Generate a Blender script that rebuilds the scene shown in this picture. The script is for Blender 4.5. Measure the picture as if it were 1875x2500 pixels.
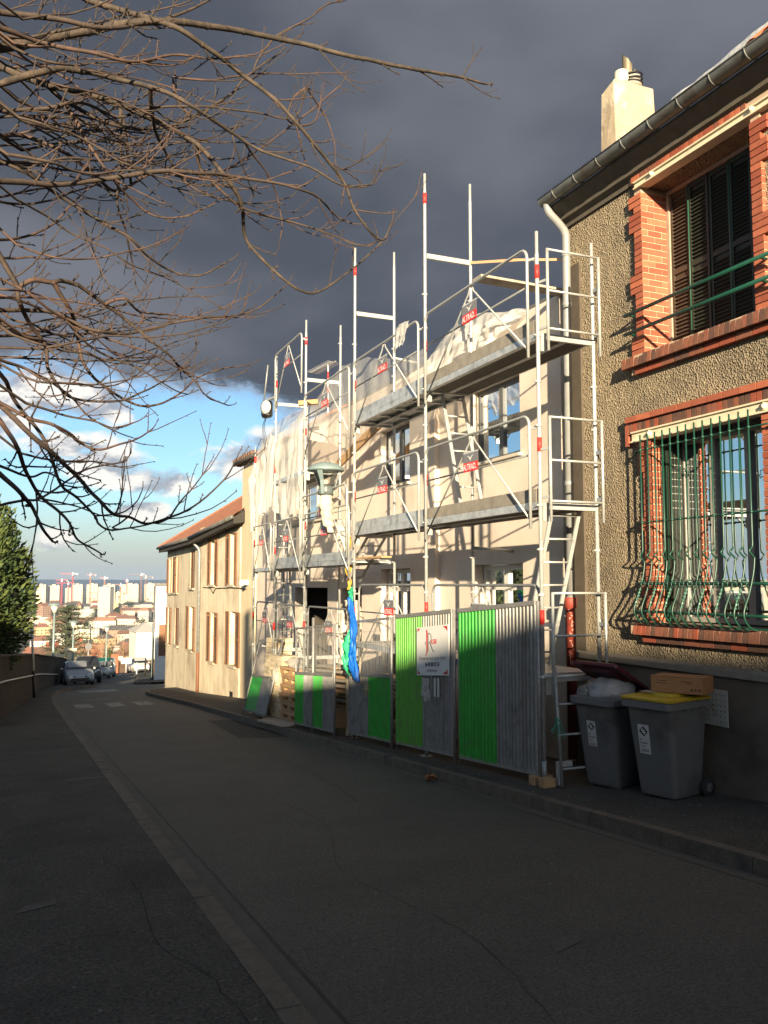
import bpy, bmesh, math, random
from mathutils import Vector, Matrix, noise
random.seed(7)
sc = bpy.context.scene
for o in list(bpy.data.objects): bpy.data.objects.remove(o)
COL = sc.collection
V = Vector
R = math.radians
PI = math.pi

# ---------------------------------------------------------------- camera
CAM_Z = 1.66
cd = bpy.data.cameras.new('camera'); cam = bpy.data.objects.new('camera', cd); COL.objects.link(cam)
cam.location = (0, 0, CAM_Z)
cam.rotation_euler = (R(90 + 4.777), 0, R(-23.0))
cd.sensor_fit = 'VERTICAL'; cd.sensor_height = 36.0; cd.lens = 36.0 * 2094 / 2500
cd.clip_start = 0.05; cd.clip_end = 20000
sc.camera = cam

# ---------------------------------------------------------------- sun and sky
LDIR = V((1.0, 2.8, -0.60)).normalized()          # direction the sunlight travels
SUN_EL = math.asin(-LDIR.z); SUN_AZ = math.atan2(-LDIR.x, -LDIR.y)
sd = bpy.data.lights.new('sun', 'SUN'); sd.energy = 5.0; sd.angle = R(0.55); sd.color = (1.0, 0.82, 0.55)
so = bpy.data.objects.new('sun', sd); COL.objects.link(so); so.location = (-20, -60, 60)
so.rotation_euler = LDIR.to_track_quat('-Z', 'Y').to_euler()

sc.view_settings.view_transform = 'Standard'; sc.view_settings.look = 'None'
sc.view_settings.gamma = 1.0; sc.view_settings.use_curve_mapping = False
sc.view_settings.exposure = 1.60

world = bpy.data.worlds.new('World'); sc.world = world; world.use_nodes = True
wn = world.node_tree.nodes; wl = world.node_tree.links; wn.clear()
def WN(t, **k):
    n = wn.new(t)
    for a, b in k.items(): setattr(n, a, b)
    return n
def wmath(op, a, b=None, clamp=False):
    n = WN('ShaderNodeMath', operation=op, use_clamp=clamp)
    for i, s in enumerate((a, b)):
        if s is None: continue
        if isinstance(s, (int, float)): n.inputs[i].default_value = s
        else: wl.new(s, n.inputs[i])
    return n.outputs[0]
def wmix(f, a, b):
    n = WN('ShaderNodeMix', data_type='RGBA'); 
    for i, s in ((0, f), (6, a), (7, b)):
        if isinstance(s, (int, float)): n.inputs[i].default_value = s
        elif isinstance(s, tuple): n.inputs[i].default_value = (*s, 1)
        else: wl.new(s, n.inputs[i])
    return n.outputs[2]
def wsmooth(x, a, b):
    n = WN('ShaderNodeMapRange', interpolation_type='SMOOTHSTEP')
    wl.new(x, n.inputs[0]); n.inputs[1].default_value = a; n.inputs[2].default_value = b
    return n.outputs[0]
sky = WN('ShaderNodeTexSky', sky_type='NISHITA', sun_disc=False)
sky.sun_elevation = SUN_EL; sky.sun_rotation = SUN_AZ; sky.air_density = 1.0; sky.dust_density = 0.6; sky.ozone_density = 1.6
tc = WN('ShaderNodeTexCoord'); sep = WN('ShaderNodeSeparateXYZ'); wl.new(tc.outputs['Generated'], sep.inputs[0])
dx, dy, dz = sep.outputs
bg_sky = WN('ShaderNodeVectorMath', operation='SCALE'); wl.new(sky.outputs[0], bg_sky.inputs[0]); bg_sky.inputs[3].default_value = 0.062
def wvec(sx, sy, sz, ox=0., oy=0., oz=0.):
    m = WN('ShaderNodeMapping'); m.inputs['Scale'].default_value = (sx, sy, sz); m.inputs['Location'].default_value = (ox, oy, oz)
    wl.new(tc.outputs['Generated'], m.inputs[0]); return m.outputs[0]
def wnoise(vec, scale, det=6, rough=0.55, dist=0.0):
    n = WN('ShaderNodeTexNoise'); wl.new(vec, n.inputs['Vector']); n.inputs['Scale'].default_value = scale
    n.inputs['Detail'].default_value = det; n.inputs['Roughness'].default_value = rough; n.inputs['Distortion'].default_value = dist
    return n.outputs[0]
# thin horizon haze band
hz = wsmooth(dz, 0.125, -0.005)
tint = WN('ShaderNodeMix', data_type='RGBA', blend_type='MULTIPLY'); tint.inputs[0].default_value = 1.0
wl.new(bg_sky.outputs[0], tint.inputs[6]); tint.inputs[7].default_value = (0.70, 0.89, 1.07, 1)
clear = wmix(wsmooth(dy, -0.35, 0.25), bg_sky.outputs[0], tint.outputs[2])
base = wmix(wmath('MULTIPLY', hz, 0.88), clear, (0.182, 0.176, 0.163))
# cumulus banks under the deck: (azimuth, elevation, half width, half height) in degrees
azn = wmath('MULTIPLY', wmath('ARCTAN2', dx, dy), 57.2958); eln = wmath('MULTIPLY', wmath('ARCSINE', dz), 57.2958)
def puff(a, e, rx, ry):
    u = wmath('DIVIDE', wmath('SUBTRACT', azn, a), rx); v = wmath('DIVIDE', wmath('SUBTRACT', eln, e), ry)
    return wmath('SUBTRACT', 1.0, wmath('ADD', wmath('MULTIPLY', u, u), wmath('MULTIPLY', v, v)))
dens = None
for q in ((5.2, 7.6, 3.4, 1.9), (7.6, 6.7, 3.6, 1.1), (12.6, 8.0, 2.6, 1.9), (16.0, 8.9, 4.0, 1.6), (2.2, 11.9, 6.5, 1.9), (-3.0, 10.5, 5.0, 2.6), (2.0, 2.6, 1.6, .9), (7.2, 4.7, 2.0, .7), (1.6, 8.6, 3.0, 1.0), (30, 8, 7, 2.2), (48, 6, 9, 2.5), (-22, 7, 8, 2.4), (-40, 9, 7, 2.0)):
    p_ = puff(*q); dens = p_ if dens is None else wmath('MAXIMUM', dens, p_)
def cum(oz): return wnoise(wvec(1, 1, 1.7, 1.9, 0.35, oz), 15.0, 9, 0.58, 0.15)
c0 = cum(0.0); c1 = cum(-0.035)
dens = wmath('ADD', wmath('MAXIMUM', dens, -1.6), wmath('MULTIPLY', wmath('SUBTRACT', c0, 0.5), 4.2))
m1 = wsmooth(dens, -0.05, 0.75)
lit = wsmooth(wmath('ADD', wmath('SUBTRACT', c0, c1), wmath('MULTIPLY', wmath('SUBTRACT', dens, 0.7), -0.045)), -0.11, 0.07)
ccol = wmix(lit, (0.135, 0.138, 0.155), (0.375, 0.350, 0.315))
sky2 = wmix(wmath('MULTIPLY', m1, 0.92), base, ccol)
# the storm deck: a flat cloud sheet, its far edge low in front, its near edge behind the zenith
n_edge = wnoise(wvec(1, 1, 1.6, 0.4, 0.2, 0.1), 3.6, 10, 0.62, 0.3)
edge = wmath('ADD', dz, wmath('MULTIPLY', wmath('SUBTRACT', n_edge, 0.5), 0.22))
edge = wmath('ADD', edge, wmath('MULTIPLY', dx, 0.10))
far = wsmooth(edge, 0.208, 0.250)
near = wsmooth(wmath('ADD', dy, wmath('MULTIPLY', wmath('SUBTRACT', n_edge, 0.5), 0.3)), -0.22, 0.06)
mst = wmath('MULTIPLY', far, near)
s_a = wnoise(wvec(1, 1, 2.6, 0.1, 0.6, 0.0), 1.9, 5, 0.45, 0.2)
s_b = wnoise(wvec(1, 1, 1.8, 2.1, 0.6, 0.0), 6.0, 5, 0.5)
sv = wmath('ADD', wmath('MULTIPLY', s_a, 0.75), wmath('MULTIPLY', s_b, 0.25))
stc = wmix(wsmooth(sv, 0.38, 0.64), (0.0275, 0.0315, 0.0405), (0.0600, 0.0640, 0.0760))
rim = wmath('MULTIPLY', wsmooth(mst, 0.55, 1.0), 1.0)
stc = wmix(rim, (0.105, 0.105, 0.118), stc)
final = wmix(mst, sky2, stc)
bg = WN('ShaderNodeBackground'); wl.new(final, bg.inputs[0]); bg.inputs[1].default_value = 1.0
wo = WN('ShaderNodeOutputWorld'); wl.new(bg.outputs[0], wo.inputs[0])

sc.render.engine = 'CYCLES'
sc.cycles.max_bounces = 6; sc.cycles.diffuse_bounces = 3; sc.cycles.glossy_bounces = 3; sc.cycles.transparent_max_bounces = 12

# ---------------------------------------------------------------- materials
MATS = {}
def mat(name, col, rough=0.8, metal=0.0, var=0.0, vscale=4.0, bump=0.0, bscale=40.0, spec=0.4, col2=None, stain=None, alpha=None, trans=0.0, voro=False, streak=None, grain=0.0, gscale=90.0):
    """principled surface; var: brightness mottling; col2: second colour mixed by noise; stain: (colour, scale, lo, hi); streak: (colour, amount)"""
    if name in MATS: return MATS[name]
    m = bpy.data.materials.new(name); m.use_nodes = True; MATS[name] = m
    N = m.node_tree.nodes; L = m.node_tree.links
    b = N['Principled BSDF']; b.inputs['Roughness'].default_value = rough; b.inputs['Metallic'].default_value = metal
    b.inputs['Specular IOR Level'].default_value = spec
    t = N.new('ShaderNodeTexCoord'); vec = t.outputs['Object']
    def noi(s, d=5, r=0.6):
        n = N.new('ShaderNodeTexNoise'); L.new(vec, n.inputs['Vector']); n.inputs['Scale'].default_value = s
        n.inputs['Detail'].default_value = d; n.inputs['Roughness'].default_value = r; return n.outputs[0]
    def ramp(x, a, c):
        n = N.new('ShaderNodeMapRange'); L.new(x, n.inputs[0]); n.inputs[1].default_value = a; n.inputs[2].default_value = c; return n.outputs[0]
    def mix(f, a, c):
        n = N.new('ShaderNodeMix'); n.data_type = 'RGBA'
        for i, s in ((0, f), (6, a), (7, c)):
            if isinstance(s, (int, float)): n.inputs[i].default_value = s
            elif isinstance(s, (tuple, list)): n.inputs[i].default_value = (*s[:3], 1)
            else: L.new(s, n.inputs[i])
        return n.outputs[2]
    c = tuple(col)
    cs = c
    if col2 is not None: cs = mix(ramp(noi(vscale), 0.38, 0.62), c, col2)
    if var > 0:
        hs = N.new('ShaderNodeHueSaturation'); hs.inputs['Saturation'].default_value = 1
        mr = N.new('ShaderNodeMapRange'); L.new(noi(vscale * 1.7, 7, 0.65), mr.inputs[0]); mr.inputs[1].default_value = 0.25; mr.inputs[2].default_value = 0.75
        mr.inputs[3].default_value = 1 - var; mr.inputs[4].default_value = 1 + var
        L.new(mr.outputs[0], hs.inputs['Value'])
        if isinstance(cs, tuple): hs.inputs['Color'].default_value = (*cs[:3], 1)
        else: L.new(cs, hs.inputs['Color'])
        cs = hs.outputs[0]
    if stain is not None:
        scol, ss, lo, hi = stain
        cs = mix(ramp(noi(ss, 6, 0.62), lo, hi), cs, scol)
    if streak is not None:
        scol, amt = streak
        mp = N.new('ShaderNodeMapping'); mp.inputs['Scale'].default_value = (3.0, 3.0, 0.22); L.new(vec, mp.inputs[0])
        n = N.new('ShaderNodeTexNoise'); L.new(mp.outputs[0], n.inputs['Vector']); n.inputs['Scale'].default_value = 1.6; n.inputs['Detail'].default_value = 5
        f = ramp(n.outputs[0], 0.48, 0.75)
        mm = N.new('ShaderNodeMath'); mm.operation = 'MULTIPLY'; L.new(f, mm.inputs[0]); mm.inputs[1].default_value = amt
        cs = mix(mm.outputs[0], cs, scol)
    if grain > 0:
        hs = N.new('ShaderNodeHueSaturation'); mr = N.new('ShaderNodeMapRange'); L.new(noi(gscale, 3, 0.75), mr.inputs[0]); mr.inputs[1].default_value = 0.3; mr.inputs[2].default_value = 0.7
        mr.inputs[3].default_value = 1 - grain; mr.inputs[4].default_value = 1 + grain; L.new(mr.outputs[0], hs.inputs['Value'])
        if isinstance(cs, tuple): hs.inputs['Color'].default_value = (*cs[:3], 1)
        else: L.new(cs, hs.inputs['Color'])
        cs = hs.outputs[0]
    if isinstance(cs, tuple): b.inputs['Base Color'].default_value = (*cs[:3], 1)
    else: L.new(cs, b.inputs['Base Color'])
    if bump > 0:
        if voro:
            vn = N.new('ShaderNodeTexVoronoi'); L.new(vec, vn.inputs['Vector']); vn.inputs['Scale'].default_value = bscale
            h0 = N.new('ShaderNodeMath'); h0.operation = 'ADD'; L.new(vn.outputs['Distance'], h0.inputs[0]); L.new(noi(bscale * 0.7, 3), h0.inputs[1]); h = h0.outputs[0]
        else: h = noi(bscale, 4)
        bn = N.new('ShaderNodeBump'); bn.inputs['Strength'].default_value = 1.0; bn.inputs['Distance'].default_value = bump
        L.new(h, bn.inputs['Height']); L.new(bn.outputs[0], b.inputs['Normal'])
    if trans > 0: b.inputs['Transmission Weight'].default_value = trans
    if alpha is not None:
        b.inputs['Alpha'].default_value = alpha
    return m
def glass_mat(name, tint=(0.8, 0.85, 0.85), refl=1.0, rough=0.02):
    if name in MATS: return MATS[name]
    m = bpy.data.materials.new(name); m.use_nodes = True; MATS[name] = m
    N = m.node_tree.nodes; L = m.node_tree.links; N.clear()
    o = N.new('ShaderNodeOutputMaterial'); mx = N.new('ShaderNodeMixShader'); tr = N.new('ShaderNodeBsdfTransparent'); gl = N.new('ShaderNodeBsdfGlossy')
    fr = N.new('ShaderNodeFresnel'); fr.inputs[0].default_value = 1.6
    mm = N.new('ShaderNodeMath'); mm.operation = 'MULTIPLY_ADD'; mm.use_clamp = True; L.new(fr.outputs[0], mm.inputs[0]); mm.inputs[1].default_value = refl; mm.inputs[2].default_value = 0.05
    tr.inputs[0].default_value = (*tint, 1); gl.inputs['Roughness'].default_value = rough; gl.inputs['Color'].default_value = (0.9, 0.95, 1, 1)
    L.new(mm.outputs[0], mx.inputs[0]); L.new(tr.outputs[0], mx.inputs[1]); L.new(gl.outputs[0], mx.inputs[2]); L.new(mx.outputs[0], o.inputs[0])
    return m
def sheet_mat(name, col, opac=0.75, trl=0.35):
    """plastic sheeting: diffuse + translucent + see-through"""
    m = bpy.data.materials.new(name); m.use_nodes = True; MATS[name] = m
    N = m.node_tree.nodes; L = m.node_tree.links; N.clear()
    o = N.new('ShaderNodeOutputMaterial'); t = N.new('ShaderNodeTexCoord')
    n = N.new('ShaderNodeTexNoise'); L.new(t.outputs['Object'], n.inputs['Vector']); n.inputs['Scale'].default_value = 3; n.inputs['Detail'].default_value = 6
    bp = N.new('ShaderNodeBump'); bp.inputs['Distance'].default_value = 0.015; L.new(n.outputs[0], bp.inputs['Height'])
    d = N.new('ShaderNodeBsdfPrincipled'); d.inputs['Base Color'].default_value = (*col, 1); d.inputs['Roughness'].default_value = 0.38; L.new(bp.outputs[0], d.inputs['Normal'])
    tl = N.new('ShaderNodeBsdfTranslucent'); tl.inputs[0].default_value = (*col, 1)
    tp = N.new('ShaderNodeBsdfTransparent'); tp.inputs[0].default_value = (0.93, 0.92, 0.9, 1)
    a = N.new('ShaderNodeMixShader'); a.inputs[0].default_value = trl; L.new(d.outputs[0], a.inputs[1]); L.new(tl.outputs[0], a.inputs[2])
    b = N.new('ShaderNodeMixShader'); b.inputs[0].default_value = opac; L.new(tp.outputs[0], b.inputs[1]); L.new(a.outputs[0], b.inputs[2])
    L.new(b.outputs[0], o.inputs[0]); return m

M_ASPH = mat('asphalt', (0.066, 0.060, 0.051), 0.78, var=0.16, vscale=0.9, bump=0.006, bscale=130, spec=0.5, stain=((0.046, 0.043, 0.039), 0.5, 0.50, 0.72), grain=0.75, gscale=55)
M_PAVE = mat('pavement asphalt', (0.066, 0.060, 0.051), 0.88, var=0.22, vscale=1.6, bump=0.007, bscale=110, spec=0.25, stain=((0.038, 0.035, 0.031), 0.8, 0.50, 0.72), grain=0.80, gscale=50)
M_KERB = mat('kerb stone', (0.112, 0.092, 0.070), 0.85, var=0.25, vscale=5, bump=0.004, bscale=60, grain=0.3, gscale=80, stain=((0.06, 0.054, 0.048), 3, 0.5, 0.7))
M_GUT = mat('gutter strip', (0.085, 0.076, 0.064), 0.82, grain=0.35, var=0.2, vscale=3, bump=0.004, bscale=120)
M_PAINT = mat('road paint', (0.25, 0.245, 0.23), 0.75, var=0.3, vscale=4, stain=((0.08, 0.076, 0.07), 5, 0.44, 0.60))
M_EARTH = mat('earth', (0.10, 0.09, 0.06), 0.95, var=0.3, vscale=0.05, col2=(0.07, 0.085, 0.045))
M_GALV = mat('galvanised tube', (0.43, 0.44, 0.43), 0.42, metal=0.35, var=0.16, vscale=9, bump=0.001, bscale=60, stain=((0.30, 0.29, 0.28), 7, 0.58, 0.75))
M_GALVD = mat('dull galvanised steel', (0.29, 0.30, 0.30), 0.5, metal=0.45, var=0.22, vscale=6, stain=((0.20, 0.20, 0.20), 5, 0.52, 0.72))
M_DECK = mat('steel deck', (0.50, 0.52, 0.53), 0.45, metal=0.4, var=0.25, vscale=5, stain=((0.25, 0.26, 0.27), 4, 0.5, 0.7))
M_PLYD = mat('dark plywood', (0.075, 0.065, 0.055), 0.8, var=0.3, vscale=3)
M_RED = mat('red paint', (0.62, 0.035, 0.03), 0.5, var=0.1)
M_WHITE = mat('white print', (0.75, 0.75, 0.74), 0.5)
M_GREYP = mat('grey print', (0.17, 0.17, 0.18), 0.5)
M_BLACK = mat('black plastic', (0.018, 0.018, 0.018), 0.5)
M_RENDER = mat('new beige render', (0.66, 0.57, 0.49), 0.9, var=0.07, vscale=0.9, bump=0.003, bscale=160, stain=((0.53, 0.445, 0.375), 0.9, 0.50, 0.75))
M_STUCCO = mat('roughcast stucco', (0.375, 0.305, 0.212), 0.95, var=0.16, vscale=5, bump=0.045, bscale=48, spec=0.1, voro=True, stain=((0.185, 0.160, 0.122), 0.75, 0.48, 0.72), streak=((0.20, 0.17, 0.125), 0.55), grain=0.22, gscale=45)
M_PLINTH = mat('plinth cement', (0.135, 0.112, 0.088), 0.92, var=0.2, vscale=2, bump=0.004, bscale=45, stain=((0.075, 0.063, 0.05), 1.2, 0.5, 0.68))
M_LEDGE = mat('ledge stone', (0.20, 0.18, 0.15), 0.9, var=0.22, vscale=4, bump=0.004, bscale=40)
M_BRICKS = [mat('brick red', (0.315, 0.092, 0.052), 0.85, var=0.16, vscale=9, bump=0.003, bscale=70),
            mat('brick orange', (0.40, 0.120, 0.064), 0.85, var=0.16, vscale=9, bump=0.003, bscale=70),
            mat('brick brown', (0.27, 0.068, 0.038), 0.85, var=0.18, vscale=9, bump=0.003, bscale=70)]
M_SOLD = [mat('soldier brick brown', (0.165, 0.072, 0.047), 0.8, var=0.25, vscale=10, bump=0.003, bscale=70),
          mat('soldier brick dark', (0.105, 0.054, 0.041), 0.8, var=0.25, vscale=10, bump=0.003, bscale=70),
          mat('soldier brick red', (0.215, 0.080, 0.050), 0.8, var=0.2, vscale=10, bump=0.003, bscale=70)]
M_MORT = mat('mortar', (0.46, 0.34, 0.24), 0.95, var=0.15, vscale=12)
M_CREAM = mat('cream paint', (0.66, 0.585, 0.42), 0.55, var=0.12, vscale=6, stain=((0.42, 0.33, 0.22), 5, 0.6, 0.78))
M_ZINC = mat('weathered zinc', (0.150, 0.155, 0.150), 0.5, metal=0.35, var=0.3, vscale=4, stain=((0.075, 0.055, 0.040), 3, 0.5, 0.7))
M_ZINCN = mat('new zinc pipe', (0.235, 0.24, 0.24), 0.5, metal=0.12, var=0.12, vscale=5)
M_GREEN = mat('dark green paint', (0.007, 0.052, 0.034), 0.38, var=0.15, vscale=9, spec=0.6)
M_SHUTB = mat('brown metal shutter', (0.060, 0.043, 0.030), 0.55, var=0.15, vscale=4)
M_SHUTG = mat('green metal shutter', (0.022, 0.026, 0.019), 0.5, var=0.15, vscale=4)
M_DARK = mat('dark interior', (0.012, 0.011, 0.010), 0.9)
M_FRAMEW = mat('white window frame', (0.62, 0.60, 0.55), 0.45)
M_FRAMEG = mat('dark grey frame', (0.10, 0.105, 0.11), 0.45)
M_CURT = mat('net curtain', (0.22, 0.22, 0.225), 0.9, var=0.25, vscale=5, streak=((0.16, 0.16, 0.17), 0.9))
M_GLASS = glass_mat('window glass', (0.55, 0.60, 0.62), 0.75)
M_GLASSD = glass_mat('dark window glass', (0.30, 0.34, 0.36), 0.75)
M_CLEAR = glass_mat('clear lamp bowl', (0.86, 0.86, 0.84), 0.8)
M_TARP = sheet_mat('white plastic sheet', (0.84, 0.83, 0.80), 0.62, 0.42)
M_TARPC = sheet_mat('thin clear sheet', (0.84, 0.83, 0.80), 0.40, 0.42)
M_BAG = sheet_mat('clear rubbish sack', (0.62, 0.60, 0.58), 0.72, 0.25)
M_WOOD = mat('raw timber', (0.38, 0.235, 0.12), 0.8, var=0.2, vscale=6, streak=((0.33, 0.20, 0.10), 0.5))
M_WOODG = mat('grey plank', (0.36, 0.31, 0.25), 0.85, var=0.2, vscale=5, streak=((0.22, 0.18, 0.14), 0.6))
M_BLOCK = mat('pale block', (0.60, 0.50, 0.345), 0.9, var=0.12, vscale=4, bump=0.003, bscale=50)
M_HGREEN = mat('hoarding green', (0.026, 0.315, 0.032), 0.48, var=0.2, vscale=4, stain=((0.060, 0.20, 0.055), 5, 0.56, 0.76), spec=0.4, streak=((0.10, 0.24, 0.09), 0.5))
M_HLIME = mat('hoarding lime', (0.095, 0.350, 0.042), 0.45, var=0.18, vscale=6, stain=((0.12, 0.22, 0.07), 4, 0.52, 0.75), spec=0.4, streak=((0.12, 0.17, 0.08), 0.6))
M_HGREY = mat('hoarding grey', (0.232, 0.232, 0.228), 0.5, var=0.2, vscale=5, stain=((0.13, 0.12, 0.11), 5, 0.50, 0.72), metal=0.2, streak=((0.13, 0.12, 0.105), 0.7))
M_HFRAME = mat('hoarding frame', (0.27, 0.265, 0.26), 0.5, metal=0.4, var=0.25, vscale=7, stain=((0.16, 0.10, 0.07), 6, 0.6, 0.78))
M_BIN = mat('grey bin plastic', (0.118, 0.120, 0.120), 0.5, var=0.14, vscale=3, bump=0.0008, bscale=160, stain=((0.055, 0.053, 0.05), 2.4, 0.48, 0.70), spec=0.5, grain=0.12, gscale=120)
M_BINRIM = mat('bin rim plastic', (0.130, 0.133, 0.136), 0.45, var=0.1)
M_YEL = mat('yellow bin lid', (0.42, 0.29, 0.022), 0.5, var=0.2, vscale=5)
M_MAROON = mat('maroon bin lid', (0.095, 0.012, 0.020), 0.40, var=0.15, vscale=5)
M_CARD = mat('cardboard', (0.33, 0.165, 0.07), 0.85, var=0.12, vscale=5)
M_LABEL = mat('white sticker', (0.50, 0.50, 0.50), 0.5, var=0.08)
M_BARK = mat('twig bark', (0.085, 0.047, 0.034), 0.75, var=0.3, vscale=14, col2=(0.045, 0.030, 0.025))
M_BARKD = mat('shaded twig bark', (0.036, 0.027, 0.023), 0.8, var=0.3, vscale=20, col2=(0.060, 0.040, 0.031))  # darker copy: shade put into the bark colour of most boughs
M_BARKL = mat('limb bark', (0.072, 0.052, 0.039), 0.8, var=0.35, vscale=16, col2=(0.034, 0.027, 0.022), bump=0.002, bscale=120)
M_TILE = mat('red roof tile', (0.205, 0.085, 0.054), 0.85, var=0.3, vscale=3, stain=((0.17, 0.085, 0.058), 2.2, 0.45, 0.65))
M_TILEO = mat('orange roof tile', (0.60, 0.150, 0.060), 0.8, var=0.15, vscale=4)
M_OLDR = mat('old cream render', (0.55, 0.475, 0.355), 0.92, var=0.12, vscale=0.9, bump=0.003, bscale=60, stain=((0.33, 0.27, 0.195), 0.7, 0.48, 0.72), streak=((0.25, 0.205, 0.15), 0.55))
M_SHUTW = mat('varnished shutter', (0.185, 0.090, 0.045), 0.6, var=0.22, vscale=6)
M_SHUTD = mat('shutter slat', (0.085, 0.056, 0.038), 0.75, var=0.2, vscale=6)
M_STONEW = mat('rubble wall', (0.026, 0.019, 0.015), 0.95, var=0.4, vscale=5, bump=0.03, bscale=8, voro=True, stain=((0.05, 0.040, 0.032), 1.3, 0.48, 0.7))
M_LIME = mat('pale gate pillar', (0.60, 0.52, 0.37), 0.9, var=0.1)
M_LAMP = mat('lamp grey blue', (0.20, 0.265, 0.27), 0.45, var=0.1, metal=0.2)
M_CLOTH = mat('wrapping cloth', (0.62, 0.53, 0.40), 0.9, var=0.2, vscale=9, bump=0.02, bscale=14)
M_YCLOTH = mat('yellow wrapping', (0.75, 0.42, 0.05), 0.8, var=0.2, vscale=9, bump=0.02, bscale=14)
M_BLUE = mat('blue tarpaulin', (0.010, 0.130, 0.560), 0.4, var=0.25, vscale=7, bump=0.03, bscale=12, spec=0.5)
M_GTARP = mat('green tarpaulin', (0.030, 0.42, 0.19), 0.45, var=0.25, vscale=7, bump=0.03, bscale=12, spec=0.5)
M_REDP = mat('red cast iron', (0.215, 0.038, 0.024), 0.6, var=0.25, vscale=6, stain=((0.13, 0.03, 0.024), 6, 0.5, 0.7))
M_GRAFF = mat('scratched scrawl', (0.55, 0.33, 0.28), 0.8)
M_STRIP = mat('brown strip', (0.085, 0.068, 0.052), 0.9, var=0.2, vscale=4)
M_TOWER = mat('tower cream', (0.47, 0.41, 0.315), 0.9, var=0.05, vscale=0.02)
M_CRANER = mat('crane red', (0.60, 0.075, 0.070), 0.6)
M_CRANEO = mat('crane ochre', (0.50, 0.21, 0.11), 0.6)
M_RUBBER = mat('tyre rubber', (0.022, 0.022, 0.022), 0.8, var=0.2)
M_CHROME = mat('wheel silver', (0.42, 0.42, 0.43), 0.35, metal=0.7)
M_HEADL = mat('headlamp', (0.62, 0.62, 0.60), 0.15, spec=0.8)
M_CGLASS = mat('car glass', (0.020, 0.024, 0.028), 0.08, spec=0.9)
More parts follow.
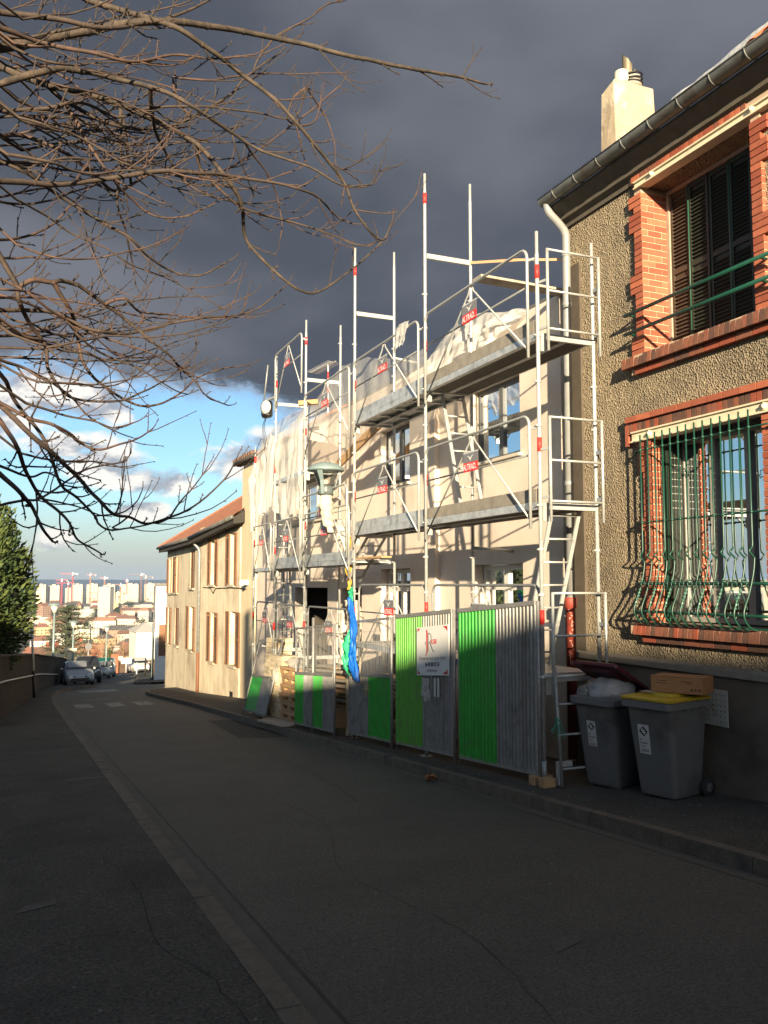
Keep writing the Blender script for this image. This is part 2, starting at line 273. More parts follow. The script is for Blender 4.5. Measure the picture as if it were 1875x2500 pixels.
# ---------------------------------------------------------------- builders
ORG = {}
class MB:
    def __init__(s): s.v = []; s.f = []; s.mi = []; s.cur = 0; s.sm = []; s.smooth = False
    def _add(s, vs, fs):
        b = len(s.v); s.v += [V(p) for p in vs]
        for q in fs: s.f.append(tuple(b + i for i in q)); s.mi.append(s.cur); s.sm.append(s.smooth)
        return s
    def hexa(s, p): return s._add(p, [(0, 3, 2, 1), (4, 5, 6, 7), (0, 1, 5, 4), (1, 2, 6, 5), (2, 3, 7, 6), (3, 0, 4, 7)])
    def box(s, x0, x1, y0, y1, z0, z1):
        return s.hexa([(x0, y0, z0), (x1, y0, z0), (x1, y1, z0), (x0, y1, z0), (x0, y0, z1), (x1, y0, z1), (x1, y1, z1), (x0, y1, z1)])
    def mbox(s, mtx, sx, sy, sz):
        x, y, z = sx / 2, sy / 2, sz / 2
        return s.hexa([mtx @ V(p) for p in ((-x, -y, -z), (x, -y, -z), (x, y, -z), (-x, y, -z), (-x, -y, z), (x, -y, z), (x, y, z), (-x, y, z))])
    def beam(s, a, b, w, h, up=V((0, 0, 1))):
        a = V(a); b = V(b); d = (b - a).normalized(); sx = d.cross(up)
        sx = sx.normalized() if sx.length > 1e-5 else V((1, 0, 0)); uz = sx.cross(d)
        o = [(-w / 2, -h / 2), (w / 2, -h / 2), (w / 2, h / 2), (-w / 2, h / 2)]
        return s.hexa([a + sx * p + uz * q for p, q in o] + [b + sx * p + uz * q for p, q in o])
    def tube(s, pts, r, n=8, cap=True):
        pts = [V(p) for p in pts]; k = len(pts); vs = []; fs = []
        rs = r if isinstance(r, (list, tuple)) else [r] * k
        t0 = (pts[1] - pts[0]).normalized(); ref = V((0, 0, 1)) if abs(t0.z) < 0.9 else V((1, 0, 0))
        nx = t0.cross(ref).normalized()
        for i, p in enumerate(pts):
            t = (pts[min(i + 1, k - 1)] - pts[max(i - 1, 0)]).normalized()
            nx = (nx - t * nx.dot(t)); nx = nx.normalized() if nx.length > 1e-6 else t.orthogonal().normalized()
            ny = t.cross(nx)
            for j in range(n):
                a = 2 * PI * j / n; vs.append(p + (nx * math.cos(a) + ny * math.sin(a)) * rs[i])
        for i in range(k - 1):
            for j in range(n):
                a = i * n + j; b = i * n + (j + 1) % n; fs.append((a, b, b + n, a + n))
        if cap: fs.append(tuple(range(n - 1, -1, -1))); fs.append(tuple(range((k - 1) * n, k * n)))
        o = s.smooth; s.smooth = n > 4; s._add(vs, fs); s.smooth = o; return s
    def lathe(s, prof, n=20, c=(0, 0, 0), axis=None):
        c = V(c); vs = []; fs = []; q = axis.to_track_quat('Z', 'Y') if axis is not None else None
        for r, z in prof:
            for j in range(n):
                a = 2 * PI * j / n; p = V((r * math.cos(a), r * math.sin(a), z)); vs.append(c + (q @ p if q else p))
        for i in range(len(prof) - 1):
            for j in range(n): a = i * n + j; b = i * n + (j + 1) % n; fs.append((a, b, b + n, a + n))
        fs.append(tuple(range(n - 1, -1, -1))); fs.append(tuple(range((len(prof) - 1) * n, len(prof) * n)))
        o = s.smooth; s.smooth = True; s._add(vs, fs); s.smooth = o; return s
    def grid(s, fn, nu, nv, smooth=True):
        vs = [fn(i / nu, j / nv) for j in range(nv + 1) for i in range(nu + 1)]
        fs = [(j * (nu + 1) + i, j * (nu + 1) + i + 1, (j + 1) * (nu + 1) + i + 1, (j + 1) * (nu + 1) + i) for j in range(nv) for i in range(nu)]
        o = s.smooth; s.smooth = smooth; s._add(vs, fs); s.smooth = o; return s
    def quad(s, a, b, c, d): return s._add([a, b, c, d], [(0, 1, 2, 3)])
    def prism(s, poly, off):
        off = V(off); n = len(poly); vs = [V(p) for p in poly] + [V(p) + off for p in poly]
        return s._add(vs, [tuple(range(n - 1, -1, -1)), tuple(range(n, 2 * n))] + [(i, (i + 1) % n, n + (i + 1) % n, n + i) for i in range(n)])
    def mesh(s, name, mats, org=V((0, 0, 0))):
        me = bpy.data.meshes.new(name); me.from_pydata([p - org for p in s.v], [], s.f)
        for m in (mats if isinstance(mats, (list, tuple)) else [mats]): me.materials.append(m)
        me.polygons.foreach_set('material_index', s.mi); me.polygons.foreach_set('use_smooth', s.sm); me.update()
        return me
    def build(s, name, mats, parent=None, label=None, cat=None, group=None, kind=None, org=None, bevel=0.0, fixn=True):
        if parent is not None: o0 = ORG[parent.name]
        else: o0 = V(org) if org is not None else V((0, 0, 0))
        me = s.mesh(name, mats, o0)
        if fixn or bevel:
            bm = bmesh.new(); bm.from_mesh(me)
            if bevel: bmesh.ops.bevel(bm, geom=bm.edges[:], offset=bevel, segments=1, affect='EDGES', clamp_overlap=True)
            bmesh.ops.recalc_face_normals(bm, faces=bm.faces[:]); bm.to_mesh(me); bm.free()
        o = bpy.data.objects.new(name, me); COL.objects.link(o)
        if parent is not None: o.parent = parent
        else: o.location = o0
        ORG[o.name] = o0; tag(o, label, cat, group, kind); return o
def tag(o, label=None, cat=None, group=None, kind=None):
    if label: o['label'] = label
    if cat: o['category'] = cat
    if group: o['group'] = group
    if kind: o['kind'] = kind
    return o
def thing(name, label, cat, loc=(0, 0, 0), rotz=0.0, group=None, local=False):
    o = bpy.data.objects.new(name, None); COL.objects.link(o); o.location = loc; o.rotation_euler = (0, 0, rotz); o.empty_display_size = 0.2
    ORG[o.name] = V((0, 0, 0)) if local else V(loc); return tag(o, label, cat, group)
def dup_mesh(src, parent, loc=None, rot=None, mesh=None):
    c = src.copy(); COL.objects.link(c); c.parent = parent
    if loc is not None: c.location = loc
    if rot is not None: c.rotation_euler = rot
    if mesh is not None: c.data = mesh
    ORG[c.name] = ORG[src.name]; return c
def dup_tree(src, loc, rotz, label, parent=None):
    c = src.copy(); COL.objects.link(c); ORG[c.name] = ORG[src.name]
    if parent is None: c.location = loc; c.rotation_euler = (0, 0, rotz); c['label'] = label
    else: c.parent = parent
    for ch in src.children: dup_tree(ch, None, None, None, c)
    return c
_fonts = {}
def text_mb(body, size, fm, align='CENTER', stretch=1.0, bold=0.0, shear=0.0):
    """letters as flat geometry; fm maps (u, v) to a point"""
    cu = bpy.data.curves.new('lettering', 'FONT'); cu.body = body; cu.size = size; cu.align_x = align; cu.offset = bold; cu.resolution_u = 3; cu.shear = shear
    ob = bpy.data.objects.new('lettering', cu); COL.objects.link(ob)
    dg = bpy.context.evaluated_depsgraph_get(); me = bpy.data.meshes.new_from_object(ob.evaluated_get(dg))
    b = MB(); b.v = [V(fm(v.co.x * stretch, v.co.y)) for v in me.vertices]
    for p in me.polygons: b.f.append(tuple(p.vertices)); b.mi.append(0); b.sm.append(False)
    bpy.data.objects.remove(ob); bpy.data.curves.remove(cu); bpy.data.meshes.remove(me); return b
def wall_mb(fm, u0, u1, z0, z1, holes, th, zbot=None, mb=None):
    """a wall slab with real openings. fm(u, d, z): d runs into the building. zbot(u): optional sloping foot"""
    us = sorted({u0, u1, *[h[0] for h in holes], *[h[1] for h in holes]}); zs = sorted({z0, z1, *[h[2] for h in holes], *[h[3] for h in holes]})
    us = [u for u in us if u0 - 1e-6 <= u <= u1 + 1e-6]; zs = [z for z in zs if z0 - 1e-6 <= z <= z1 + 1e-6]
    solid = {}
    for i in range(len(us) - 1):
        for j in range(len(zs) - 1):
            cu, cz = (us[i] + us[i + 1]) / 2, (zs[j] + zs[j + 1]) / 2
            solid[i, j] = not any(h[0] < cu < h[1] and h[2] < cz < h[3] for h in holes)
    b = mb or MB()
    for (i, j), s in solid.items():
        if not s: continue
        a, c, e, f = us[i], us[i + 1], zs[j], zs[j + 1]
        ea = ec = e
        if zbot and j == 0: ea, ec = zbot(a), zbot(c)
        b.quad(fm(a, 0, ea), fm(c, 0, ec), fm(c, 0, f), fm(a, 0, f)); b.quad(fm(a, th, ea), fm(a, th, f), fm(c, th, f), fm(c, th, ec))
        if not solid.get((i - 1, j)): b.quad(fm(a, 0, ea), fm(a, 0, f), fm(a, th, f), fm(a, th, ea))
        if not solid.get((i + 1, j)): b.quad(fm(c, 0, ec), fm(c, th, ec), fm(c, th, f), fm(c, 0, f))
        if not solid.get((i, j - 1)): b.quad(fm(a, 0, ea), fm(a, th, ea), fm(c, th, ec), fm(c, 0, ec))
        if not solid.get((i, j + 1)): b.quad(fm(a, 0, f), fm(c, 0, f), fm(c, th, f), fm(a, th, f))
    return b
def lbox(b, fm, u0, u1, d0, d1, z0, z1):
    return b.hexa([fm(u0, d0, z0), fm(u1, d0, z0), fm(u1, d1, z0), fm(u0, d1, z0), fm(u0, d0, z1), fm(u1, d0, z1), fm(u1, d1, z1), fm(u0, d1, z1)])
def window_unit(fm, u0, u1, z0, z1, d, parent, frame=None, panes=2, curtain=True, fw=0.06, glass=None, trans=None, backd=0.5, name='window'):
    """frame + glass + what is behind it, set at depth d in an opening"""
    b = MB(); frame = frame or M_FRAMEW
    lbox(b, fm, u0, u0 + fw, d, d + .06, z0, z1); lbox(b, fm, u1 - fw, u1, d, d + .06, z0, z1)
    lbox(b, fm, u0 + fw, u1 - fw, d + .002, d + .058, z0, z0 + fw); lbox(b, fm, u0 + fw, u1 - fw, d + .002, d + .058, z1 - fw, z1)
    for k in range(1, panes):
        c = u0 + (u1 - u0) * k / panes; lbox(b, fm, c - fw * .8, c + fw * .8, d - .008, d + .05, z0 + fw, z1 - fw)
    if trans is not None: lbox(b, fm, u0 + fw, u1 - fw, d - .01, d + .052, trans - .04, trans + .04)
    w = b.build(name, frame, parent)
    g = MB(); g.quad(fm(u0 + fw, d + .03, z0 + fw), fm(u1 - fw, d + .03, z0 + fw), fm(u1 - fw, d + .03, z1 - fw), fm(u0 + fw, d + .03, z1 - fw))
    g.build('pane', glass or M_GLASS, w)
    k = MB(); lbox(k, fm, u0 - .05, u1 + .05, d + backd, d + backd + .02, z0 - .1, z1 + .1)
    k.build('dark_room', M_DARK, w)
    if curtain:
        c = MB(); c.grid(lambda s, t: V(fm(u0 + fw + (u1 - u0 - 2 * fw) * s, d + .16 + .03 * math.sin(s * 46) + .012 * math.sin(s * 113), z0 + (z1 - z0) * t)), 60, 2); c.build('curtain', M_CURT, w)
    return w
def g0(Y):
    if Y < 40: return -.12 - .075 * Y
    return -3.12 - .088 * (Y - 40)
def gs(Y): return g0(Y) + .12
def lerp(a, b, t): return a + (b - a) * t
def interp(pts, x):
    if x <= pts[0][0]: return pts[0][1]
    for (a, b), (c, d) in zip(pts, pts[1:]):
        if x <= c: return b + (d - b) * (x - a) / (c - a)
    return pts[-1][1]
def catmull(P, n=6):
    P = [V(p) for p in P]; Q = [P[0] * 2 - P[1]] + P + [P[-1] * 2 - P[-2]]; out = []
    for i in range(1, len(Q) - 2):
        a, b, c, d = Q[i - 1:i + 3]
        for k in range(n):
            t = k / n; out.append(.5 * ((2 * b) + (c - a) * t + (2 * a - 5 * b + 4 * c - d) * t * t + (3 * b - a - 3 * c + d) * t ** 3))
    return out + [P[-1]]
# ---------------------------------------------------------------- ground, road, pavements
def valley(x, y):
    if y < 120: return g0(y) - .35
    z = g0(120) - .35 - (y - 120) * .115
    fl = -46 + 2.0 * noise.noise(V((x * .004, y * .004, 0)))
    z = max(z, fl)
    if y > 9e9: z += (y - 3200) / 3000 * (82 + 16 * noise.noise(V((x * .0011, y * .0004, 3))) + 7 * noise.noise(V((x * .006, 0, 5))))
    return z
b = MB()
ys = [-80 + 5 * i for i in range(0, 41)] + [120 + 8 * i for i in range(1, 50)] + [512 * 1.09 ** i for i in range(1, 31)]
ys = [y for y in ys if y < 6300]
def tg(u, v):
    k = min(int(round(v * (len(ys) - 1))), len(ys) - 1); y = ys[k]; w = 120 + max(y, 0) * 1.3
    x = -w + 2 * w * u
    return V((x, y, valley(x, y)))
b.grid(tg, 60, len(ys) - 1)
M_EARTHV = mat('valley ground', (0.115, 0.100, 0.066), 0.95, var=0.35, vscale=0.02, col2=(0.055, 0.060, 0.036))
b.build('terrain', M_EARTHV, kind='structure', fixn=False)
b = MB()
b.grid(lambda u, v: V((-2600 + 8200 * u, 6240 + 240 * v, -60 + v * 60 + (1 if v > .4 else 0) * (30 + 9 * noise.noise(V((u * 9, 0, 1))) + 3.5 * noise.noise(V((u * 60, 0, 2)))))), 240, 6)
b.build('far_hills', mat('far woodland', (0.020, 0.028, 0.034), 0.95, var=0.3, vscale=0.006), kind='structure', fixn=False)

KL = [(-40, 1.30), (0, 1.30), (28, 1.31), (33, 1.36), (38, 1.55), (43, 1.95), (46, 2.6), (48.5, 3.5), (50, 4.1), (50.8, 4.25), (51.4, 3.9), (51.8, 3.1), (52.2, 2.45), (56, 2.65), (70, 3.75), (90, 5.6), (125, 9.4)]
KR = [(-40, 5.09), (28, 5.10), (34.5, 4.88), (36.6, 4.90), (37.8, 5.10), (38.8, 5.6), (39.3, 6.2), (39.6, 7.2), (39.9, 9.0)]
def strip(b, path, w0, w1, dz0, dz1, side=1):
    """a ribbon along a polyline of (Y, X)"""
    P = [V((x, y, 0)) for y, x in path]; L = []
    for i, p in enumerate(P):
        t = (P[min(i + 1, len(P) - 1)] - P[max(i - 1, 0)]).normalized(); n = V((t.y, -t.x, 0))
        L.append((p + n * w0, p + n * w1))
    for (a, c), (d, e) in zip(L, L[1:]):
        q = [a, c, e, d]; b._add([V((p.x, p.y, g0(p.y) + z)) for p, z in zip(q, (dz0, dz1, dz1, dz0))], [(0, 1, 2, 3)])
def densify(path, step):
    out = []
    for (y0, x0), (y1, x1) in zip(path, path[1:]):
        L = math.hypot(y1 - y0, x1 - x0); k = max(1, int(L / step))
        for i in range(k): out.append((lerp(y0, y1, i / k), lerp(x0, x1, i / k)))
    return out + [path[-1]]
b = MB()
def rg(u, v):
    y = lerp(-40, 128, v); x = interp(KL, y) if y < 46 else interp([(46, 2.6), (125, 9.4)], y)
    xx = x - 1.6 + 26 * u; return V((xx, y, g0(y)))
b.grid(rg, 14, 84); b.build('road', M_ASPH, kind='structure', fixn=False)
# left pavement: a raised sheet between the house fronts and the kerb
b = MB()
PL = densify(KL, 1.5)
for (y0, x0), (y1, x1) in zip(PL, PL[1:]):
    k0, k1 = (x0 - .15, x1 - .15)
    b._add([(-5.95, y0, gs(y0)), (k0, y0, gs(y0)), (k1, y1, gs(y1)), (-5.95, y1, gs(y1))], [(0, 1, 2, 3)])
swl = b.build('left_pavement', M_PAVE, kind='structure', fixn=False)
b = MB()
PR = densify(KR, 1.5)
for (y0, x0), (y1, x1) in zip(PR, PR[1:]):
    b._add([(x0 + .13, y0, gs(y0)), (9.0, y0, gs(y0)), (9.0, y1, gs(y1)), (x1 + .13, y1, gs(y1))], [(0, 1, 2, 3)])
swr = b.build('right_pavement', M_PAVE, kind='structure', fixn=False)
def kerbs(path, w, side, parent, y_first, y_last, L=1.0):
    P = densify(path, 0.1); i = 0; acc = 0; cnt = 0
    start = 0
    for i in range(1, len(P)):
        acc += math.hypot(P[i][0] - P[i - 1][0], P[i][1] - P[i - 1][1])
        if acc >= L or i == len(P) - 1:
            a, c = P[start], P[i]; start = i; acc = 0
            if not (y_first < a[0] < y_last): continue
            pa, pc = V((a[1], a[0], 0)), V((c[1], c[0], 0)); t = (pc - pa).normalized(); n = V((-t.y, t.x, 0)) * side
            pa2, pc2 = pa + t * .005, pc - t * .005; k = MB(); h = random.uniform(-.004, .004)
            q = [pa2, pc2, pc2 + n * w, pa2 + n * w]; qt = [pa2 + n * .018, pc2 + n * .018, pc2 + n * w, pa2 + n * w]
            k.hexa([V((p.x, p.y, g0(p.y) - .1)) for p in q] + [V((p.x, p.y, gs(p.y) + .004 + h)) for p in qt])
            k.build('kerb_stone', M_KERB, parent); cnt += 1
kerbs(KL, .15, 1, swl, -4, 64)
kerbs(KR, .13, -1, swr, -4, 60)
b = MB(); strip(b, densify([p for p in KL if p[0] <= 46], 1.5), .004, .19, .004, .004)
b.build('gutter', M_GUT, kind='structure', fixn=False)
b = MB(); strip(b, densify([p for p in KR if p[0] <= 35], 1.5), -.15, -.004, .004, .004)
b.build('gutter', M_GUT, kind='structure', fixn=False)
# dark crack along the gutter, worn white bars of the crossing, a speed-table edge
b = MB(); P = densify([(-3, 1.50), (12, 1.5), (28, 1.51)], .25)
P = [(y, x + .012 * noise.noise(V((y * 2.1, 0, 4)))) for y, x in P]; strip(b, P, -.011, .011, .006, .006)
b.build('tar_seam', mat('tar', (0.012, 0.011, 0.011), 0.7), kind='structure', fixn=False)
def bar(b, y0, y1, x0, x1, sk=0.0):
    b._add([(x0, y0, g0(y0) + .005), (x1, y0 + sk, g0(y0 + sk) + .005), (x1, y1 + sk, g0(y1 + sk) + .005), (x0, y1, g0(y1) + .005)], [(0, 1, 2, 3)])
for i, (x0, x1) in enumerate(((1.86, 2.40), (2.88, 3.40), (3.78, 4.32))):
    b = MB(); bar(b, 29.6, 31.8, x0, x1); tag(b.build('crossing_bar', M_PAINT, fixn=False), kind='structure')
b = MB(); bar(b, 41.0, 44.2, 2.75, 4.5, .6); b.build('speed_bump_marking', M_PAINT, kind='structure', fixn=False)
b = MB(); bar(b, 34.0, 34.6, 2.3, 3.3); b.build('worn_road_marking', mat('faded paint', (0.11, 0.107, 0.10), .8, var=.2, vscale=7), kind='structure', fixn=False)
# asphalt patches by the construction gate, and the scuffed plate in the left pavement
b = MB(); b._add([(4.15, 17.2, g0(17.2) + .004), (5.06, 16.6, g0(16.6) + .004), (5.06, 21.6, g0(21.6) + .004), (4.45, 21.8, g0(21.8) + .004)], [(0, 1, 2, 3)])
b.build('road_patch', mat('fresh asphalt', (0.026, 0.026, 0.026), .85, var=.2, vscale=3, bump=.004, bscale=120), kind='structure', fixn=False)
# loose grit and litter on the right pavement
b = MB()
for i in range(170):
    y = random.uniform(4.5, 14); x = random.uniform(5.25, 6.8) if random.random() < .8 else random.uniform(5.1, 5.3); s = random.uniform(.002, .008) * (1 if y > 6 else .7)
    q = V((x, y, gs(y) + s * .4)); b.mbox(Matrix.Translation(q) @ Matrix.Rotation(random.random() * 3, 4, 'Z'), s * 2, s * 1.3, s)
b.build('grit', mat('grit', (0.20, 0.185, 0.16), .9, var=.3), kind='stuff', fixn=False)
b = MB()
for i in range(140):
    y = random.uniform(2.5, 16); x = random.choice((random.uniform(-1, 1.2), random.uniform(1.4, 5))); s = random.uniform(.003, .009)
    z = gs(y) if x < 1.25 else g0(y)
    b.mbox(Matrix.Translation((x, y, z + s * .3)) @ Matrix.Rotation(random.random() * 3, 4, 'Z'), s * 2, s * 1.4, s * .8)
b.build('road_grit', mat('dark grit', (0.20, 0.18, 0.15), .9, var=.3), kind='stuff', fixn=False)
# dry leaf pinch of litter in the gutter
b = MB()
for i in range(9):
    q = V((5.0 + random.uniform(-.05, .05), 10.2 + random.uniform(-.07, .07), g0(10.2) + .03 + random.uniform(0, .03)))
    e = Matrix.Rotation(random.random() * 6, 4, V((random.random(), random.random(), 1))); b.quad(*[q + e @ V(p) for p in ((-.05, -.03, 0), (.05, -.035, .01), (.045, .03, .02), (-.04, .035, 0))])
b.build('crumpled_wrapper', [mat('brown paper', (0.30, 0.12, 0.05), .8)], label='crumpled brown and white wrapper in the gutter below the hoarding', cat='litter', fixn=False)

# cracks and scuffs in the near asphalt
M_CRACK = mat('crack', (0.014, 0.013, 0.012), .95)
def crack(P, zf, w=.003, seed=0):
    b = MB(); C = catmull([V((x, y, 0)) for x, y in P], 12); C = [p + V((.03 * noise.noise(V((p.y * 5, seed, 1))), .03 * noise.noise(V((p.x * 5, seed, 2))), 0)) for p in C]
    for p, q in zip(C, C[1:]):
        t = (q - p); n = V((-t.y, t.x, 0)).normalized(); w0 = w * (.5 + abs(noise.noise(V((p.x * 8, p.y * 8, seed)))) * 1.6); w1 = w * (.5 + abs(noise.noise(V((q.x * 8, q.y * 8, seed)))) * 1.6)
        b._add([V((r.x, r.y, zf(r.y) + .005)) for r in (p - n * w0, q - n * w1, q + n * w1, p + n * w0)], [(0, 1, 2, 3)])
    b.build('asphalt_crack', M_CRACK, kind='structure', fixn=False)
crack([(1.02, 3.2), (.98, 4.4), (.80, 5.2), (.84, 6.4), (.70, 7.6)], gs, .003, 1)
crack([(.80, 5.2), (.45, 5.5), (.1, 5.3)], gs, .002, 2)
crack([(2.3, 3.2), (2.6, 4.8), (2.45, 6.6), (2.9, 8.4), (2.8, 11)], g0, .0022, 3)
crack([(3.6, 9), (3.9, 12), (3.7, 16), (4.0, 19)], g0, .004, 4)
M_SCUFF = mat('pale scuff', (0.085, 0.077, 0.066), .9, var=.3, vscale=9)
for x0, x1, y, z in ((.62, 1.16, 12.15, gs), (.05, .30, 6.2, gs), (2.9, 3.15, 4.3, g0)):
    b = MB(); b._add([(x0, y, z(y) + .004), (x1, y + .1, z(y + .1) + .004), (x1, y + .22, z(y + .22) + .004), (x0 + .05, y + .16, z(y + .16) + .004)], [(0, 1, 2, 3)]); b.build('pavement_scuff', M_SCUFF, kind='structure', fixn=False)
# ---------------------------------------------------------------- right-hand house: stucco, brick surrounds, shutters, grille
XR = 6.90
fmR = lambda u, d, z: V((XR + d, u, z))
rh = thing('stucco_house', 'roughcast stucco house with red brick window surrounds and green barred window', 'house', (XR, 6.0, gs(6.0)))
UP = (6.40, 8.10, 4.42, 6.50); LO = (6.38, 8.04, 1.20, 3.50)
UP2 = (3.2, 4.9, 4.42, 6.50); LO2 = (3.2, 4.86, 1.20, 3.50)
EX = lambda h: (h[0] - .03, h[1] + .03, h[2] - .01, h[3] + .008)
wall_mb(fmR, 2.2, 9.68, .76, 6.72, [EX(h) for h in (UP, LO)] + [UP2, LO2], .42).build('wall', M_STUCCO, rh)
b = MB(); b.box(XR + .42, XR + 8, 9.38, 9.66, -1.5, 6.72); b.box(XR + .42, XR + 8, 2.2, 2.5, -1.2, 6.72); b.box(XR + 7.7, XR + 8, 2.5, 9.38, -1.5, 6.7); b.build('side_wall', M_STUCCO, rh)
wall_mb(lambda u, d, z: V((XR - .045 + d, u, z)), 2.2, 9.66, -1.4, .69, [], .40, zbot=lambda u: gs(u) - .3).build('plinth', M_PLINTH, rh)
b = MB()
b.prism([(XR - .085, 2.2, .69), (XR + .1, 2.2, .69), (XR + .1, 2.2, .785), (XR - .02, 2.2, .785), (XR - .085, 2.2, .755)], (0, 7.50, 0)); b.build('ledge', M_LEDGE, rh)
# clean vertical band by the corner where the old pipe was, and a dark brown upright strip
b = MB(); b.box(XR - .035, XR + .02, 9.40, 9.665, .79, 6.02); b.build('brown_strip', M_STRIP, rh)  # plain dark brown strip up the house corner
BR = []
def brick(x0, x1, y0, y1, z0, z1, m=None, j=.004):
    BR.append((x0, x1, y0, y1, z0, z1)); q = random.uniform(-.002, .003)
    k = MB(); k.box(x0 - q, x1, y0, y1, z0, z1); k.build('brick', m or random.choice(M_BRICKS + M_BRICKS[:1]), rh, fixn=False)
CH = .0775
PF = .055          # how far the brickwork stands proud of the stucco
for zi, (u0, u1, z0, z1) in enumerate((UP, LO)):
    n = int((z1 - z0) / CH + .02)
    deep = .36 if zi == 0 else .11
    core = MB(); core.box(XR - PF + .012, XR + deep - .004, u1 + .006, u1 + .128, z0, z1); core.build('mortar_core', M_MORT, rh); core = MB(); core.box(XR - PF + .012, XR + .10, u0 - .128, u0 - .006, z0, z1); core.build('mortar_core', M_MORT, rh)
    for i in range(n):
        a = z0 + i * CH + .010; c = a + CH - .012; e = i % 2
        q = (i % 10) in ((0, 1, 2) if zi == 0 else (4, 5)) or (zi == 0 and i >= n - 2) or (zi == 1 and i >= n - 6)
        o = u1 + (.225 if q else .135)
        xs = [XR - PF, XR - PF + (.105 if e else .21), XR + deep] if zi == 0 else [XR - PF, XR + deep]
        if zi == 0 and not e: xs = [XR - PF, XR - PF + .21, XR + deep]
        if zi == 0 and e: xs = [XR - PF, XR - PF + .105, XR - PF + .315, XR + deep]
        brick(xs[0], xs[1] - .010, u1, o, a, c)
        for p, r in zip(xs[1:], xs[2:]): brick(p, r - .010, u1, u1 + .12, a, c)
        o2 = u0 - (.225 if q else .135); brick(XR - PF, XR + .06, o2, u0, a, c)
    # sill: two courses, soldiers above and stretchers below
    t = z0; U0, U1 = u0 - .42, u1 + .34; k = int((U1 - U0) / .0765)
    core = MB(); core.box(XR - .13, XR + .30, U0 + .004, U1 - .004, t - .135, t - .012); core.build('mortar_core', M_MORT, rh); core = MB(); core.box(XR - .055, XR + .05, U0 + .02, U1 - .1, t - .215, t - .15); core.build('mortar_core', M_MORT, rh)
    for i in range(k):
        y = U0 + i * .0765; s = M_SOLD if zi == 0 or random.random() < .9 else M_BRICKS
        kk = MB(); q = random.uniform(-.003, .003); kk.prism([(XR - .145 + q, y + .005, t - .140), (XR + .05, y + .005, t - .140), (XR + .05, y + .005, t + .004), (XR - .13 + q, y + .005, t - .012)], (0, .067, 0)); kk.build('brick', random.choice(s + M_SOLD[:1]), rh, fixn=False)
    k2 = int((U1 - .1 - U0) / .228)
    for i in range(k2): brick(XR - .075, XR + .03, U0 + i * .228 + .005, U0 + (i + 1) * .228 - .005, t - .225, t - .150, random.choice(M_SOLD[1:2] + M_BRICKS[2:] + M_SOLD[2:]))
    # slate-dark sill top
    s = MB(); s.box(XR + .052, XR + .40, u0 - .01, u1 + .01, t - .05, t + .003); s.build('sill_bed', mat('sill cement', (0.22, 0.16, 0.12), .9, var=.2), rh)
    # painted steel lintel with two bolts
    L0, L1 = u0 - .35, u1 + .32 if zi else u1 + .10
    zz = z1 - .13 if zi else z1
    s = MB(); s.box(XR - .062, XR + .06, L0, L1, zz + .0, zz + .13 if zi else zz + .095); s.box(XR - .085, XR - .0625, L0, L1, zz, zz + .018); s.box(XR - .085, XR - .0625, L0, L1, zz + (.112 if zi else .077), zz + (.13 if zi else .095))
    li = s.build('lintel', M_CREAM, rh)
    for y in (L0 + .30, L1 - .32):
        s = MB(); s.lathe([(.042, 0), (.042, .012), (.034, .016), (.020, .018), (.019, .034), (.0, .036)], 14, (XR - .063, y, zz + .065), V((-1, 0, 0))); s.build('bolt', M_CREAM, li)
    # courses above the lintel
    if zi == 1:
        k = int((L1 + .05 - L0) / .0765)
        core = MB(); core.box(XR - .05, XR + .05, L0, L1 + .03, z1 + .004, z1 + .11); core.build('mortar_core', M_MORT, rh)
        for i in range(k):
            y = L1 + .06 - (i + 1) * .0765; kk = MB(); kk.box(XR - .062, XR + .02, y + .005, y + .0715, z1 + .002, z1 + .112); kk.build('brick', random.choice(M_SOLD + M_BRICKS[2:]), rh, fixn=False)
        k = int((L1 + .1 - L0) / .228)
        for i in range(k): brick(XR - .095, XR + .02, L1 + .085 - (i + 1) * .228 + .005, L1 + .085 - i * .228 - .005, z1 + .122, z1 + .19, random.choice(M_BRICKS))
        kk = MB(); kk.box(XR - .062, XR + .02, L1 + .062, L1 + .125, z1 - .16, z1 + .112); kk.build('brick', M_BRICKS[0], rh)
    else:
        k = int((u1 + .2 - u0) / .0765)
        core = MB(); core.box(XR - .05, XR + .05, L0, L1 + .1, z1 + .098, z1 + .19); core.build('mortar_core', M_MORT, rh)
        for i in range(0, k):
            y = u1 + .16 - (i + 1) * .0765; kk = MB(); kk.box(XR - .066, XR + .02, y + .005, y + .0715, z1 + .10, z1 + .185); kk.build('brick', random.choice(M_BRICKS + M_SOLD[2:]), rh, fixn=False)
# the two openings farther right, outside the picture
for (u0, u1, z0, z1) in (UP2, LO2): window_unit(fmR, u0, u1, z0, z1, .25, rh, curtain=True)
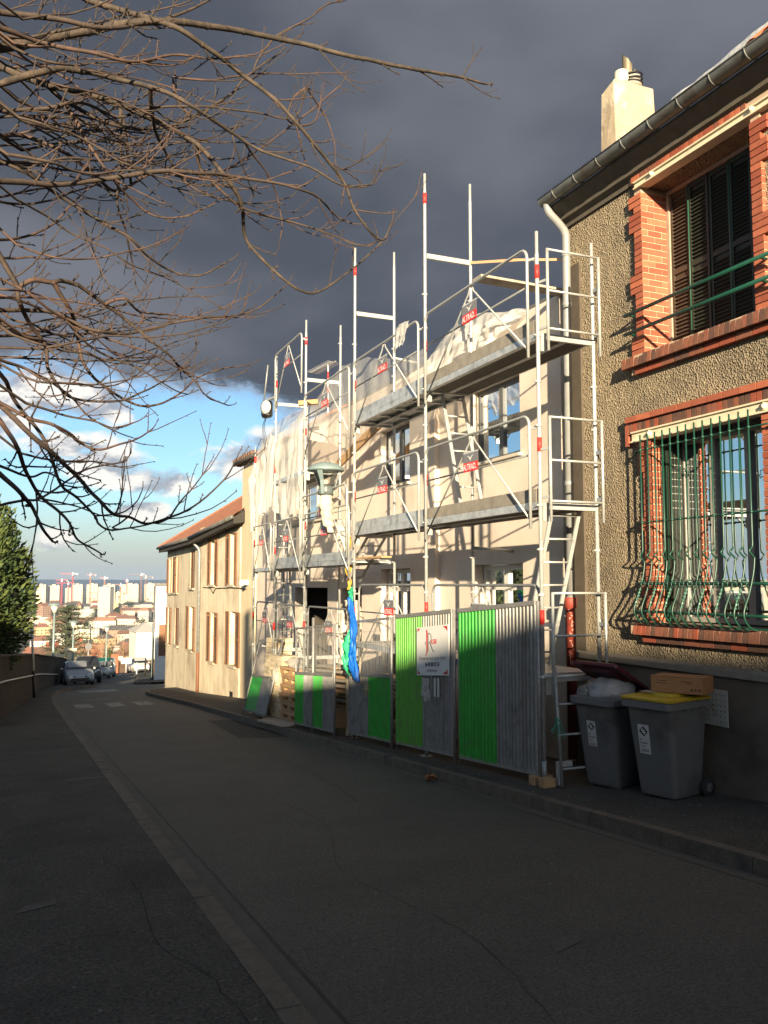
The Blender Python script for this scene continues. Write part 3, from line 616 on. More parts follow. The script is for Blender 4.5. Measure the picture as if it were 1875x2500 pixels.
# upper window: five folding louvred leaves, closed
u0, u1, z0, z1 = UP
fr = MB(); fr.box(XR + .335, XR + .40, u1 - .045, u1 - .001, z0, z1); fr.box(XR + .335, XR + .40, u0 + .001, u0 + .05, z0, z1); fr.box(XR + .337, XR + .398, u0 + .05, u1 - .045, z1 - .05, z1 - .001); fr.build('frame', mat('worn frame', (0.34, 0.26, 0.20), .8, var=.2), rh)
nl = 5; lw = (u1 - u0 - .095) / nl
slat = MB(); slat.hexa([(-.010, 0, 0), (.012, 0, .030), (.016, 0, .030), (-.006, 0, 0), (-.010, lw - .085, 0), (.012, lw - .085, .030), (.016, lw - .085, .030), (-.006, lw - .085, 0)])
smesh = {}
for k in range(nl):
    mm = M_SHUTB if k == 0 else M_SHUTG
    a = u1 - .045 - (k + 1) * lw + .004; c = a + lw - .008; dep = .345 + (0.0 if k % 2 else .012)
    s = MB(); s.box(XR + dep, XR + dep + .03, a, a + .035, z0 + .01, z1 - .055); s.box(XR + dep, XR + dep + .03, c - .035, c, z0 + .01, z1 - .055)
    for zz in (z0 + .01, (z0 + z1) / 2 - .04, z1 - .115): s.box(XR + dep + .001, XR + dep + .029, a + .035, c - .035, zz, zz + .06)
    s.box(XR + dep + .022, XR + dep + .028, a + .035, c - .035, z0 + .07, z1 - .115)
    leaf = s.build('shutter', mm, rh)
    first = None; zz = z0 + .075
    while zz < z1 - .15:
        if not ((z0 + z1) / 2 - .085 < zz < (z0 + z1) / 2 + .03):
            P = Matrix.Translation(V((XR + dep + .004, a + .037, zz)) - ORG[rh.name])
            if mm.name not in smesh: smesh[mm.name] = slat.mesh('slat', mm)
            o = bpy.data.objects.new('slat', smesh[mm.name]); COL.objects.link(o); o.parent = leaf; o.matrix_local = P
        zz += .0465
    if k == 0 or k == 2:
        s = MB(); s.tube([(XR + dep - .012, a - .005, z0 + .02), (XR + dep - .012, a - .005, z1 - .06)], .009, 6); s.build('bolt_rod', mat('green rod', (0.02, .09, .055), .4), leaf)
# balcony rails
for k, zz in enumerate((4.93, 4.695)):
    s = MB(); s.tube([(XR - .16, 5.9, zz), (XR - .16, 8.33, zz)], .022, 10); rl = s.build('rail', M_GREEN, rh)
    for y in (8.27, 6.24):
        s = MB(); s.tube([(XR - .16, y, zz), (XR - .05, y, zz - .002)], .015, 8); s.build('bracket', M_GREEN, rl)
# lower window: folded green shutters against the reveals, casement, grille
u0, u1, z0, z1 = LO
ww = window_unit(fmR, u0 + .05, u1 - .06, z0 + .02, z1 - .14, .34, rh, frame=mat('grimy frame', (0.27, 0.255, 0.23), .5, var=.15), panes=3, fw=.055, glass=M_GLASSD)
for k in range(4):
    s = MB(); y = u1 - .012 - k * .022; s.box(XR + .115 + k * .012, XR + .335, y - .016, y, z0 + .02, z1 - .15)
    lf = s.build('folded_shutter', M_GREEN if k < 2 else M_SHUTG, rh)
    if k == 3:
        for i in range(8):
            s = MB(); s.box(XR + .17, XR + .31, y - .021, y - .0165, z1 - .36 - i * .085, z1 - .35 - i * .085); s.build('vent_slot', mat('slot light', (0.26, 0.28, 0.25), .5), lf)
s = MB(); s.box(XR + .12, XR + .335, u0 + .002, u0 + .05, z0 + .02, z1 - .15); s.build('folded_shutter', M_SHUTG, rh)
gr = thing('window_grille', 'green wrought iron window grille bellied out at the foot of the lower window', 'window grille', (XR, 7.2, 1.2))
prof = [(-.155, 3.42), (-.155, 2.12), (-.16, 2.03), (-.20, 1.985), (-.145, 1.93), (-.135, 1.90), (-.16, 1.75), (-.225, 1.55), (-.285, 1.42), (-.30, 1.34), (-.27, 1.27), (-.20, 1.215), (-.12, 1.19)]
nb = 14; 
for i in range(nb):
    y = 8.10 - i * .1265; s = MB(); P = [V((XR + dx_, y, zz)) for dx_, zz in prof]
    s.tube([P[0], P[1]] + catmull(P[1:], 4)[1:], .0095, 6); bar_ = s.build('bar', M_GREEN, gr)
    for zz in (3.24, 2.38):
        s = MB(); s.lathe([(.015, -.014), (.019, 0), (.015, .014)], 8, (XR - .155, y, zz)); s.build('collar', M_GREEN, bar_)
    if i % 2 == 0:
        s = MB()
        for k in range(9):
            zz = 1.70 - k * .036; xx = interp(sorted([(z_, d_) for d_, z_ in prof]), zz)
            s.mbox(Matrix.Translation((XR + xx, y, zz)) @ Matrix.Rotation(k * .6, 4, 'Z'), .024, .013, .018)
        s.build('twist', mat('highlight green', (.06, .20, .14), .3), bar_)  # lighter green paints the highlights on the twisted bars
for zz, d_, r in ((3.24, -.155, .010), (2.38, -.155, .010), (1.66, -.185, .018), (1.34, -.24, .016), (1.20, -.10, .012)):
    s = MB(); s.tube([(XR - .03, 8.24, zz), (XR + d_ + .02, 8.20, zz), (XR + d_ + .018, 8.12, zz), (XR + d_ + .018, 6.35, zz), (XR + d_ + .02, 6.24, zz), (XR - .03, 6.20, zz)], r, 8); rl = s.build('rail', M_GREEN, gr)
    if abs(zz - 1.66) < .01:
        for i in range(nb - 1):
            y = 8.04 - i * .1265
            for sg in (1, -1):
                s = MB(); s.tube([V((XR - .215, y + sg * .012 + sg * .022 * math.cos(a_), zz + .038 * math.sin(a_) * 1)) for a_ in [k * .55 - 2.2 for k in range(9)]], .005, 5); s.build('scroll', M_GREEN, rl)
s = MB()
yf = 8.10 - 6 * .1265
for a_ in (0.8, 2.35, 3.95, 5.5):
    c_ = V((XR - .175, yf + .055 * math.cos(a_), 2.90 + .055 * math.sin(a_)))
    s.tube([V((XR - .175, yf, 2.90))] + [c_ + V((0, .026 * math.cos(t_ * .8 + a_ + 2.6), .026 * math.sin(t_ * .8 + a_ + 2.6))) for t_ in range(6)], .005, 5)
s.build('flower_scroll', M_GREEN, gr)
for y in (8.24, 6.20):
    for zz in (3.24, 2.38, 1.20):
        s = MB(); s.beam((XR - .005, y, zz), (XR - .105, y + (.02 if y > 7 else -.02), zz), .02, .035); s.build('fixing', M_GREEN, gr)
# cornice, gutter, roof with sheeting, chimney
s = MB()
s.prism([(XR + .1, 2.2, 6.72), (XR - .035, 2.2, 6.60), (XR - .035, 2.2, 6.66), (XR - .11, 2.2, 6.70), (XR - .11, 2.2, 6.75), (XR - .26, 2.2, 6.86), (XR - .26, 2.2, 6.90), (XR + .1, 2.2, 6.90)], (0, 7.52, 0)); s.build('cornice', mat('dark cornice', (0.085, 0.072, 0.056), .9, var=.3, vscale=4, stain=((.22, .18, .12), 3, .66, .8)), rh)  # one dark cornice colour with paler blotches
s = MB(); rr = .095; gx = XR - .32; gz = 6.985
s.grid(lambda u, v: V((gx + rr * math.cos(PI + PI * u), lerp(2.2, 9.80, v), gz + rr * math.sin(PI + PI * u))), 10, 12); s.grid(lambda u, v: V((gx + (rr - .006) * math.cos(PI + PI * u), lerp(2.2, 9.80, v), gz + (rr - .006) * math.sin(PI + PI * u))), 10, 12)
s.tube([(gx - rr, 2.2, gz + .004), (gx - rr, 9.80, gz + .004)], .011, 6)
s.prism([(gx + rr * math.cos(PI + PI * k / 10), 9.80, gz + rr * math.sin(PI + PI * k / 10)) for k in range(11)], (0, .004, 0))
gt = s.build('gutter', M_ZINC, rh, fixn=False)
for i in range(14):
    y = 9.45 - i * .48; s = MB(); s.tube([V((gx + (rr + .005) * math.cos(PI + PI * k / 8), y, gz + (rr + .005) * math.sin(PI + PI * k / 8))) for k in range(9)], .007, 5); s.build('gutter_bracket', M_ZINC, gt)
s = MB(); s.prism([(XR - .30, 2.2, 6.93), (XR - .26, 2.2, 6.905), (XR + 4, 2.2, 10.42), (XR + 8.2, 2.2, 6.90), (XR + 8.2, 2.2, 6.97), (XR + 4, 2.2, 10.49)], (0, 7.55, 0)); rf = s.build('roof', M_TILE, rh)
for i in range(9):
    for j in range(3):
        s = MB(); y = 4.3 + i * .21; p0 = V((XR - .34 + j * .30, y, 7.045 + j * .27 + .03 * (j % 2))); s.grid(lambda u, v, p0=p0: p0 + V((v * .33, u * .20, v * .29 + .045 * math.sin(PI * u))), 6, 2); s.build('tile', M_TILEO, rf, fixn=False)
def roofsheet(u, v):
    y = lerp(5.2, 7.55, u); x = lerp(XR - .30, XR + 2.2, v); h = .05 + .06 * abs(noise.noise(V((u * 7, v * 3, 1)))) + .09 * math.sin(PI * min(1, u * 1.15)) ** 2 * (1 - v)
    return V((x, y, 6.95 + (x - XR + .26) * .80 + (h * .8 + .17) * min(1, v * 9) - .02))
s = MB(); s.grid(roofsheet, 40, 36); tag(s.build('roof_sheet', mat('grey sheeting', (0.42, 0.44, 0.46), .5, bump=.03, bscale=6), fixn=False), 'pale sheeting spread over the tiles of the stucco house roof', 'tarpaulin')
ch = thing('chimney_stack', 'cream rendered chimney stack rising behind the gutter of the stucco house', 'chimney', (8.0, 9.2, 7.5))
s = MB(); s.hexa([(7.70, 9.56, 7.2), (8.47, 9.56, 7.2), (8.50, 9.95, 7.2), (7.66, 9.95, 7.2), (7.70, 9.60, 8.97), (8.42, 9.60, 8.97), (8.38, 9.90, 8.95), (7.70, 9.93, 8.88)])
me_ = s.build('stack', mat('chimney render', (0.36, 0.295, 0.21), .9, var=.2, vscale=3, bump=.012, bscale=9, stain=((.56, .48, .35), 1.6, .50, .56), streak=((.30, .25, .18), .5)), ch, bevel=.025)
s = MB(); s.lathe([(.15, 0), (.15, .05), (.13, .10), (.135, .16), (.12, .17), (.0, .172)], 16, (8.10, 9.72, 8.96)); s.build('pot', mat('grey clay pot', (.34, .32, .28), .8, var=.2), ch)
for k in range(3):
    s = MB(); s.tube([V((8.10 + .155 * math.cos(a_), 9.72 + .155 * math.sin(a_), 9.02 + k * .05 + .02 * math.sin(a_ + k))) for a_ in [2 * PI * i / 18 for i in range(19)]], .013, 5); s.build('coiled_cable', M_BLACK, ch)
s = MB(); s.lathe([(.095, 0), (.11, .08), (.10, .2), (.0, .202)], 12, (7.92, 9.72, 8.96)); s.build('small_pot', mat('pale clay', (.46, .43, .38), .8, var=.2), ch)
s = MB()
s.grid(lambda u, v: V((8.03 + .07 * math.cos(u * 2.6 + 2.2), 9.72 + .07 * math.sin(u * 2.6 + 2.2), 9.05 + v * (.46 - .20 * u) + .01 * math.sin(u * 19))), 8, 6); s.tube([(8.09, 9.72, 9.1), (8.10, 9.72, 9.34)], .022, 6); s.tube([(8.17, 9.72, 9.1), (8.18, 9.74, 9.28)], .014, 6)
s.build('flue_scrap', mat('tin scrap', (.20, .165, .11), .5, metal=.4, var=.3, vscale=9), ch)
# downpipe with its red cast iron foot
dp = thing('downpipe', 'pale zinc downpipe with a red cast iron foot between the two houses', 'downpipe', (6.75, 9.55, gs(9.5)))
s = MB(); P = catmull([(gx, 9.72, 6.93), (gx + .03, 9.715, 6.80), (6.70, 9.62, 6.62), (6.745, 9.53, 6.45), (6.75, 9.52, 6.25)], 6); s.tube(P + [(6.75, 9.56, 1.45)], .056, 14); s.build('pipe', M_ZINCN, dp)
for zz in (6.14, 5.45, 3.0, 1.46):
    s = MB(); s.lathe([(.058, -.03), (.063, -.024), (.063, .024), (.058, .03)], 14, (6.75, interp([(1.45, 9.56), (6.25, 9.52)], zz), zz)); s.build('collar', M_ZINCN, dp)
s = MB(); s.lathe([(.062, 0), (.062, 1.95), (.082, 1.96), (.085, 2.08), (.075, 2.10), (.0, 2.10)], 16, (6.75, 9.57, -.62)); ft = s.build('cast_iron_foot', M_REDP, dp)
s = MB()
for k in range(16):
    zz = .62 + k * .048 + random.uniform(-.01, .01); a_ = PI + .9 + random.uniform(-.35, .5); q = V((6.75 + .064 * math.cos(a_), 9.57 + .064 * math.sin(a_), zz))
    e = V((.064 * math.cos(a_ + .4) - .064 * math.cos(a_), .064 * math.sin(a_ + .4) - .064 * math.sin(a_), random.uniform(-.03, .04)))
    s.beam(q, q + e, .004, .006); s.beam(q, q + V((0, 0, random.uniform(.02, .05))), .004, .005)
s.build('scratched_scrawl', M_GRAFF, ft)
# perforated plate let into the plinth
s = MB(); Y0, Y1, Z0, Z1 = 6.95, 7.36, .165, .545
holes = [(Y0 + .04 + i * .056, Y0 + .04 + i * .056 + .018, Z0 + .035 + j * .056, Z0 + .053 + j * .056) for i in range(6) for j in range(6)]
wall_mb(lambda u, d, z: V((XR - .062 + d, u, z)), Y0, Y1, Z0, Z1, holes, .008, mb=s); vp = s.build('vent_plate', mat('enamel plate', (.40, .40, .37), .6, var=.12, stain=((.20, .13, .08), 4, .6, .75)), rh)
s = MB(); s.box(XR - .052, XR - .047, Y0 + .02, Y1 - .02, Z0 + .02, Z1 - .02); s.build('vent_back', M_DARK, vp)
# ---------------------------------------------------------------- the house being renovated
XN = 7.0
fmN = lambda u, d, z: V((XN + d, u, z))
rn = thing('house_under_renovation', 'freshly rendered beige house behind the scaffolding', 'house', (XN, 18.0, gs(18)))
WIN = [(11.15, 12.70, 3.66, 4.92, 2), (15.20, 16.66, 3.66, 4.88, 2), (20.4, 23.0, 3.30, 4.30, 3)]
DOORS = [(11.12, 12.62, -.60, 1.97), (15.18, 16.66, -1.2, 1.96)]
GAR = [(19.80, 22.75, -1.62, 1.56), (17.75, 19.02, -1.4, 1.56)]
holes = [w[:4] for w in WIN] + DOORS + GAR
wall_mb(fmN, 10.06, 28.85, -2.0, 5.80, holes, .32, zbot=lambda u: gs(u) - .25).build('wall', M_RENDER, rn)
b = MB(); b.box(XN + .32, XN + 8, 28.53, 28.84, -3.2, 5.8); b.box(XN + .32, XN + 8, 10.06, 10.36, -1.5, 5.8); b.box(XN + .05, XN + .5, 9.68, 10.055, -1.4, 5.74); b.build('side_wall', M_RENDER, rn)
b = MB(); b.box(XN - .10, XN - .002, 13.90, 14.28, -1.5, 4.9); b.build('pilaster', M_RENDER, rn)
b = MB(); b.box(XN - .09, XN - .002, 19.10, 19.78, -2.0, 3.2); b.build('pilaster', M_RENDER, rn)
b = MB(); b.box(XN - .04, XN - .002, 26.95, 28.83, -2.5, 5.55); b.build('end_strip', mat('older cream render', (0.60, 0.50, 0.34), .9, var=.08, vscale=1.2), rn)
for i, (u0, u1, z0, z1, p) in enumerate(WIN):
    w = window_unit(fmN, u0 + .01, u1 - .01, z0 + .01, z1 - .01, .14, rn, frame=M_FRAMEG if i < 2 else M_FRAMEW, panes=p, curtain=(i == 2), fw=.07, glass=M_GLASSD if i < 2 else M_GLASS)
    s = MB(); lbox(s, fmN, u0 - .06, u1 + .06, -.07, .10, z0 - .05, z0 - .002); s.build('sill', mat('pale sill', (.52, .47, .40), .8), rn)
for i, (u0, u1, z0, z1) in enumerate(DOORS):
    w = window_unit(fmN, u0 + .01, u1 - .01, gs(u0) - .1, z1 - .01, .17, rn, frame=M_FRAMEW, panes=2, curtain=False, fw=.08, trans=1.60 if i == 0 else 1.55, glass=M_GLASSD, name='french_door')
    s = MB(); u_ = u0 + .10; lbox(s, fmN, u0 + .09, u1 - .09, .19, .215, gs(u0), .25 + (0 if i == 0 else -.3)); s.build('door_panel', M_FRAMEW, w)
for (u0, u1, z0, z1) in GAR:
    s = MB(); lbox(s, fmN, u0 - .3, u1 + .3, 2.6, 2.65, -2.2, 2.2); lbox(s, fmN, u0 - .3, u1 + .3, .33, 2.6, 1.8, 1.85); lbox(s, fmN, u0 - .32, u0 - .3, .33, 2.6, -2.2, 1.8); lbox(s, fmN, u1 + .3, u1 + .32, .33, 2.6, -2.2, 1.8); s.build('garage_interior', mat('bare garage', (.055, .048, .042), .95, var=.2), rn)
# roof: shallow slope over the near part hidden by the sheeting, orange tiles on the far part, dark eaves
s = MB(); s.prism([(XN - .12, 19.4, 5.80), (XN - .12, 19.4, 5.86), (XN + 2.4, 19.4, 7.06), (XN + 2.4, 19.4, 6.98)], (0, 9.65, 0)); s.prism([(XN + 8.1, 19.4, 5.80), (XN + 8.1, 19.4, 5.86), (XN + 2.4, 19.4, 7.06), (XN + 2.4, 19.4, 6.98)], (0, 9.65, 0)); s.build('roof', M_TILEO, rn)
s = MB(); s.box(XN + .0, XN + 8, 10.06, 19.4, 5.802, 5.86); s.build('flat_roof', mat('roof felt', (.10, .10, .10), .9), rn)
s = MB(); s.box(XN - .17, XN - .003, 26.5, 29.2, 5.70, 5.80); ev = s.build('eaves_board', mat('dark eaves', (.045, .04, .036), .8), rn)
for i in range(9):
    s = MB(); s.tube([(XN - .30, 29.15 - i * .29, 5.86), (XN - .12, 29.15 - i * .29, 5.88)], .07, 8); s.build('eaves_tile', mat('dark tile end', (.13, .075, .055), .8), ev)
s = MB(); s.tube([(XN - .24, 26.6, 5.76), (XN - .24, 29.25, 5.76)], .06, 8); s.build('gutter', mat('dark gutter', (.06, .055, .05), .6), ev)
# little wall fittings: alarm box, vents, cable
s = MB(); s.box(XN - .32, XN, 27.8, 27.98, 1.62, 1.78); s.lathe([(.07, 0), (.09, .1), (.0, .1)], 10, (XN - .3, 27.7, 1.58)); s.build('wall_bracket', M_FRAMEW, rn)
s = MB(); s.box(XN - .02, XN - .001, 24.2, 24.5, 1.9, 2.25); s.build('vent', mat('vent grey', (.2, .19, .18), .7), rn)
# ---------------------------------------------------------------- scaffolding
XO, XI = 5.62, 6.42
SY = [8.53, 11.62, 14.63, 17.60, 19.95, 21.90]
TOPO = [5.90, 8.03, 7.95, 7.42, 7.20, 5.25]; TOPI = [5.88, 8.01, 7.99, 7.40, 6.0, 5.2]
sf = thing('scaffold', 'galvanised tube scaffold with guardrails and red signs in front of the beige house', 'scaffold', (XO, 15.0, gs(15)))
BANDS = [(5.40, 3.30, 1.27), (7.63, 5.28, 3.22, 1.30), (7.50, 5.33, 3.25, 1.15), (6.95, 4.95, 2.90, .78), (6.50, 4.40, 2.45, .65), (4.9, 2.7, .85)]
clm = None
def collar(par, x, y, z, r=.036):
    s = MB(); s.lathe([(.026, -.02), (r, -.016), (r, .016), (.026, .02)], 8, (x, y, z)); s.box(x - .055, x - .02, y - .012, y + .012, z - .008, z + .008); s.build('collar', M_GALV, par)
for i, y in enumerate(SY):
    for X, T in ((XO, TOPO[i]), (XI, TOPI[i])):
        z0 = gs(y) + .02
        s = MB(); s.tube([(X, y, z0), (X, y, T - .28), (X, y, T - .27), (X, y, T)], [.0255, .0255, .021, .021], 10)
        zz = z0 + 2.0
        st = s.build('standard', M_GALV, sf)
        s = MB(); s.box(X - .075, X + .075, y - .075, y + .075, z0 - .022, z0 - .012); s.tube([(X, y, z0 - .012), (X, y, z0 + .25)], .032, 8); s.build('base_plate', M_GALVD, st)
        lv = (.58, 2.58, 4.62) if i < 3 else (.10, 2.05, 4.08, 6.03)
        for l in lv:
            for d_ in (.0, .95, 1.48):
                if l + d_ < T - .35: collar(st, X, y, l + d_)
        if X == XO:
            for zb in BANDS[i]:
                s = MB(); s.lathe([(.0285, -.085), (.0285, .085)], 10, (X, y, zb))
                s.build('red_band', M_RED, st)
# transoms
TR = [(0, 4.62), (0, 2.58), (0, .57), (1, 6.72), (1, 4.62), (1, 2.58), (2, 6.70), (2, 4.62), (2, 2.56), (3, 6.10), (3, 4.08), (3, 2.05), (4, 6.02), (4, 4.05), (4, 2.0), (5, 4.05), (5, 2.0), (1, .57), (2, .55), (3, .10), (4, .10), (5, .08)]
for i, z in TR:
    s = MB(); y = SY[i]; s.box(XO + .026, XI - .026, y - .022, y + .022, z - .045, z + .03)
    s.box(XO + .026, XO + .10, y - .018, y + .018, z - .19, z - .045) if z < 5.5 else None
    s.build('transom', M_GALV, sf)
# decks: two steel planks per bay, a toe board on the street side
M_TOED = mat('worn toe board', (0.26, 0.235, 0.20), 0.75, var=0.25, vscale=4, streak=((0.16, 0.145, 0.125), 0.6))
def deck(a, c, z, toe=True, dark=False, x0=XO + .05, x1=XI - .05):
    w = (x1 - x0 - .012) / 2
    for k in range(2):
        q = x0 + k * (w + .012); s = MB()
        s.box(q, q + w, a + .05, c - .05, z - .012, z); s.box(q, q + .006, a + .05, c - .05, z - .075, z - .012); s.box(q + w - .006, q + w, a + .05, c - .05, z - .075, z - .012)
        s.box(q, q + .03, a + .05, c - .05, z - .0752, z - .070); s.box(q + w - .03, q + w, a + .05, c - .05, z - .0752, z - .070)
        n = 5
        for j in range(n): y = lerp(a + .15, c - .15, j / (n - 1)); s.box(q + .006, q + w - .006, y - .03, y + .03, z - .055, z - .012)
        dp_ = s.build('deck_plank', M_DECK, sf)
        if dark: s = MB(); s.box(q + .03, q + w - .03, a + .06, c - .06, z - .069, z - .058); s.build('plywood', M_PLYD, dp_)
    if toe:
        s = MB(); s.box(x0 - .058, x0 - .036, a + .07, c - .07, z + .012, z + .165); t = s.build('toe_board', M_TOED if dark else M_DECK, sf)
        s = MB(); s.box(x0 - .0605, x0 - .0585, lerp(a, c, .47), lerp(a, c, .60), z - .055, z + .0); s.build('plank_mark', M_RED, t)
    s = MB(); s.box(x0 - .062, x0 - .012, a + .03, c - .03, z - .085, z + .006); s.build('edge_beam', M_DECK, sf)
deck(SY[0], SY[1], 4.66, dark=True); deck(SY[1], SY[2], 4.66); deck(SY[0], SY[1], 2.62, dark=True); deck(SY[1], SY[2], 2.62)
deck(SY[2], SY[3], 2.10); deck(SY[3], SY[4], 2.10); deck(SY[4], SY[5], 2.05, False); deck(SY[3], SY[4], 4.12, False, True); 
deck(SY[0], SY[1], .62, False); deck(SY[1], SY[2], .62, False)
# perforations seen on the underside of the second bay
s = MB()
for j in range(44):
    for i in range(5): q = XO + .09 + i * .055; y = SY[1] + .25 + j * .058; s.box(q, q + .022, y, y + .022, 4.6430, 4.6475)
s.build('perforations', mat('light hole', (.62, .60, .56), .6), sf, kind='stuff')
# guardrails
def rounded(a, c, x, zt, zb, r=.13):
    P = [V((x, a, zb)), V((x, a, zt - r))] + [V((x, a + r - r * math.cos(k * PI / 8), zt - r + r * math.sin(k * PI / 8))) for k in range(1, 4)] + [V((x, a + r, zt))]
    Q = [V((x, c - r, zt))] + [V((x, c - r + r * math.sin(k * PI / 8), zt - r + r * math.cos(k * PI / 8))) for k in range(1, 4)] + [V((x, c, zt - r)), V((x, c, zb))]
    return P + Q
def sign_plate(par, x, yc, zc, w=.40, h=.25):
    fm = lambda u, v: V((x - .0025, yc - u, zc + v)); s = MB()
    s.cur = 0; s.box(x, x + .003, yc - w / 2, yc + w / 2, zc, zc + h / 2)
    s.cur = 1; s.box(x, x + .003, yc - w / 2, yc + w / 2, zc - h / 2, zc)
    s.cur = 2; s.box(x, x + .003, yc - w / 2, yc + w / 2, zc + h / 2, zc + h / 2 + .018)
    s.cur = 3
    for sg in (1, -1):
        s._add([fm(0, .012), fm(sg * .035, .065), fm(sg * .10, .10), fm(sg * .045, .085), fm(sg * .004, .062)], [(0, 1, 2, 3, 4)])
    t = text_mb('ALTRAD', .112, lambda u, v: fm(u - .03, v - .098), stretch=.80, bold=.002, shear=.12); s._add(t.v, t.f)
    for k in range(4): s._add([fm(.118 + k * .014, -.098), fm(.128 + k * .014, -.098), fm(.128 + k * .014, -.086), fm(.118 + k * .014, -.086)], [(0, 1, 2, 3)])
    s.build('sign_plate', [M_GREYP, M_RED, mat('plate edge', (.45, .46, .48), .4), M_WHITE], par, fixn=False)
def guard(a, c, zt, x=XO - .062, plate=True, drop=1.36):
    a += .12; c -= .12; m = (a + c) / 2
    s = MB(); s.tube(rounded(a, c, x, zt, zt - drop), .0195, 8); g = s.build('guardrail', M_GALVD if zt < 1.7 else M_GALV, sf)
    s = MB(); s.tube([(x + .014, a, zt - .48), (x + .014, c, zt - .48)], .0125, 6); s.build('mid_rail', M_GALVD, g)
    for sg, e in ((-1, a), (1, c)):
        s = MB(); s.tube([(x + .012, m + sg * .012, zt - .022), (x + .012, m + sg * .05, zt - .05), (x + .012, m + sg * .075, zt - .10), (x + .012, e - sg * .02, zt - drop + .10)], .0125, 6); s.build('brace', M_GALV, g)
    if plate:
        for sg in (-1, 1): s = MB(); s.tube([(x + .012, m + sg * .18, zt - .26 + .02), (x + .012, m + sg * .18, zt - .25 + .04), (x + .012, m + sg * .16, zt - .145)], .005, 5); s.build('hanger', M_GALV, g)
        sign_plate(g, x - .02, m, zt - .38)
    for y, sg in ((a, -1), (c, 1)):
        s = MB(); s.beam((x, y, zt - .16), (XO, y + sg * .12, zt - .16), .02, .03); s.build('clamp', M_GALV, g)
    return g
for a, c, zs in ((0, 1, (1.64, 3.67, 5.73)), (1, 2, (1.64, 3.67, 5.73)), (2, 3, (1.18, 3.12, 3.50, 5.72)), (3, 4, (1.18, 3.12, 7.18)), (4, 5, (1.20, 3.12))):
    for z in zs: guard(SY[a], SY[c], z, x=XO + .05 if z < 1.7 else XO - (.062 if z != 3.50 else .105))
# end frames on the near side
def endframe(zt, zb, rails, lean=0.0):
    y = SY[0] - .16; s = MB()
    for x in (5.66, 6.40): s.tube([(x, y - lean, zb), (x, y, zt)], .0185, 8)
    for z in rails: s.tube([(5.66, y, z), (6.40, y, z)], .0145, 8)
    e = s.build('end_guard', M_GALV, sf)
    for z in (zt - .38, zt - .95):
        s = MB(); s.beam((XI, SY[0], z), (6.40, y, z), .02, .05); s.build('clamp', M_GALV, e); s = MB(); s.tube([(XI + .02, SY[0] - .02, z - .07), (XI + .02, SY[0] - .02, z + .05)], .02, 8); s.build('pin', M_GALV, e); s = MB(); s.beam((XO, SY[0], z), (5.66, y, z), .02, .03); s.build('clamp', M_GALV, e)
endframe(5.64, 4.40, (5.63, 5.13, 4.67)); endframe(3.62, 2.38, (3.61, 3.10, 2.62)); endframe(1.56, .35, (1.55, 1.06, .60))
s = MB(); y = SY[0] - .17; s.tube([(5.66, y - .12, gs(8.2) + .01), (5.67, y, .7)], .0185, 8); s.tube([(6.40, y - .12, gs(8.2) + .01), (6.40, y, .7)], .0185, 8)
for z in (.30, -.04, -.42): s.tube([(5.66, y - .08, z), (6.40, y - .08, z)], .0145, 8)
e = s.build('end_guard', M_GALVD, sf)
s = MB(); s.box(5.70, 5.90, y + .02, y + .06, -.42, -.36); s.box(5.70, 5.74, y + .02, y + .06, -.62, -.42); s.build('angle_iron', M_GALV, e)
# facade tie
s = MB(); s.tube([(XI - .10, 11.42, 2.20), (XN, 11.40, 2.16)], .024, 8); s.build('tie_tube', M_GALV, sf)
s = MB(); s.tube([(XI, 14.7, 5.95), (XI + .55, 14.7, 5.9)], .024, 8); s.build('tie_tube', M_GALV, sf)
# ladders
def ladder(label, foot, top, w=.40, n=7, step=None, m=M_GALV, wood=False):
    foot, top = V(foot), V(top); t = thing('ladder', label, 'ladder', foot, 0, 'ladders on the scaffold')
    for x in (0, w):
        s = MB(); q = V((x, 0, 0)); s.beam(foot + q, top + q, .022, .05, V((1, 0, 0))); s.build('rail', m, t)
    for i in range(n):
        p = foot.lerp(top, (i + .6) / n); s = MB(); s.tube([p + V((.011, 0, 0)), p + V((w - .011, 0, 0))], .014, 6); s.build('rung', m, t)
ladder('aluminium ladder at the near end climbing from the low platform to the first deck', (5.86, 9.35, .63), (5.92, 8.72, 2.60), .40, 7)
ladder('aluminium ladder hanging under the upper deck in front of the large upper window', (5.96, 11.08, 2.64), (5.98, 11.78, 4.64), .36, 7)
ladder('dark hatch ladder sloping under the first deck in the middle bay', (5.98, 16.2, 1.70), (5.98, 14.80, 2.58), .36, 6, m=M_GALVD)
ladder('aluminium ladder standing in the far bay of the scaffold', (5.92, 20.55, gs(20.5) + .02), (5.92, 20.95, 2.1), .38, 12)
ladder('upper aluminium ladder in the far bay below the plastic sheeting', (5.92, 21.1, 2.12), (5.92, 20.65, 4.1), .38, 7)
# loose boards
def board(label, a, c, w, h, m, up=V((0, 0, 1)), name='plank'):
    s = MB(); s.beam(a, c, w, h, up); return tag(s.build(name, m, org=V(a), bevel=.003), label, 'plank')
board('pale plank lying across the top rails at the near end of the scaffold', (5.62, 10.0, 5.82), (7.0, 9.98, 5.79), .24, .035, M_WOODG)
board('long timber board propped on the upper far deck behind the lamp', (6.55, 18.6, 4.22), (6.6, 15.3, 4.98), .05, .20, M_WOOD)
board('pale plank sticking out of the middle bay over the low deck', (5.80, 17.2, 2.125), (5.95, 13.9, 2.13), .20, .035, M_WOOD)
board('short timber block resting on the far scaffold tube under the sheeting', (5.55, 17.9, 5.62), (5.95, 17.75, 5.66), .12, .10, M_WOOD, name='timber_block')
s = MB(); P = [V((6.40, 11.62, 6.72)), V((6.6, 10.5, 6.4)), V((6.85, 9.62, 6.13))]
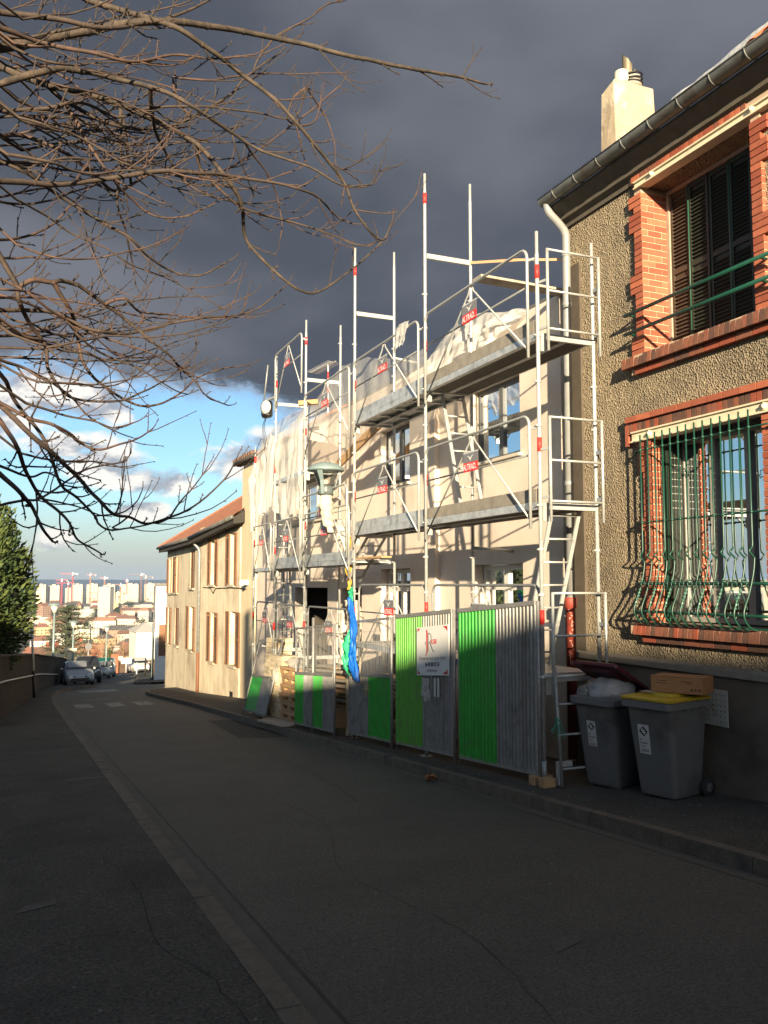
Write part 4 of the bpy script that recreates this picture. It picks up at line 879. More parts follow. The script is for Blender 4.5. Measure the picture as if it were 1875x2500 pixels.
s.beam(P[0], P[1], .004, .04); s.beam(P[1], P[2], .004, .035); s.lathe([(.03, -.03), (.034, 0), (.03, .03)], 8, (6.42, 11.62, 6.72)); tag(s.build('ratchet_strap', mat('orange strap', (.62, .36, .20), .7)), 'pale orange strap tied from a scaffold pole to the downpipe', 'strap')
# ---------------------------------------------------------------- plastic sheeting
def sheet(name, label, top, bot, m, nu=60, nv=34, amp=.10, fs=3.0, seed=0, ragged=0.0, lump=.10):
    top = [V(p) for p in top]; bot = [V(p) for p in bot]
    def along(P, u):
        k = u * (len(P) - 1); i = min(int(k), len(P) - 2); return P[i].lerp(P[i + 1], k - i)
    def fn(u, v):
        a, c = along(top, u), along(bot, u)
        vv = v * (1 + ragged * (noise.noise(V((u * 9, seed, 3))) + .5 * noise.noise(V((u * 31, seed, 5)))))
        p = a.lerp(c, vv)
        w_ = .35 * noise.noise(V((v * 1.3, seed, 2)))
        f = noise.noise(V(((u + w_ * .15) * fs * 4, v * .7, seed))) * .75 + .30 * (1 - 2 * abs(noise.noise(V(((u + .12 * v) * fs * 7, v * 1.2, seed + 4))))) + lump * noise.noise(V((u * 15, v * 8, seed + 9)))
        e = min(1, 4 * v + .12)
        return p + V((-amp * f * e, .05 * noise.noise(V((u * 8, v * 5, seed + 20))), .05 * noise.noise(V((u * 7, v * 6, seed + 30))) * (1 if v > .02 else .5)))
    s = MB(); s.grid(fn, nu, nv); return tag(s.build(name, m, org=top[0], fixn=False), label, 'plastic sheet', 'plastic sheets on the house under renovation')
sheet('plastic_sheet', 'translucent sheet hanging in long folds down the far end of the scaffold', [(5.72, 22.61, 4.70), (5.70, 22.19, 5.06), (5.68, 21.45, 5.25), (5.68, 20.47, 5.32), (5.70, 19.23, 5.26), (5.68, 18.43, 5.40), (5.66, 17.75, 5.50)],
      [(5.72, 22.2, 2.80), (5.70, 21.86, 3.40), (5.66, 21.16, 3.39), (5.68, 20.29, 3.46), (5.70, 19.5, 3.23), (5.68, 18.77, 3.06), (5.66, 18.06, 3.33), (5.66, 17.66, 3.30)], M_TARP, 110, 50, .22, 2.4, 3, .05)
sheet('plastic_sheet', 'cream sheet bunched round the far scaffold pole', [(5.56, 20.49, 5.25), (5.50, 20.01, 5.30), (5.56, 19.6, 5.08)], [(5.54, 20.95, 3.46), (5.48, 20.41, 3.29), (5.54, 19.94, 3.52)], M_TARP, 30, 40, .16, 1.0, 8, .06)
sheet('plastic_sheet', 'clear sheet drawn over the orange tiles of the far roof', [(6.65, 24.9, 6.0), (6.75, 23.0, 6.35), (6.8, 21.4, 6.30), (6.75, 20.3, 6.28), (6.65, 19.12, 6.45), (6.65, 18.13, 6.63)], [(5.72, 22.5, 4.75), (5.75, 21.6, 5.15), (5.8, 20.5, 5.22), (5.9, 19.4, 5.15), (6.6, 18.9, 4.95), (6.7, 17.97, 4.70)], M_TARPC, 60, 26, .10, 2.0, 12, .04)
sheet('plastic_sheet', 'thin sheet stretched over the wall top between two scaffold poles', [(6.65, 18.13, 6.63), (6.65, 17.4, 6.53), (6.65, 16.5, 6.43), (6.65, 15.6, 6.18), (6.65, 14.71, 5.92), (6.65, 13.81, 5.93)], [(6.70, 18.0, 4.70), (6.7, 17.09, 4.88), (6.7, 16.3, 4.92), (6.72, 15.02, 5.03), (6.75, 14.4, 5.2), (6.75, 13.83, 5.34)], M_TARPC, 70, 30, .08, 2.0, 22, .05)
sheet('plastic_sheet', 'crumpled white sheet heaped on the upper deck against the wall top', [(6.85, 13.9, 5.85), (6.80, 13.3, 6.0), (6.82, 12.75, 6.18), (6.85, 12.1, 6.10), (6.9, 11.4, 5.92), (6.95, 10.9, 5.83)], [(6.35, 13.8, 4.80), (6.36, 13.1, 4.80), (6.34, 12.4, 4.84), (6.45, 11.7, 4.9), (6.6, 11.2, 5.3), (6.88, 10.8, 5.62)], M_TARP, 80, 40, .26, 1.6, 31, .08, .35)
sheet('plastic_sheet', 'torn white rag tied to the top guardrail by the tallest pole', [(5.54, 12.62, 5.78), (5.50, 12.32, 5.82), (5.54, 12.02, 5.80)], [(5.50, 12.55, 5.36), (5.46, 12.35, 5.40), (5.5, 12.12, 5.46)], M_TARP, 16, 16, .06, 1.0, 41, .16)
# the hoist on the far pole
ho = thing('hoist', 'cable hoist with a white disc and black housing clamped high on the far pole', 'hoist', (5.50, 20.25, 5.9))
s = MB(); s.lathe([(.0, -.07), (.14, -.06), (.17, -.02), (.16, .02), (.05, .05), (.0, .05)], 18, (5.44, 20.28, 5.98), V((-1, -.5, 0))); s.build('disc', M_LABEL, ho)
s = MB(); s.mbox(Matrix.Translation((5.52, 20.42, 5.96)) @ Matrix.Rotation(.4, 4, 'Z'), .20, .30, .42)
s.build('housing', M_BLACK, ho, bevel=.05)
s = MB(); s.tube([(5.47, 20.55, 6.15), (5.5, 20.3, 7.05)], .018, 6); s.beam((5.62, 19.97, 6.2), (5.45, 20.35, 6.15), .04, .05); s.build('bracket', M_GALVD, ho)
for k in range(3):
    s = MB(); s.tube(catmull([(5.5, 20.4 + .06 * k, 5.75), (5.5, 20.55 + .1 * k, 5.5), (5.52, 20.3 + .04 * k, 5.0 - .2 * k), (5.55, 20.2, 4.3)], 5), .006, 5); s.build('cable', M_BLACK, ho)
# television aerial on the roof behind
an = thing('television_aerial', 'television aerial on a red and white mast behind the scaffold', 'aerial', (8.5, 24.4, 6.9))
for k in range(7): s = MB(); s.tube([(8.5, 24.4, 6.8 + k * .22), (8.5, 24.4, 7.02 + k * .22)], .025, 6); s.build('mast_section', M_RED if k % 2 else M_WHITE, an)
s = MB(); s.tube([(8.5, 25.9, 8.42), (8.5, 23.7, 8.28)], .016, 6); s.build('boom', M_GALVD, an)
for k in range(12): y = 25.85 - k * .18; s = MB(); s.tube([(8.28, y, 8.44 - k * .012), (8.72, y, 8.40 - k * .012)], .008, 5); s.build('element', M_GALVD, an)
# ---------------------------------------------------------------- street lamp, bagged during the works
sl = thing('street_lamp', 'grey mushroom street lamp with clear bowl wrapped in beige cloth among the scaffold', 'street lamp', (5.78, 16.2, gs(16)))
lx, ly, lz = 5.40, 15.6, 3.50
s = MB(); s.lathe([(.36, .33), (.365, .345), (.33, .40), (.24, .46), (.12, .495), (.0, .505)], 28, (lx, ly, lz)); s.build('hood', M_LAMP, sl)
s = MB(); s.lathe([(.34, .335), (.30, .36), (.0, .38)], 24, (lx, ly, lz)); s.build('reflector', mat('lamp inside', (.50, .48, .45), .3, metal=.3), sl)
s = MB(); s.lathe([(.13, .0), (.17, .12), (.24, .30), (.255, .335)], 24, (lx, ly, lz)); s.build('bowl', M_CLEAR, sl, fixn=False)
for k in range(3):
    a_ = 2 * PI * k / 3 + 4.0; c_, n_ = math.cos(a_), math.sin(a_)
    s = MB(); s.prism([V((lx + c_ * r - n_ * w, ly + n_ * r + c_ * w, lz + z)) for r, z, w in ((.14, -.12, .03), (.14, -.12, -.03), (.20, .14, -.035), (.33, .36, -.06), (.33, .36, .06), (.20, .14, .035))], V((c_, n_, 0)) * .012); s.build('arm', M_LAMP, sl)
s = MB(); s.lathe([(.0, -.14), (.15, -.14), (.155, -.06), (.14, .0), (.145, .03), (.0, .03)], 20, (lx, ly, lz)); s.build('collar', mat('lamp collar', (.10, .12, .125), .4), sl)
s = MB(); s.lathe([(.05, .03), (.06, .06), (.06, .15), (.0, .16)], 14, (lx, ly, lz)); s.build('bulb', mat('lamp bulb', (.6, .57, .5), .3), sl)
def wrap(b, P, r, seed):
    P = catmull(P, 7); n = 14; vs = []
    for i, p in enumerate(P):
        for j in range(n):
            a_ = 2 * PI * j / n; rr = r[min(i * len(r) // len(P), len(r) - 1)] * (1 + .20 * noise.noise(V((math.cos(a_) * 1.6, math.sin(a_) * 1.6 + i * .5, seed))) + .10 * math.sin(i * 1.7 + a_ * 1.0)); vs.append(p + V((math.cos(a_) * rr, math.sin(a_) * rr, 0)))
    fs = [(i * n + j, i * n + (j + 1) % n, (i + 1) * n + (j + 1) % n, (i + 1) * n + j) for i in range(len(P) - 1) for j in range(n)]; b.smooth = True; b._add(vs, fs)
s = MB(); wrap(s, [(lx, ly, lz - .12), (lx + .0, ly, lz - .35), (lx + .03, ly - .03, lz - .62), (lx + .08, ly - .08, lz - .86)], [.12, .145, .11, .115, .06], 2); s.build('cloth_wrap', M_CLOTH, sl, fixn=False)
s = MB(); wrap(s, [(5.72, 15.05, 1.35), (5.80, 15.05, 1.1), (5.80, 15.1, .6), (5.80, 15.1, gs(15))], [.13, .15, .14, .13], 9); s.build('cloth_wrap', M_CLOTH, sl, fixn=False)
s = MB(); s.grid(lambda u, v: V((5.72 + .16 * noise.noise(V((u * 5, v * 3, 7))), lerp(15.75, 14.95, u), lerp(2.92 - .10 * u, 2.75 - 1.35 * u, v) + .05 * noise.noise(V((u * 9, v * 9, 2))))), 22, 22); s.build('loose_cloth', M_TARP, sl, fixn=False)
s = MB(); s.grid(lambda u, v: V((5.69 + .16 * noise.noise(V((u * 2 + 3, v * 3, 7))), lerp(15.12, 14.98, u) + .10 * noise.noise(V((v * 4, 1, 3))), lerp(2.55, 1.55, v))), 8, 22); s.build('yellow_cloth', M_YCLOTH, sl, fixn=False)
# blue and green tarpaulin knotted on the second pole
bt = thing('tarpaulin', 'blue and green tarpaulin hanging twisted from a scaffold pole behind the low hoarding', 'tarpaulin', (5.46, 14.2, .1))
def swag(b, P, W, seed, depth=.07, nu=22, tw_=.0):
    C = catmull(P, 8); n = len(C)
    def fn(u, v):
        k = v * (n - 1); i = min(int(k), n - 2); c = C[i].lerp(C[i + 1], k - i); w = interp(W, v)
        a_ = tw_ * v + .5 * noise.noise(V((v * 2.4, seed, 1)))
        x = (u - .5) * w; d = depth * (noise.noise(V((u * 6 + v * 1.2, v * 2.0, seed))) + .7 * (1 - 2 * abs(noise.noise(V((u * 9 - v * 2, v * 1.1, seed + 5)))))) * min(1, w * 6)
        return c + V((-d * math.cos(a_) - x * math.sin(a_) * .6, x * math.cos(a_) - d * math.sin(a_), .03 * noise.noise(V((u * 5, v * 6, seed + 9)))))
    b.grid(fn, nu, n * 3)
s = MB(); swag(s, [(5.50, 14.34, 1.48), (5.46, 14.24, 1.2), (5.45, 14.12, .85), (5.45, 14.10, .58), (5.45, 14.18, .38), (5.45, 14.05, .18), (5.45, 13.92, -.02)], [(0, .10), (.15, .22), (.35, .30), (.5, .22), (.65, .34), (.85, .30), (1, .08)], 3, .10); s.build('blue_fold', M_BLUE, bt, fixn=False)
s = MB(); swag(s, [(5.51, 14.42, 1.60), (5.46, 14.32, 1.5), (5.44, 14.22, 1.36)], [(0, .08), (.5, .18), (1, .05)], 5, .05); swag(s, [(5.47, 14.36, .86), (5.43, 14.44, .5), (5.43, 14.47, .25), (5.44, 14.36, .05)], [(0, .06), (.3, .28), (.7, .22), (1, .05)], 6, .08); s.build('green_fold', M_GTARP, bt, fixn=False)
# ---------------------------------------------------------------- site hoarding
def slope_z(y, h): return gs(y) + h
def corr(b, x, ya, yb, za, zb, h0a, n, amp=.020, mi=0, h1=None):
    """vertical ribs: trapezoid corrugation between ya and yb; za(y), zb(y) give foot and head"""
    b.cur = mi; prof = [(0, 0), (.18, 0), (.32, 1), (.68, 1), (.82, 0), (1, 0)]; L = []
    for i in range(n):
        for t, d in prof[:-1]: L.append((lerp(ya, yb, (i + t) / n), d))
    L.append((yb, 0)); vs = []
    for y, d in L:
        e = .010 * noise.noise(V((y * 2.2, 1, 2))) + .006 * noise.noise(V((y * 9, 5, 2)))
        vs += [V((x - d * amp + e, y, za(y))), V((x - d * amp, y, zb(y)))]
    b._add(vs, [(2 * i, 2 * i + 2, 2 * i + 3, 2 * i + 1) for i in range(len(L) - 1)])
def hoarding(label, x, ya, yb, h, segs, foot=.12, mesh=None, lean=0, posts=(True, True), legs=.0, xb=None):
    xb = x if xb is None else xb
    t = thing('hoarding_panel', label, 'hoarding panel', (x, (ya + yb) / 2, gs((ya + yb) / 2)), 0, 'green and grey hoarding panels')
    za = lambda y: gs(y) + foot; zt = lambda y: gs(y) + h
    hs = h if mesh is None else mesh
    zs = lambda y: gs(y) + hs - .02
    for (u, v, m, n) in segs:
        s = MB(); corr(s, x, lerp(ya, yb, u), lerp(ya, yb, v), za, zs, 0, n); s.build('ribbed_sheet', m, t, fixn=False)
        if mesh is None: pass
    s = MB(); s.tube([(x + .01, ya + .02, gs(ya) - .0), (x + .01, ya + .02, zt(ya) + .02)], .022, 8); s.build('post', M_HFRAME, t)
    s = MB(); s.tube([(x + .01, yb - .02, gs(yb) - .0), (x + .01, yb - .02, zt(yb) + .02)], .022, 8); s.build('post', M_HFRAME, t)
    s = MB(); s.beam((x, ya + .04, za(ya)), (x, yb - .04, za(yb)), .035, .045); s.build('bottom_rail', M_HFRAME, t)
    s = MB(); s.beam((x - .004, ya + .04, zs(ya) + .02), (x - .004, yb - .04, zs(yb) + .02), .05, .055); s.build('sheet_rail', M_HFRAME, t)
    if mesh is not None:
        s = MB(); s.beam((x, ya + .04, zt(ya)), (x, yb - .04, zt(yb)), .035, .04); s.build('top_rail', M_HFRAME, t)
        s = MB(); n = int((yb - ya) / .062)
        for i in range(1, n):
            y = lerp(ya, yb, i / n); w = .02 * noise.noise(V((i * .4, 3, 1))); s.tube([(x, y, zs(y)), (x + w, y + .03 * noise.noise(V((i * .3, 1, 8))), (zs(y) + zt(y)) / 2), (x, y, zt(y))], .0028, 4, False)
        for k in range(1, 5): s.tube([(x, ya, lerp(zs(ya), zt(ya), k / 5)), (x, yb, lerp(zs(yb), zt(yb), k / 5))], .0028, 4, False)
        s.build('wire_mesh', M_GALVD, t, kind='stuff', fixn=False)
    return t
hA = hoarding('tall hoarding panel half bright green half grey, nearest the wheelie bins', 5.58, 8.55, 10.54, 2.08, [(.01, .49, M_HGREY, 12), (.49, .99, M_HGREEN, 11)])
hB = hoarding('tall hoarding panel half lime green half grey carrying the contractor sign', 5.56, 10.62, 12.62, 2.08, [(.01, .50, M_HGREY, 12), (.50, .99, M_HLIME, 12)])
hC = hoarding('low sheeted hoarding with wire mesh above and a hasp, beside the sign panel', 5.52, 12.70, 14.62, 2.06, [(.02, .50, M_HGREEN, 13), (.50, .98, M_HGREY, 13)], mesh=1.14)
hD = hoarding('mesh topped hoarding striped green grey green grey, by the pallets', 5.30, 14.78, 17.16, 2.02, [(.01, .26, M_HGREY, 9), (.26, .50, M_HGREEN, 9), (.51, .75, M_HGREY, 9), (.75, .99, M_HGREEN, 9)], mesh=1.12)
s = MB(); y = 15.97; s.tube([(5.29, y, gs(y)), (5.29, y, gs(y) + 2.2)], .024, 8); s.build('post', M_HFRAME, hD)
# hasp on C, braces behind A
s = MB(); yy = 13.70; s.box(5.485, 5.497, yy - .09, yy + .09, gs(yy) + .86, gs(yy) + 1.0); s.tube([(5.47, yy - .10, gs(yy) + .90), (5.47, yy + .10, gs(yy) + .90)], .010, 6); s.box(5.47, 5.484, yy - .02, yy + .02, gs(yy) + .78, gs(yy) + .99); s.build('hasp', mat('worn latch', (.42, .33, .2), .5, metal=.4, var=.3), hC)
for y, w in ((8.62, .26), (8.42, .16)):
    s = MB(); s.box(5.50, 5.50 + w, y - .06, y + .06, gs(y), gs(y) + .10); tag(s.build('timber_wedge', M_WOOD, org=V((5.5, y, gs(y))), bevel=.004), 'timber block under the foot of the near hoarding post' if w > .2 else 'small timber block on the ground before the near scaffold pole', 'timber block')
# the leaning panel by the pallets
lp = thing('hoarding_panel', 'small flat green and grey hoarding panel leaning back by the pallets', 'hoarding panel', (5.30, 20.5, gs(20.5)), 0, 'green and grey hoarding panels')
LN = .42
def lpm(y, h): return V((5.28 + h * .22, y + h * LN * .0, gs(20.5) + h * .97 - (y - 20.5) * .075 * .9))
for (a, c, m) in ((19.45, 20.42, M_HGREY), (20.42, 21.45, M_HGREEN)):
    s = MB(); s.hexa([lpm(a, .14), lpm(c, .14), lpm(c, .14) + V((.012, 0, 0)), lpm(a, .14) + V((.012, 0, 0)), lpm(a, .98), lpm(c, .98), lpm(c, .98) + V((.012, 0, 0)), lpm(a, .98) + V((.012, 0, 0))]); s.build('flat_sheet', m, lp)
for y in (19.43, 21.47): s = MB(); s.tube([lpm(y, 0), lpm(y, 1.92)], .022, 8); s.build('post', M_HFRAME, lp)
for h in (.13, .99, 1.88): s = MB(); s.beam(lpm(19.43, h) - V((.012, 0, 0)), lpm(21.47, h) - V((.012, 0, 0)), .035, .045); s.build('rail', M_HFRAME, lp)
# contractor sign on panel B
sg_ = thing('sign_board', 'white contractor sign with large red J and black R fixed to the hoarding', 'sign', (5.52, 11.22, 1.0))
Y0, Y1 = 10.70, 11.74; zt = lambda y: 1.05 + (11.22 - y) * .093; zb = lambda y: .345 + (11.22 - y) * .093
s = MB(); s.hexa([(5.516, Y0, zb(Y0)), (5.526, Y0, zb(Y0)), (5.526, Y1, zb(Y1)), (5.516, Y1, zb(Y1)), (5.516, Y0, zt(Y0)), (5.526, Y0, zt(Y0)), (5.526, Y1, zt(Y1)), (5.516, Y1, zt(Y1))]); s.build('board', mat('sign white', (.66, .66, .65), .45, var=.04), sg_)
fs_ = lambda u, v: V((5.5135, 11.22 - u, .70 + v + u * .093))
M_LET = mat('black lettering', (.03, .03, .032), .5); M_RLET = mat('red lettering', (.52, .02, .02), .5); M_GLET = mat('grey lettering', (.09, .09, .10), .5)
def letter(body, size, u, v, m, stretch=1.0, bold=0.0, align='CENTER', vs=1.0, par=None, fm=None, shear=0.0):
    fm = fm or fs_; t = text_mb(body, size, lambda a, c: fm(u + a, v + c * vs), align, stretch, bold, shear); return t.build('lettering', m, par or sg_, fixn=False)
# J with a tail, R with a serifed leg
s = MB(); s._add([fs_(*p) for p in ((-.19, .30), (-.145, .30), (-.145, .03), (-.15, -.02), (-.175, -.055), (-.225, -.075), (-.23, -.068), (-.195, -.045), (-.185, -.02), (-.185, .03))], [(0, 9, 8, 3, 2, 1), (3, 8, 7, 4), (4, 7, 6, 5)]); s.build('letter_j', M_RLET, sg_, fixn=False)
s = MB(); s._add([fs_(*p) for p in ((-.228, .135), (-.21, .135), (-.212, .085), (-.224, .078))], [(0, 1, 2, 3)])
bowl = [(-.105 + .09 * math.sin(k * PI / 8), .185 + .072 * math.cos(k * PI / 8)) for k in range(9)]; bowl_in = [(-.105 + .072 * math.sin(k * PI / 8), .185 + .063 * math.cos(k * PI / 8)) for k in range(9)]
q = MB(); q._add([fs_(*p) for p in bowl + bowl_in], [(i, i + 1, 10 + i, 9 + i) for i in range(8)]); s._add(q.v, q.f)
s._add([fs_(*p) for p in ((-.135, .257), (-.105, .257), (-.105, .248), (-.115, .248), (-.115, -.005), (-.105, -.012), (-.145, -.012), (-.135, -.005))], [(0, 1, 2, 3), (0, 3, 4, 7), (7, 4, 5, 6)])
s._add([fs_(*p) for p in ((-.105, .122), (-.062, .118), (.045, -.015), (.085, .002), (.088, -.005), (.05, -.022), (.02, -.015), (-.085, .113))], [(0, 1, 7), (1, 2, 6, 7), (2, 3, 4, 5), (2, 5, 6)]); s.build('letter_r', M_LET, sg_, fixn=False)
s = MB(); s._add([V(fs_(*p)) + V((-.0008, 0, 0)) for p in ((-.02, .095), (.145, .098), (.145, .158), (-.01, .155), (-.035, .126))], [(0, 1, 2, 3, 4)]); s.build('red_tag', M_RLET, sg_, fixn=False)
letter('BAT', .058, .06, .106, M_WHITE, 1.15, .001, fm=lambda u, v: V(fs_(u, v)) + V((-.0016, 0, 0)))
letter('Entreprise tous corps d\u2019\u00e9tat', .074, .0, -.130, M_GLET, 1.02, 0)
letter('06 98 88 02 58', .082, .0, -.225, M_LET, .92, .002)
letter('jrbat@orange.fr', .056, .0, -.300, M_GLET, .95)
for (u, v, du, dv) in ((-.485, .33, .11, -.055), (.485, .33, -.14, -.075), (-.485, -.335, .11, .065), (.485, -.335, -.17, .075)):
    s = MB(); s._add([fs_(u, v), fs_(u + du, v), fs_(u + du * .35, v + dv * .45), fs_(u, v + dv)], [(0, 1, 2, 3)]); s.build('corner_mark', M_RLET, sg_, fixn=False)
# plastic pockets and notices below the sign
for i, (y, w, h, m, lab) in enumerate(((11.42, .26, .30, M_BAG, 'crumpled clear plastic pocket hanging below the sign'), (11.02, .07, .26, M_LABEL, 'narrow white notice strip below the sign'), (11.13, .06, .26, M_LABEL, 'thin folded paper strip beside the plastic pocket'))):
    s = MB(); z0 = zb(y) - .04; s.grid(lambda u, v: V((5.515 + (-.05 * abs(noise.noise(V((u * 4, v * 4, i + .5)))) if i == 0 else -.004), y + w * (u - .5) * (1 if i else .75 + .5 * v), z0 - h * v + (.04 * math.sin(u * 9) * v if i == 0 else 0))), 12, 12); tag(s.build('notice', m, org=V((5.515, y, z0)), fixn=False), lab, 'notice')
# ---------------------------------------------------------------- wheelie bins
def ringloft(b, rings):
    n = len(rings[0]); vs = [p for r in rings for p in r]
    b._add(vs, [(i * n + j, i * n + (j + 1) % n, (i + 1) * n + (j + 1) % n, (i + 1) * n + j) for i in range(len(rings) - 1) for j in range(n)] + [tuple(range(n - 1, -1, -1)), tuple((len(rings) - 1) * n + k for k in range(n))])
def rrect(hx, hy, z, r, cx=0, cy=0, n=4):
    out = []
    for sx, sy, a0 in ((1, 1, 0), (-1, 1, PI / 2), (-1, -1, PI), (1, -1, 3 * PI / 2)):
        for k in range(n + 1): a_ = a0 + k * PI / 2 / n; out.append(V((cx + sx * (hx - r) + r * math.cos(a_), cy + sy * (hy - r) + r * math.sin(a_), z)))
    return out
def bin_body(name, label, loc, rz):
    """local: front faces -X (the street), handles and wheels at +X"""
    t = thing(name, label, 'wheelie bin', loc, rz, 'wheelie bins by the wall', local=True)
    s = MB(); s.smooth = False
    ringloft(s, [rrect(.235, .215, .03, .05, .03), rrect(.245, .225, .07, .06, .03), rrect(.315, .268, .80, .06, 0), rrect(.325, .275, .93, .05, 0)]); bd = s.build('body', M_BIN, t, bevel=.0)
    for p in bd.data.polygons: p.use_smooth = False
    s = MB(); ringloft(s, [rrect(.335, .285, .925, .05, 0), rrect(.375, .30, .93, .05, -.02), rrect(.378, .302, 1.00, .05, -.02), rrect(.35, .28, 1.005, .05, -.02)]); s.build('rim', M_BINRIM, t)
    for yy in (-.27, .27):
        sg = 1 if yy > 0 else -1
        for xx in (-.12, .05, .17):
            s = MB(); s.prism([(xx - .006, yy - sg * .01, .80), (xx + .006, yy - sg * .01, .80), (xx + .006, yy + sg * .018, .925), (xx - .006, yy + sg * .018, .925)], (0, -sg * .01, 0)); s.build('rib', M_BIN, t, fixn=True)
    for xx in (-.20, .20):
        pass
    for yy in (-.30, .25):
        s = MB(); s.lathe([(.0, 0), (.095, 0), (.10, .01), (.10, .045), (.095, .055), (.0, .055)], 20, (.27, yy, .10), V((0, 1, 0))); w = s.build('wheel', M_RUBBER, t)
        s = MB(); s.lathe([(.0, -.006), (.035, -.006), (.05, 0), (.05, .061), (.0, .061)], 14, (.27, yy, .10), V((0, 1, 0))); s.build('hub', mat('hub grey', (.10, .10, .10), .5), w)
    s = MB(); s.tube([(.37, -.22, .97), (.42, -.22, .985), (.42, .22, .985), (.37, .22, .97)], .016, 8); s.build('handle', M_BINRIM, t)
    return t
def sticker(t, yc, zc, w, h):
    # front face leans: x as a function of height
    fx = lambda z: -(.215 + (.80 - .07) and (lerp(.215, .315, (z - .07) / .73))) - .0035
    fm = lambda u, v: V((fx(zc + v), yc - u, zc + v))
    s = MB(); s.quad(fm(-w / 2, -h / 2), fm(w / 2, -h / 2), fm(w / 2, h / 2), fm(-w / 2, h / 2)); k = s.build('sticker', M_LABEL, t, fixn=False)
    f2 = lambda u, v: V(fm(u, v)) + V((-.0015, 0, 0)); f3 = lambda u, v: V(fm(u, v)) + V((-.003, 0, 0))
    c = h * .27; r = w * .40
    s = MB(); s.quad(f2(0, c - r), f2(r, c), f2(0, c + r), f2(-r, c)); s.build('diamond', M_BLACK, k, fixn=False)
    s = MB(); q = r * .5
    for p0, p1 in (((-.1, .55), (-.45, .1)), ((-.45, .1), (.25, .25)), ((.25, .25), (-.25, -.25)), ((-.25, -.25), (.45, -.1)), ((.45, -.1), (.1, -.55))):
        a_, c_ = V(f3(p0[0] * r, c + p0[1] * r)), V(f3(p1[0] * r, c + p1[1] * r)); s.beam(a_, c_, .001, r * .16, V((0, 0, 1)))
    s.build('emblem', M_WHITE, k, fixn=False)
    for body, sz, v, m in (('Est', .030, -.015, M_BLACK), ('Ensemble', .030, -.048, M_BLACK)):
        letter(body, sz, -w * .40, v, m, .78, .0006, 'LEFT', par=k, fm=f2)
    for v, ww_, hh_ in ((-.072, .55, .005), (-.083, .45, .005), (-.112, .75, .009), (-.130, .80, .011)):   # small print too fine to read
        s = MB(); s.quad(f2(-w * .40, v), f2(-w * .40 + w * ww_, v), f2(-w * .40 + w * ww_, v + hh_), f2(-w * .40, v + hh_)); s.build('print_line', M_GREYP, k, fixn=False)
b1 = bin_body('wheelie_bin', 'grey wheelie bin with a closed yellow lid under a cardboard box', (6.32, 7.27, gs(7.29) + .002), R(14))
b2 = bin_body('wheelie_bin', 'overfull grey wheelie bin with its maroon lid propped open on rubbish sacks', (6.25, 8.10, gs(8.12) + .002), R(16))
sticker(b1, .08, .60, .135, .30); sticker(b2, .06, .60, .115, .28)
# yellow lid
s = MB(); ringloft(s, [rrect(.380, .305, 1.008, .04, -.02), rrect(.382, .307, 1.030, .04, -.02), rrect(.34, .265, 1.045, .05, -.02)]); ld = s.build('lid', M_YEL, b1)
s = MB(); ringloft(s, [rrect(.24, .20, 1.046, .04, .04), rrect(.22, .18, 1.072, .05, .04)]); s.build('lid_panel', M_YEL, ld)
s = MB(); s.box(-.21, -.05, .02, .20, 1.0735, 1.075); s.build('lid_label', M_WOODG, ld)
# maroon lid, hinged at the back and resting on the sacks
M = Matrix.Translation((.34, 0, 1.02)) @ Matrix.Rotation(R(27), 4, 'Y')
s = MB(); r_ = lambda hx, hy, z, rr: [M @ p for p in rrect(hx, hy, z, rr, -.37)]
ringloft(s, [r_(.385, .31, 0, .04), r_(.387, .312, .03, .04), r_(.35, .27, .05, .06)]); ld = s.build('lid', M_MAROON, b2)
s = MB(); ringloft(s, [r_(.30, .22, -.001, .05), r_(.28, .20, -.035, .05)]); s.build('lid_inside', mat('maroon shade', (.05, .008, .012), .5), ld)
# rubbish sacks
def blob(b, c, rx, ry, rz_, seed, lump=.18, n=18):
    c = V(c)
    def fn(u, v):
        a_, e = 2 * PI * u, PI * (v - .5); d = V((math.cos(e) * math.cos(a_), math.cos(e) * math.sin(a_), math.sin(e)))
        f = 1 + lump * noise.noise(d * 2.2 + V((seed, 0, 0))) + lump * .6 * abs(noise.noise(d * 6 + V((0, seed, 0))))
        return c + V((d.x * rx * f, d.y * ry * f, d.z * rz_ * f))
    b.grid(fn, n * 2, n)
q = V((6.25, 8.10, gs(8.12)))
for (o, r, m, sd, lab) in (((-.02, -.03, 1.05), (.27, .24, .17), mat('grey sack', (.36, .355, .35), .3, bump=.02, bscale=26, var=.25), 3, 'pale grey plastic rubbish sack bulging from the open bin'), ((-.20, .17, 1.02), (.12, .11, .10), mat('dull sack', (.22, .21, .20), .3, bump=.02, bscale=30, var=.2), 8, 'small crumpled sack at the front edge of the open bin'), ((-.08, .19, 1.10), (.09, .085, .08), mat('carrier bag', (.52, .47, .42), .4, bump=.015, bscale=25, col2=(.55, .26, .10)), 12, 'white and orange carrier bag tucked under the maroon lid')):
    s = MB(); blob(s, q + V(o), *r, sd); tag(s.build('rubbish_sack', m, org=q + V(o), fixn=False), lab, 'rubbish sack', 'rubbish in the open bin')
